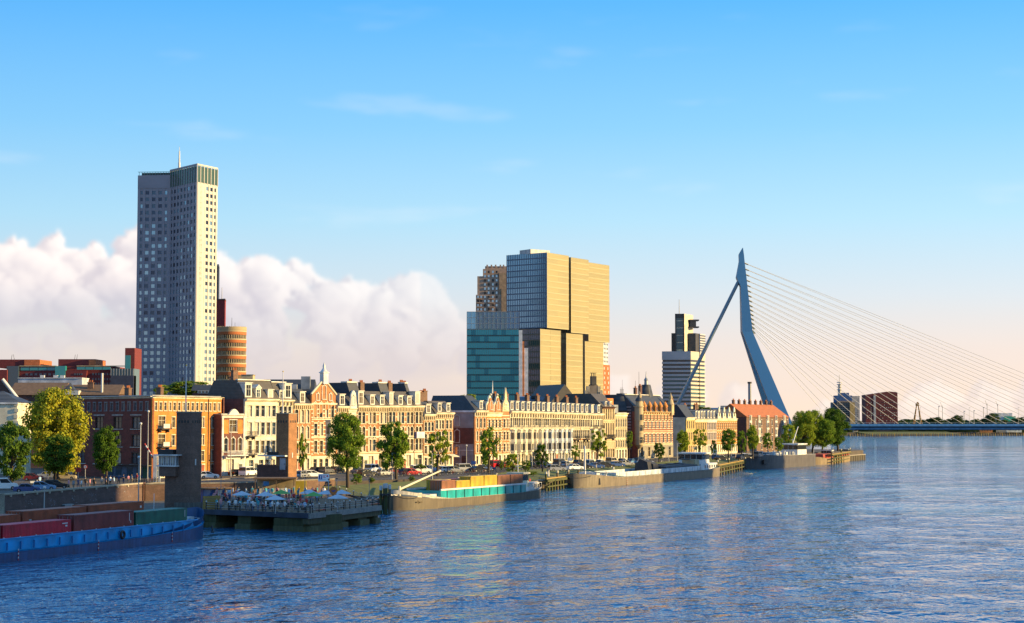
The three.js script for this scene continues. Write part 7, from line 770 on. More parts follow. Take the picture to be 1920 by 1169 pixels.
{ // mooring lines and bow rails
  const line = (a, b, sag, lb) => { const p = gp(a[0], a[1], a[2]), q = gp(b[0], b[1], b[2]), pts = [...Array(9)].map((_, i) => { const t = i / 8; return new THREE.Vector3(mix(p[0], q[0], t), mix(a[2], b[2], t) - sag * 4 * t * (1 - t), mix(p[1], q[1], t)); }), m = part(scene, numbered('mooring_line'), new THREE.TubeGeometry(new THREE.CatmullRomCurve3(pts), 16, 0.06, 5), M.pile); m.userData = { label: lb, category: 'rope' }; };
  line([781, 934, 3.0], [731, 925, 3.6], 0.5, 'mooring line from the turquoise barge bow to the piles'); line([1108, 893, 4.0], [1060, 893, 3.2], 0.5, 'mooring line from the tan barge bow to the mossy fender'); line([1012, 912, 2.6], [1036, 903, 3.4], 0.3, 'mooring line at the stern of the turquoise barge');
}
// ---------- trees and shrubs ----------
function crownGeo(sd, leaves, clumps, size, fill = 0.5, low = -0.9) {       // unit crown: radius 1, height -1..1
  const keep = seed; seed = sd; const pos = new Float32Array(leaves * 12), nor = new Float32Array(leaves * 12), col = new Float32Array(leaves * 12), uv = new Float32Array(leaves * 8), idx = new Uint32Array(leaves * 6), C = [];
  while (C.length < clumps) { const x = rr(-1, 1), y = rr(low, 1), z = rr(-1, 1), wd = y > 0 ? Math.sqrt(Math.max(0.02, 1 - y * y)) : 0.55 + 0.45 * (1 + y / 1.0), r = Math.hypot(x, z) / wd; if (r > 1 - 0.12 * rnd()) continue; if (r < fill * rnd() && Math.abs(y) < 0.6) continue; C.push([x * 0.9, y * 0.92, z * 0.9, rr(0.13, 0.30)]); }
  for (let i = 0; i < leaves; i++) {
    const c = C[Math.floor(rnd() * clumps)]; let dx, dy, dz; do { dx = rr(-1, 1); dy = rr(-1, 1); dz = rr(-1, 1); } while (dx * dx + dy * dy + dz * dz > 1);
    const k = c[3] * (0.55 + 0.6 * rnd()), x = c[0] + dx * k * 1.15, y = c[1] + dy * k * 0.7, z = c[2] + dz * k * 1.15, s = size * rr(0.6, 1.3);
    const n = new THREE.Vector3(dx + rr(-0.7, 0.7), dy * 0.6 + 0.55 + rr(-0.6, 0.6), dz + rr(-0.7, 0.7)).normalize(), t = new THREE.Vector3(rr(-1, 1), rr(-1, 1), rr(-1, 1)).cross(n).normalize(), b = n.clone().cross(t), g = 0.72 + 0.5 * rnd(), yel = rr(-0.12, 0.16);
    const P = [[-1, -0.62], [0.2, -0.9], [1, 0.3], [-0.3, 0.9]]; for (let q = 0; q < 4; q++) { const o = i * 12 + q * 3; pos[o] = x + (t.x * P[q][0] + b.x * P[q][1]) * s; pos[o + 1] = y + (t.y * P[q][0] + b.y * P[q][1]) * s; pos[o + 2] = z + (t.z * P[q][0] + b.z * P[q][1]) * s; nor[o] = n.x; nor[o + 1] = n.y; nor[o + 2] = n.z; col[o] = g * (1 + yel); col[o + 1] = g; col[o + 2] = g * 0.9; uv[i * 8 + q * 2] = P[q][0]; uv[i * 8 + q * 2 + 1] = P[q][1]; }
    idx.set([i * 4, i * 4 + 1, i * 4 + 2, i * 4, i * 4 + 2, i * 4 + 3], i * 6);
  }
  seed = keep; const g = new THREE.BufferGeometry(); g.setAttribute('position', new THREE.BufferAttribute(pos, 3)); g.setAttribute('normal', new THREE.BufferAttribute(nor, 3)); g.setAttribute('color', new THREE.BufferAttribute(col, 3)); g.setAttribute('uv', new THREE.BufferAttribute(uv, 2)); g.setIndex(new THREE.BufferAttribute(idx, 1)); return g;
}
const crowns = { big: [crownGeo(11, 24000, 150, 0.027, 0.4), crownGeo(12, 24000, 140, 0.027, 0.4), crownGeo(13, 22000, 120, 0.028, 0.4)], mid: [crownGeo(21, 12000, 80, 0.038), crownGeo(22, 12000, 72, 0.038), crownGeo(23, 11000, 62, 0.038), crownGeo(24, 11000, 54, 0.038)], thin: [crownGeo(31, 2600, 34, 0.05, 0.2), crownGeo(32, 2400, 30, 0.05, 0.2)], small: [crownGeo(41, 3200, 44, 0.06), crownGeo(42, 3000, 40, 0.06)], far: [crownGeo(51, 1100, 30, 0.10), crownGeo(52, 1100, 26, 0.10)] };
const leafMat = (c) => new THREE.MeshPhysicalMaterial({ color: new THREE.Color().setRGB(...c), vertexColors: true, roughness: 1, specularIntensity: 0.15, transmission: 0.28, thickness: 0, side: THREE.DoubleSide });
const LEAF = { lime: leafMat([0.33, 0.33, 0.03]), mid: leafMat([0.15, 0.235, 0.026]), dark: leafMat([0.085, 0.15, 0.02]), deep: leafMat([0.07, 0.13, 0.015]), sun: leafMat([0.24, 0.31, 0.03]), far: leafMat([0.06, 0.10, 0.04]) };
const BARK = mat([0.085, 0.06, 0.04], { t: 'streak' });
function tree(px, base, x0, x1, y0, y1, kind, leaf, label, { Y = QY, name = 'street_tree', group } = {}) {
  const [x, z] = Array.isArray(base) ? [pt(px, base[0])[0], -base[0]] : gp(px, base, Y), D = -z, g = thing(name, label, name.includes('shrub') ? 'shrub' : 'tree', [x, Y, z], rr(0, 6.28), group), s = D / FPX, rx = (x1 - x0) / 2 * s, top = Yat(y0, D) - Y, bot = Yat(y1, D) - Y, ry = (top - bot) / 2;
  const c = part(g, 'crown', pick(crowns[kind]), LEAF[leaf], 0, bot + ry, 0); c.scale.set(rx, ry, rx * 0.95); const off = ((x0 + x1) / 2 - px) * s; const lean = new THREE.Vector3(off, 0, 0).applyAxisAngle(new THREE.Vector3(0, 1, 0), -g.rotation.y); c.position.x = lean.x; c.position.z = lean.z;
  const r = Math.max(0.1, Math.min(0.42, ry * 0.055)), th = Math.max(0.6, bot + ry * 0.9), limbs = []; part(g, 'trunk', merge([tube([0, -0.15, 0], [lean.x * 0.3, th * 0.6, lean.z * 0.3], r * 1.15, r * 0.8, 8), tube([lean.x * 0.3, th * 0.6, lean.z * 0.3], [lean.x * 0.8, th * 1.15, lean.z * 0.8], r * 0.8, r * 0.3, 8)]), BARK);
  for (let i = 0; i < (kind === 'far' ? 0 : 6); i++) { const a = i * 1.05 + rr(0, 0.6), h0 = th * rr(0.45, 0.8); limbs.push(tube([lean.x * 0.4, h0, lean.z * 0.4], [lean.x + Math.cos(a) * rx * 0.7, bot + ry * rr(0.6, 1.6), lean.z + Math.sin(a) * rx * 0.7], r * 0.42, r * 0.12, 5)); } if (limbs.length) part(g, 'limbs', merge(limbs), BARK); return g;
}
const GT = 'trees along the quay street';
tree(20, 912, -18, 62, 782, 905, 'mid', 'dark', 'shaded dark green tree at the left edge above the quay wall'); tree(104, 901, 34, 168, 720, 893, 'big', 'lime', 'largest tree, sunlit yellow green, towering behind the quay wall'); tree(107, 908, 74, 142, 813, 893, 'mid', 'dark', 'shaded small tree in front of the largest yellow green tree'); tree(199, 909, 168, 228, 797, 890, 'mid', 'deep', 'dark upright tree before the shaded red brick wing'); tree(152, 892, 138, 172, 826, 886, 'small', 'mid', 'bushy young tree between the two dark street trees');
tree(568, 890, 553, 580, 806, 884, 'thin', 'mid', 'slim tree half hidden behind the sunlit bridge tower'); tree(652, 920, 606, 688, 766, 888, 'big', 'mid', 'biggest dark green quay tree before the curved dormer gable', { Y: 3.1 }); tree(743, 902, 704, 770, 783, 884, 'mid', 'mid', 'second full quay tree, right of the biggest one', { Y: 3.7 }); tree(820, 893, 796, 848, 800, 884, 'thin', 'sun', 'thin open-crowned tree before the corner house with flag'); tree(916, 888, 893, 943, 793, 880, 'thin', 'mid', 'tall loose tree before the striped double gable'); tree(905, 884, 896, 925, 822, 878, 'thin', 'mid', 'narrow companion tree left of the tall loose one');
tree(962, 889, 943, 980, 849, 888, 'small', 'sun', 'round light green shrub above the container barge', { name: 'round_shrub' }); tree(1017, 884, 1001, 1031, 831, 877, 'small', 'deep', 'young conical tree before the cream bay windows'); tree(985, 884, 974, 998, 862, 884, 'small', 'mid', 'low hedge-like shrub right of the round shrub', { name: 'low_shrub' }); tree(1079, 873, 1068, 1090, 832, 866, 'thin', 'mid', 'small light tree before the brick part of the cream row'); tree(1119, 871, 1102, 1141, 800, 864, 'thin', 'sun', 'loose tree before the sand-coloured front'); tree(1180, 862, 1172, 1188, 806, 842, 'small', 'mid', 'narrow tree in the lane left of the ornate building'); tree(1236, 867, 1224, 1249, 828, 862, 'small', 'deep', 'dense dark shrub tree before the ornate building'); tree(1284, 862, 1266, 1296, 806, 850, 'mid', 'sun', 'round sunlit tree right of the ornate building'); tree(1311, 861, 1296, 1330, 800, 850, 'thin', 'sun', 'loose tree before the yellow fronted house'); tree(1337, 862, 1331, 1345, 824, 853, 'small', 'deep', 'slim dark young tree on the far quay'); tree(1366, 861, 1349, 1383, 803, 850, 'mid', 'mid', 'round tree before the scrolled gablets'); tree(1391, 861, 1381, 1402, 806, 850, 'small', 'mid', 'tree before the dark side of the orange-roofed block'); tree(1412, 860, 1398, 1426, 793, 845, 'mid', 'sun', 'sunlit tree before the orange-roofed block'); tree(1440, 856, 1428, 1451, 810, 843, 'small', 'mid', 'short tree before the middle of the orange-roofed block'); tree(1461, 855, 1451, 1472, 818, 848, 'small', 'mid', 'shortest tree under the orange roof'); tree(1480, 853, 1464, 1496, 794, 842, 'mid', 'sun', 'light tree at the right end of the orange-roofed block'); tree(1507, 850, 1482, 1534, 764, 840, 'big', 'sun', 'tall light green tree left of the big round ones'); tree(1524, 849, 1508, 1550, 766, 840, 'big', 'sun', 'second tall light green tree at the quay tip'); tree(1542, 849, 1524, 1572, 780, 842, 'big', 'mid', 'mid green round tree before the darkest one'); tree(1572, 846, 1536, 1596, 762, 838, 'big', 'deep', 'darkest big round tree at the tip of the island');
tree(350, [520], 300, 402, 714, 745, 'mid', 'mid', 'tree tops showing over the orange block roof', { name: 'background_tree' }); tree(305, [540], 285, 325, 720, 745, 'small', 'sun', 'small tree top left above the orange block roof', { name: 'background_tree' }); tree(877, [540], 857, 896, 738, 760, 'small', 'sun', 'tree top over the dark hipped roof', { name: 'background_tree' }); tree(931, [540], 920, 942, 739, 760, 'small', 'mid', 'tree top behind the scrolled double gable', { name: 'background_tree' }); tree(1313, [760], 1287, 1340, 761, 785, 'mid', 'dark', 'wide tree top behind the far terrace', { name: 'background_tree' });
for (const [px, py, x0, x1, y0, y1, lb] of [[668, 908, 655, 682, 888, 908, 'flowering shrub at the foot of the biggest quay tree'], [696, 905, 690, 704, 895, 905, 'small shrub on the bank right of the biggest tree'], [770, 904, 764, 780, 893, 903, 'low shrub on the bank behind the derrick'], [790, 893, 776, 800, 870, 880, 'clipped green bush before the white hoarding'], [941, 885, 936, 946, 862, 884, 'slim conifer beside the red van'], [1000, 892, 985, 1015, 884, 892, 'low scrub behind the container barge']]) tree(px, py, x0, x1, y0, y1, 'small', 'mid', lb, { name: 'low_shrub', Y: 3.6 });
{ // far bank: a wood seen as one mass, and a few trees that stand out
  const M0 = new THREE.Matrix4(), list = []; const im = new THREE.InstancedMesh(crowns.far[0], LEAF.far, 420); im.name = 'far_wood'; im.userData = { kind: 'stuff', label: 'dark green belt of far trees along the opposite bank', category: 'wood' }; im.castShadow = im.receiveShadow = true; const keep = seed; seed = 99;
  for (let i = 0; i < 420; i++) { const far = i % 3 === 0, px = rr(1585, 1990), D = far ? rr(2150, 2500) : rr(1935, 2050), [x, z] = pt(px, D), r = far ? rr(7, 12) : rr(2.6, 4.6), h = (far ? rr(11, 16) + 3 * noise3.noise(px * 0.03, 1, 1) : rr(3, 5)); M0.compose(new THREE.Vector3(x, 3.6 + h * 0.48, z), new THREE.Quaternion().setFromAxisAngle(new THREE.Vector3(0, 1, 0), rnd() * 6), new THREE.Vector3(r, h * 0.55, r)); im.setMatrixAt(i, M0); } seed = keep; scene.add(im);
  for (const [px, D, x0, x1, y0, y1, lb] of [[1795, 2080, 1776, 1812, 778, 803, 'rounded far tree clump at the middle of the bridge deck'], [1858, 2100, 1836, 1882, 774, 804, 'largest far tree clump left of the white hall'], [1755, 2120, 1736, 1774, 782, 803, 'low far tree clump right of the derrick'], [1912, 2100, 1900, 1930, 782, 803, 'far tree clump at the right edge']]) tree(px, [D], x0, x1, y0, y1, 'mid', 'far', lb, { name: 'far_tree', Y: 3.6 });
}
// ---------- cars, bicycles, people ----------
const carParts = {}; {
  const side = (pts) => { const s = new THREE.Shape(); pts.forEach(([x, y], i) => i ? s.lineTo(x, y) : s.moveTo(x, y)); return s; };
  const arch = (L, wb, r, prof) => { const s = new THREE.Shape(), f = (L - wb) / 2; s.moveTo(0.05, 0.28); s.lineTo(f - r, 0.28); s.absarc(f, 0.30, r, Math.PI, 0, true); s.lineTo(f + wb - r, 0.28); s.absarc(f + wb, 0.30, r, Math.PI, 0, true); s.lineTo(L - 0.05, 0.28); for (const [x, y] of prof) s.lineTo(x, y); return s; };
  const ext = (s, w, bev = 0.07) => new THREE.ExtrudeGeometry(s, { depth: w - 2 * bev, bevelEnabled: true, bevelSize: bev * 0.6, bevelThickness: bev, bevelSegments: 2, curveSegments: 6 }).translate(0, 0, -w / 2 + bev);
  const defs = { hatch: { L: 4.0, wb: 2.45, w: 1.72, prof: [[3.98, 0.62], [3.75, 0.82], [2.95, 0.92], [0.12, 0.95], [0, 0.6]], cab: [[0.1, 0.93], [0.35, 1.42], [1.9, 1.47], [2.95, 0.92]], roof: [[0.33, 1.41], [0.5, 1.5], [1.8, 1.52], [1.95, 1.45]] }, sedan: { L: 4.5, wb: 2.65, w: 1.76, prof: [[4.48, 0.6], [4.25, 0.8], [3.35, 0.9], [1.0, 0.95], [0.08, 0.93], [0, 0.6]], cab: [[0.75, 0.93], [1.25, 1.38], [2.45, 1.42], [3.4, 0.9]], roof: [[1.22, 1.37], [1.4, 1.45], [2.3, 1.46], [2.5, 1.40]] }, estate: { L: 4.4, wb: 2.6, w: 1.76, prof: [[4.38, 0.62], [4.15, 0.84], [3.3, 0.94], [0.08, 0.97], [0, 0.6]], cab: [[0.08, 0.95], [0.28, 1.46], [2.25, 1.5], [3.3, 0.93]], roof: [[0.25, 1.45], [0.4, 1.54], [2.1, 1.55], [2.3, 1.48]] }, van: { L: 4.9, wb: 3.0, w: 1.95, prof: [[4.88, 0.7], [4.7, 1.0], [4.05, 1.15], [0.02, 1.18], [0, 0.6]], cab: [[0.03, 1.15], [0.12, 1.85], [3.15, 1.92], [4.1, 1.13]], roof: [[0.1, 1.82], [0.2, 2.02], [3.0, 2.04], [3.2, 1.9]] } };
  const wheelT = new THREE.TorusGeometry(0.235, 0.095, 8, 18), rimG = new THREE.CylinderGeometry(0.2, 0.2, 0.12, 14).rotateX(Math.PI / 2);
  for (const [k, d] of Object.entries(defs)) carParts[k] = { ...d, body: ext(arch(d.L, d.wb, 0.37, d.prof), d.w), glass: ext(side(d.cab), d.w - 0.22, 0.1), top: ext(side(d.roof), d.w - 0.24, 0.06), pillars: merge([0.02, 0.5, 0.97].map((t) => { const [a, b] = [d.cab[0], d.cab[3]], [c, e] = [d.cab[1], d.cab[2]]; const lo = [mix(a[0], b[0], t), 0.95], hi = [mix(c[0], e[0], t), 1.42 + (k === 'van' ? 0.45 : 0)]; return merge([1, -1].map((s) => tube([lo[0], lo[1], s * (d.w / 2 - 0.09)], [hi[0], hi[1], s * (d.w / 2 - 0.12)], 0.05, 0.045, 5))); })), tyre: wheelT, rim: rimG };
}
const paints = { white: mat([0.75, 0.75, 0.74], { r: 0.25, t: null }), silver: mat([0.42, 0.43, 0.45], { r: 0.25, m: 0.5, t: null }), grey: mat([0.16, 0.165, 0.175], { r: 0.25, m: 0.3, t: null }), black: mat([0.018, 0.018, 0.02], { r: 0.18, t: null }), blue: mat([0.03, 0.07, 0.20], { r: 0.22, t: null }), 'light blue': mat([0.14, 0.28, 0.45], { r: 0.22, t: null }), red: mat([0.45, 0.015, 0.02], { r: 0.25, t: null }), 'dark red': mat([0.15, 0.015, 0.02], { r: 0.22, t: null }), beige: mat([0.45, 0.38, 0.27], { r: 0.25, t: null }) };
const lampW = mat([0.8, 0.8, 0.75], { r: 0.1, t: null }), lampR = mat([0.4, 0.01, 0.01], { r: 0.15, t: null }), rubber = mat([0.02, 0.02, 0.02], { t: null }), names = { hatch: 'hatchback', sedan: 'saloon', estate: 'estate car', van: 'van' };
function car(px, py, kind, paint, turn, label) {
  const [x, z] = gp(px, py, QY), d = carParts[kind], g = thing('parked_' + (kind === 'van' ? 'van' : 'car'), label, kind === 'van' ? 'van' : 'car', [x, QY + 0.006, z], turn, 'vehicles parked along the quay street'), o = -d.L / 2, m = paints[paint];
  part(g, 'body', d.body, m, o); part(g, 'window_glass', d.glass, M.glass, o); part(g, 'roof', d.top, m, o); part(g, 'pillars', d.pillars, m, o); const f = (d.L - d.wb) / 2;
  for (const wx of [f, f + d.wb]) for (const s of [1, -1]) { const w = part(g, 'wheel', d.tyre, rubber, o + wx, 0.33, s * (d.w / 2 - 0.1)); part(w, 'rim', d.rim, M.steel); }
  for (const s of [1, -1]) { ubox(g, 'headlight', lampW, o + d.L - 0.06, 0.68, s * (d.w / 2 - 0.3), 0.14, 0.14, 0.34); ubox(g, 'tail_light', lampR, o + 0.02, 0.78, s * (d.w / 2 - 0.2), 0.1, 0.22, 0.2); ubox(g, 'mirror', m, o + d.L * 0.66, 0.98, s * (d.w / 2 + 0.08), 0.14, 0.12, 0.2); }
}
{
  const A = 1.08, list = [ // pixel, pixel, kind, paint, turn
    [392, 898, 'hatch', 'white', 0.2], [444, 893, 'sedan', 'black', A], [465, 893, 'van', 'white', A], [484, 891, 'hatch', 'light blue', A], [501, 890, 'sedan', 'grey', A], [566, 897, 'hatch', 'silver', A], [586, 896, 'estate', 'white', 0.6], [592, 888, 'sedan', 'black', A], [612, 888, 'estate', 'grey', A], [632, 887, 'hatch', 'black', A], [672, 889, 'sedan', 'grey', A], [688, 894, 'estate', 'black', 0.7], [700, 887, 'van', 'white', A], [722, 893, 'hatch', 'silver', 0.7], [741, 890, 'sedan', 'dark red', 0.7], [762, 891, 'estate', 'dark red', A], [773, 892, 'hatch', 'red', 0.6], [789, 889, 'van', 'white', 0.4], [806, 885, 'hatch', 'blue', A], [827, 886, 'sedan', 'light blue', A], [838, 887, 'hatch', 'white', 0.5], [853, 887, 'estate', 'silver', 0.5], [863, 883, 'hatch', 'black', A], [873, 886, 'van', 'silver', 0.5], [884, 885, 'hatch', 'light blue', 0.6], [898, 886, 'sedan', 'black', 0.6], [912, 884, 'estate', 'blue', 0.6], [928, 878, 'van', 'red', A], [947, 878, 'hatch', 'red', A], [1003, 878, 'estate', 'black', A], [1013, 876, 'van', 'black', A], [1024, 878, 'hatch', 'blue', A], [1044, 884, 'estate', 'silver', 0.35], [1050, 875, 'van', 'grey', A], [1062, 876, 'hatch', 'silver', A], [1078, 882, 'sedan', 'white', 0.5], [1086, 873, 'estate', 'black', A], [1095, 880, 'hatch', 'black', 0.5], [1106, 877, 'van', 'silver', A], [1117, 879, 'sedan', 'blue', 0.5], [1127, 873, 'hatch', 'white', A], [1136, 878, 'estate', 'black', 0.5], [1148, 872, 'van', 'beige', A], [1156, 876, 'sedan', 'blue', 0.5], [1168, 870, 'hatch', 'grey', A], [1175, 874, 'hatch', 'silver', 0.5], [1184, 871, 'sedan', 'light blue', A], [1196, 869, 'estate', 'black', A], [1210, 871, 'sedan', 'white', 0.4], [1300, 863, 'hatch', 'black', A], [1343, 862, 'estate', 'blue', A], [1353, 864, 'sedan', 'black', 0.6], [1378, 861, 'hatch', 'beige', A], [1388, 862, 'sedan', 'black', A], [1400, 861, 'estate', 'black', 0.7], [1422, 858, 'van', 'grey', A], [1436, 857, 'hatch', 'silver', A], [1452, 856, 'sedan', 'white', A]];
  list.forEach(([px, py, k, p, t], i) => car(px, py, k, p, t + (i % 3) * 0.04, `${p} ${names[k]}, ${ord(i + 1)} from left of the vehicles before the terraces`));
  [[6, 919, 'van', 'white', 0.3, 'white van at the left edge above the quay wall'], [50, 924, 'sedan', 'blue', 0.25, 'dark blue saloon parked behind the coping of the quay wall'], [82, 920, 'hatch', 'light blue', 0.25, 'light blue hatchback behind the dark blue saloon'], [106, 917, 'estate', 'black', 0.2, 'black estate car under the shaded small tree'], [122, 900, 'estate', 'beige', 0.1, 'sunlit beige estate car across the street under the trees'], [62, 902, 'hatch', 'dark red', 0.1, 'dark red hatchback behind the white scooter'], [90, 898, 'sedan', 'silver', 0.1, 'silver saloon under the largest tree']].forEach((c) => car(...c));
}
{ // bicycles and a scooter
  const wheel = new THREE.TorusGeometry(0.33, 0.025, 5, 18), bike = (x, z, y, t, lb, m) => { const g = thing('bicycle', lb, 'bicycle', [x, y, z], t, 'bicycles parked at the railing'); for (const s of [-0.52, 0.52]) { const w = part(g, 'wheel', wheel, M.black, s, 0.36, 0); part(w, 'hub', new THREE.CylinderGeometry(0.05, 0.05, 0.1, 6).rotateX(Math.PI / 2), M.steel); } part(g, 'frame', merge([tube([-0.52, 0.36, 0], [-0.12, 0.34, 0], 0.02, 0.02, 5), tube([-0.12, 0.34, 0], [-0.25, 0.85, 0], 0.022, 0.022, 5), tube([-0.12, 0.34, 0], [0.38, 0.8, 0], 0.022, 0.022, 5), tube([-0.22, 0.75, 0], [0.38, 0.84, 0], 0.022, 0.022, 5), tube([0.52, 0.36, 0], [0.36, 0.98, 0], 0.022, 0.022, 5), tube([-0.52, 0.36, 0], [-0.22, 0.75, 0], 0.018, 0.018, 5)]), m); part(g, 'handlebar', merge([tube([0.34, 1.02, -0.27], [0.34, 1.02, 0.27], 0.018, 0.018, 5), tube([0.34, 1.02, 0.27], [0.2, 1.0, 0.3], 0.018, 0.018, 5), tube([0.34, 1.02, -0.27], [0.2, 1.0, -0.3], 0.018, 0.018, 5)]), M.steel); part(g, 'saddle', new THREE.ConeGeometry(0.11, 0.28, 6).rotateZ(-Math.PI / 2).scale(1, 0.5, 1), M.black, -0.25, 0.9, 0); };
  const fm = [M.black, M.iron, mat([0.3, 0.03, 0.03]), mat([0.03, 0.06, 0.25]), M.zinc];
  for (let i = 0; i < 34; i++) { const px = 690 + i * 6.6 + rr(-1, 1), py = mix(897, 889.5, i / 33) + rr(-0.4, 0.4), [x, z] = gp(px, py, QY); bike(x, z, QY, 0.4 + rr(-0.5, 0.5), `parked bicycle before the cars, ${ord(i + 1)} from left of the long rack`, pick(fm)); }
  for (let i = 0; i < 9; i++) { const [x, z] = gp(252 + i * 5, 910 - i * 0.6, QY); bike(x, z, QY, 0.2 + rr(-0.4, 0.4), `bicycle near the dark bridge tower, ${ord(i + 1)} from left`, pick(fm)); }
  const [x, z] = gp(64, 910, QY), g = thing('motor_scooter', 'white motor scooter parked under the trees at the left', 'scooter', [x, QY, z], 0.2); for (const s of [-0.55, 0.6]) { const w = part(g, 'wheel', new THREE.TorusGeometry(0.18, 0.07, 6, 14), rubber, s, 0.25, 0); part(w, 'rim', new THREE.CylinderGeometry(0.12, 0.12, 0.06, 10).rotateX(Math.PI / 2), M.steel); } part(g, 'body', merge([cb(-0.35, 0.35, 0, 0.8, 0.4, 0.35), cb(0.2, 0.25, 0, 0.6, 0.12, 0.36), bx(0.42, 0.52, 0.3, 0.95, -0.2, 0.2)]), paints.white); part(g, 'seat', cb(-0.3, 0.75, 0, 0.7, 0.12, 0.28), M.black); part(g, 'handlebar', tube([0.4, 1.05, -0.35], [0.4, 1.05, 0.35], 0.03), M.black);
}
// people: a tapered-bone body meshed as one surface
const figure = (() => {
  const cap = (p, a, b, ra, rb) => { const abx = b[0] - a[0], aby = b[1] - a[1], abz = b[2] - a[2], apx = p[0] - a[0], apy = p[1] - a[1], apz = p[2] - a[2], t = clamp((apx * abx + apy * aby + apz * abz) / (abx * abx + aby * aby + abz * abz)); return Math.hypot(apx - abx * t, apy - aby * t, apz - abz * t) - mix(ra, rb, t); };
  const smin = (a, b, k) => { const h = clamp(0.5 + 0.5 * (b - a) / k); return mix(b, a, h) - k * h * (1 - h); };
  return (pose) => {
    const sit = pose.startsWith('sit'), hip = sit ? 0.52 : 0.94, sh = hip + 0.5, hd = sh + 0.26, bones = [];
    const T = (a, b, ra, rb, tag) => bones.push([a, b, ra, rb, tag]);
    T([-0.07, hip, 0], [-0.09, hip + 0.22, 0], 0.13, 0.12, 'top'); T([0.07, hip, 0], [0.09, hip + 0.22, 0], 0.13, 0.12, 'top'); T([-0.13, sh - 0.04, 0], [0.13, sh - 0.04, 0], 0.11, 0.11, 'top'); T([0, hip + 0.2, 0], [0, sh - 0.06, 0], 0.14, 0.13, 'top'); T([0, sh, 0], [0, sh + 0.1, 0.01], 0.055, 0.05, 'skin'); T([0, hd - 0.03, 0.015], [0, hd + 0.05, 0], 0.085, 0.1, 'head'); T([0, hd - 0.03, 0.09], [0, hd - 0.05, 0.115], 0.02, 0.018, 'head');
    for (const s of [-1, 1]) {
      if (sit) { T([s * 0.1, hip - 0.02, 0.02], [s * 0.12, hip, 0.42], 0.09, 0.07, 'leg'); T([s * 0.12, hip, 0.42], [s * 0.12, 0.08, 0.44], 0.065, 0.045, 'leg'); T([s * 0.12, 0.05, 0.42], [s * 0.13, 0.04, 0.58], 0.045, 0.035, 'shoe'); const f = pose === 'sit2' ? 0.12 : 0; T([s * 0.2, sh - 0.05, 0], [s * 0.25, sh - 0.3, 0.06], 0.055, 0.045, 'top'); T([s * 0.25, sh - 0.3, 0.06], [s * 0.13, sh - 0.26 + f, 0.3], 0.042, 0.032, 'skin'); T([s * 0.13, sh - 0.26 + f, 0.3], [s * 0.1, sh - 0.26 + f, 0.39], 0.035, 0.025, 'skin'); }
      else { const k = pose === 'walk' ? s * 0.16 : 0; T([s * 0.09, hip - 0.02, 0], [s * 0.1, 0.5, k * 0.8 + 0.02], 0.095, 0.065, 'leg'); T([s * 0.1, 0.5, k * 0.8 + 0.02], [s * 0.1, 0.08, k * 1.2 - 0.02], 0.062, 0.045, 'leg'); T([s * 0.1, 0.05, k * 1.2 - 0.03], [s * 0.11, 0.04, k * 1.2 + 0.14], 0.045, 0.035, 'shoe'); const up = pose === 'stand2'; T([s * 0.2, sh - 0.05, 0], [s * 0.25, sh - 0.33, -k * 0.5], 0.055, 0.045, 'top'); T([s * 0.25, sh - 0.33, -k * 0.5], up ? [s * 0.16, sh - 0.2, 0.24] : [s * 0.25, sh - 0.58, 0.06 - k], 0.042, 0.032, 'skin'); T(up ? [s * 0.16, sh - 0.2, 0.24] : [s * 0.25, sh - 0.58, 0.06 - k], up ? [s * 0.12, sh - 0.16, 0.31] : [s * 0.25, sh - 0.68, 0.08 - k], 0.036, 0.024, 'skin'); }
    }
    const N = 44, mc = new MarchingCubes(N, M.white, false, false, 40000), S = sit ? 0.72 : 0.96, cy = sit ? 0.66 : 0.9, cz = sit ? 0.2 : 0; mc.isolation = 0; const d = (p) => { let v = 9; for (const [a, b, ra, rb, t] of bones) v = smin(v, cap(p, a, b, ra, rb), t === 'head' || t === 'shoe' ? 0.015 : 0.035); return v; };
    const h = N / 2; for (let k = 0; k < N; k++) for (let j = 0; j < N; j++) for (let i = 0; i < N; i++) mc.field[k * N * N + j * N + i] = -d([(i - h) / h * S, (j - h) / h * S + cy, (k - h) / h * S + cz]); mc.update();
    const n = mc.count ?? mc.geometry.drawRange.count, pos = mc.positionArray.slice(0, n * 3), nor = mc.normalArray.slice(0, n * 3); for (let i = 0; i < n; i++) { pos[i * 3] *= S; pos[i * 3 + 1] = pos[i * 3 + 1] * S + cy; pos[i * 3 + 2] = pos[i * 3 + 2] * S + cz; }
    const tags = []; for (let i = 0; i < n; i++) { const p = [pos[i * 3], pos[i * 3 + 1], pos[i * 3 + 2]]; let best = 9, tg = 'top'; for (const [a, b, ra, rb, t] of bones) { const v = cap(p, a, b, ra, rb); if (v < best) { best = v; tg = t; } } if (tg === 'head' && (p[1] > hd + 0.03 || p[2] < -0.02)) tg = 'hair'; if (tg === 'head') tg = Math.abs(Math.abs(p[0]) - 0.035) < 0.014 && Math.abs(p[1] - hd) < 0.016 && p[2] > 0.05 ? 'hair' : 'skin'; tags.push(tg); }
    return (top, leg, hair, skin) => { const col = new Float32Array(n * 3); tags.forEach((t, i) => { const c = t === 'top' ? top : t === 'leg' ? leg : t === 'hair' ? hair : t === 'shoe' ? [0.03, 0.03, 0.03] : skin; col.set(c, i * 3); }); const g = new THREE.BufferGeometry(); g.setAttribute('position', new THREE.BufferAttribute(pos, 3)); g.setAttribute('normal', new THREE.BufferAttribute(nor, 3)); g.setAttribute('color', new THREE.BufferAttribute(col, 3)); return g; };
  };
})();
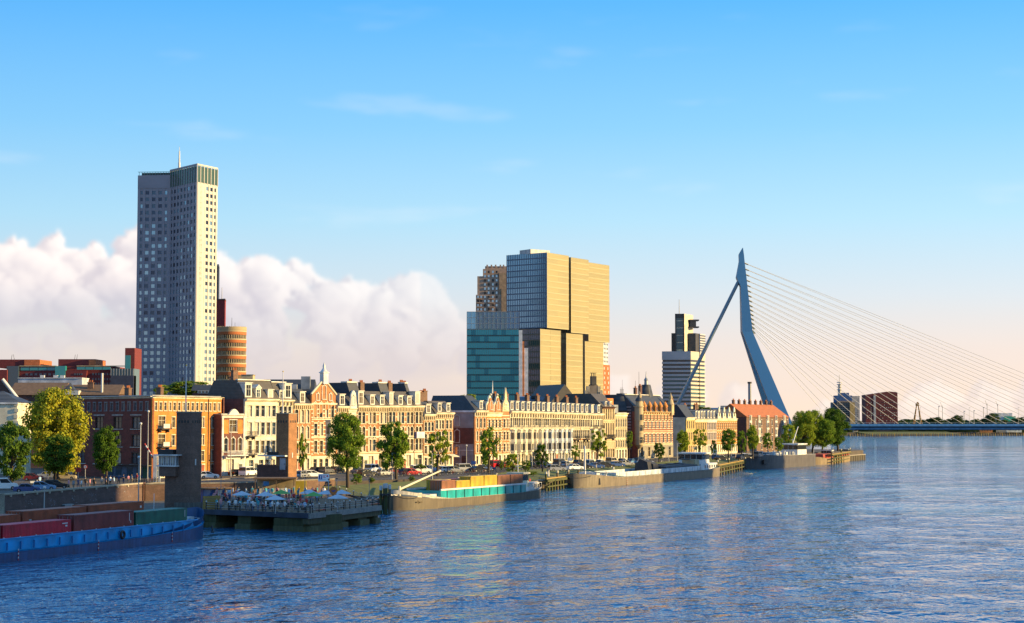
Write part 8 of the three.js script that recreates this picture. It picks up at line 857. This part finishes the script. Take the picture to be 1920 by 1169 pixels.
{
  const poses = { sit1: figure('sit1'), sit2: figure('sit2'), stand1: figure('stand1'), stand2: figure('stand2'), walk: figure('walk') };
  const tops = { white: [0.72, 0.72, 0.72], 'light blue': [0.30, 0.48, 0.68], navy: [0.03, 0.05, 0.14], black: [0.02, 0.02, 0.022], red: [0.5, 0.04, 0.04], grey: [0.25, 0.25, 0.26], teal: [0.03, 0.28, 0.34], pink: [0.6, 0.25, 0.28] }, legs = [[0.04, 0.06, 0.14], [0.02, 0.02, 0.02], [0.25, 0.2, 0.14], [0.1, 0.13, 0.22]], hairs = [[0.03, 0.02, 0.015], [0.12, 0.07, 0.03], [0.35, 0.24, 0.1]], skins = [[0.55, 0.33, 0.22], [0.48, 0.27, 0.17], [0.25, 0.13, 0.08]];
  const cache = new Map(), pm = new THREE.MeshStandardMaterial({ vertexColors: true, roughness: 0.8, side: THREE.DoubleSide });
  const person = (x, y, z, t, pose, topName, label, group) => { const li = Math.floor(rnd() * 4), hi = Math.floor(rnd() * 3), k = [pose, topName, li, hi].join(); if (!cache.has(k)) cache.set(k, poses[pose](tops[topName], legs[li], hairs[hi], skins[hi === 0 ? Math.floor(rnd() * 3) : 0])); const m = part(scene, numbered('person'), cache.get(k), pm, x, y, z, t); m.scale.setScalar(rr(0.95, 1.06)); m.userData = { label, category: 'person', group }; };
  const { inside, Y } = globalThis.TERR, tn = Object.keys(tops);
  // seated guests at each table, then standing ones between the rows
  [[0.13, 'front'], [0.36, 'middle'], [0.6, 'back']].forEach(([v, row]) => { const guests = []; for (let i = 0; i < 6; i++) { const [x, z] = inside((i + 0.75) / 6.6, v), c = Math.cos(0.5), s = Math.sin(0.5); for (const [lx, lz] of [[-0.5, 0.72], [0.5, 0.72], [-0.5, -0.72], [0.5, -0.72]]) guests.push([x + lx * c + lz * s, z - lx * s + lz * c, lz > 0 ? 0.5 + Math.PI : 0.5]); } guests.sort((a, b) => a[0] - b[0]); guests.forEach(([x, z, t], i) => { const p = pick(tn); person(x, Y - 0.03, z, t + rr(-0.3, 0.3), pick(['sit1', 'sit2']), p, `person in a ${p} top seated in the terrace's ${row} row, ${ord(i + 1)} from left`, 'guests on the terrace'); }); });
  [[0.245, 'between front and middle tables', 12], [0.48, 'between middle and back tables', 14], [0.74, 'behind the back tables', 20], [0.05, 'along the front rail', 16], [0.88, 'by the terrace bar', 18]].forEach(([v, where, n]) => { for (let i = 0; i < n; i++) { const [x, z] = inside((i + 0.5 + rr(-0.25, 0.25)) / n * 0.95 + 0.02, v + rr(-0.02, 0.02)), p = pick(tn); person(x, Y, z, rr(0, 6.28), pick(['stand1', 'stand2', 'walk']), p, `person in a ${p} top standing ${where}, ${ord(i + 1)} from left`, 'guests on the terrace'); } });
  const street = [[74, 911], [88, 909], [128, 918], [137, 919], [146, 917], [152, 918], [160, 914], [168, 916], [176, 916], [190, 912], [198, 912], [206, 911], [213, 911], [222, 909], [231, 908], [240, 908], [246, 907], [256, 906]]; street.forEach(([px, py], i) => { const [x, z] = gp(px, py, QY), p = pick(tn); person(x, QY, z, rr(0, 6.28), pick(['stand1', 'stand2', 'walk']), p, `person in a ${p} top on the pavement behind the quay wall, ${ord(i + 1)} from left`, 'people on the pavement'); });
  [[431, 893, 'white', 'person in a white top walking past the white-balconied house'], [1118, 884, 'grey', 'person in grey beside the cars at the mossy fender']].forEach(([px, py, c, lb]) => { const [x, z] = gp(px, py, QY); person(x, QY, z, 1, 'walk', c, lb, 'people by the houses'); });
}
flushSpill();
renderer.render(scene, camera);
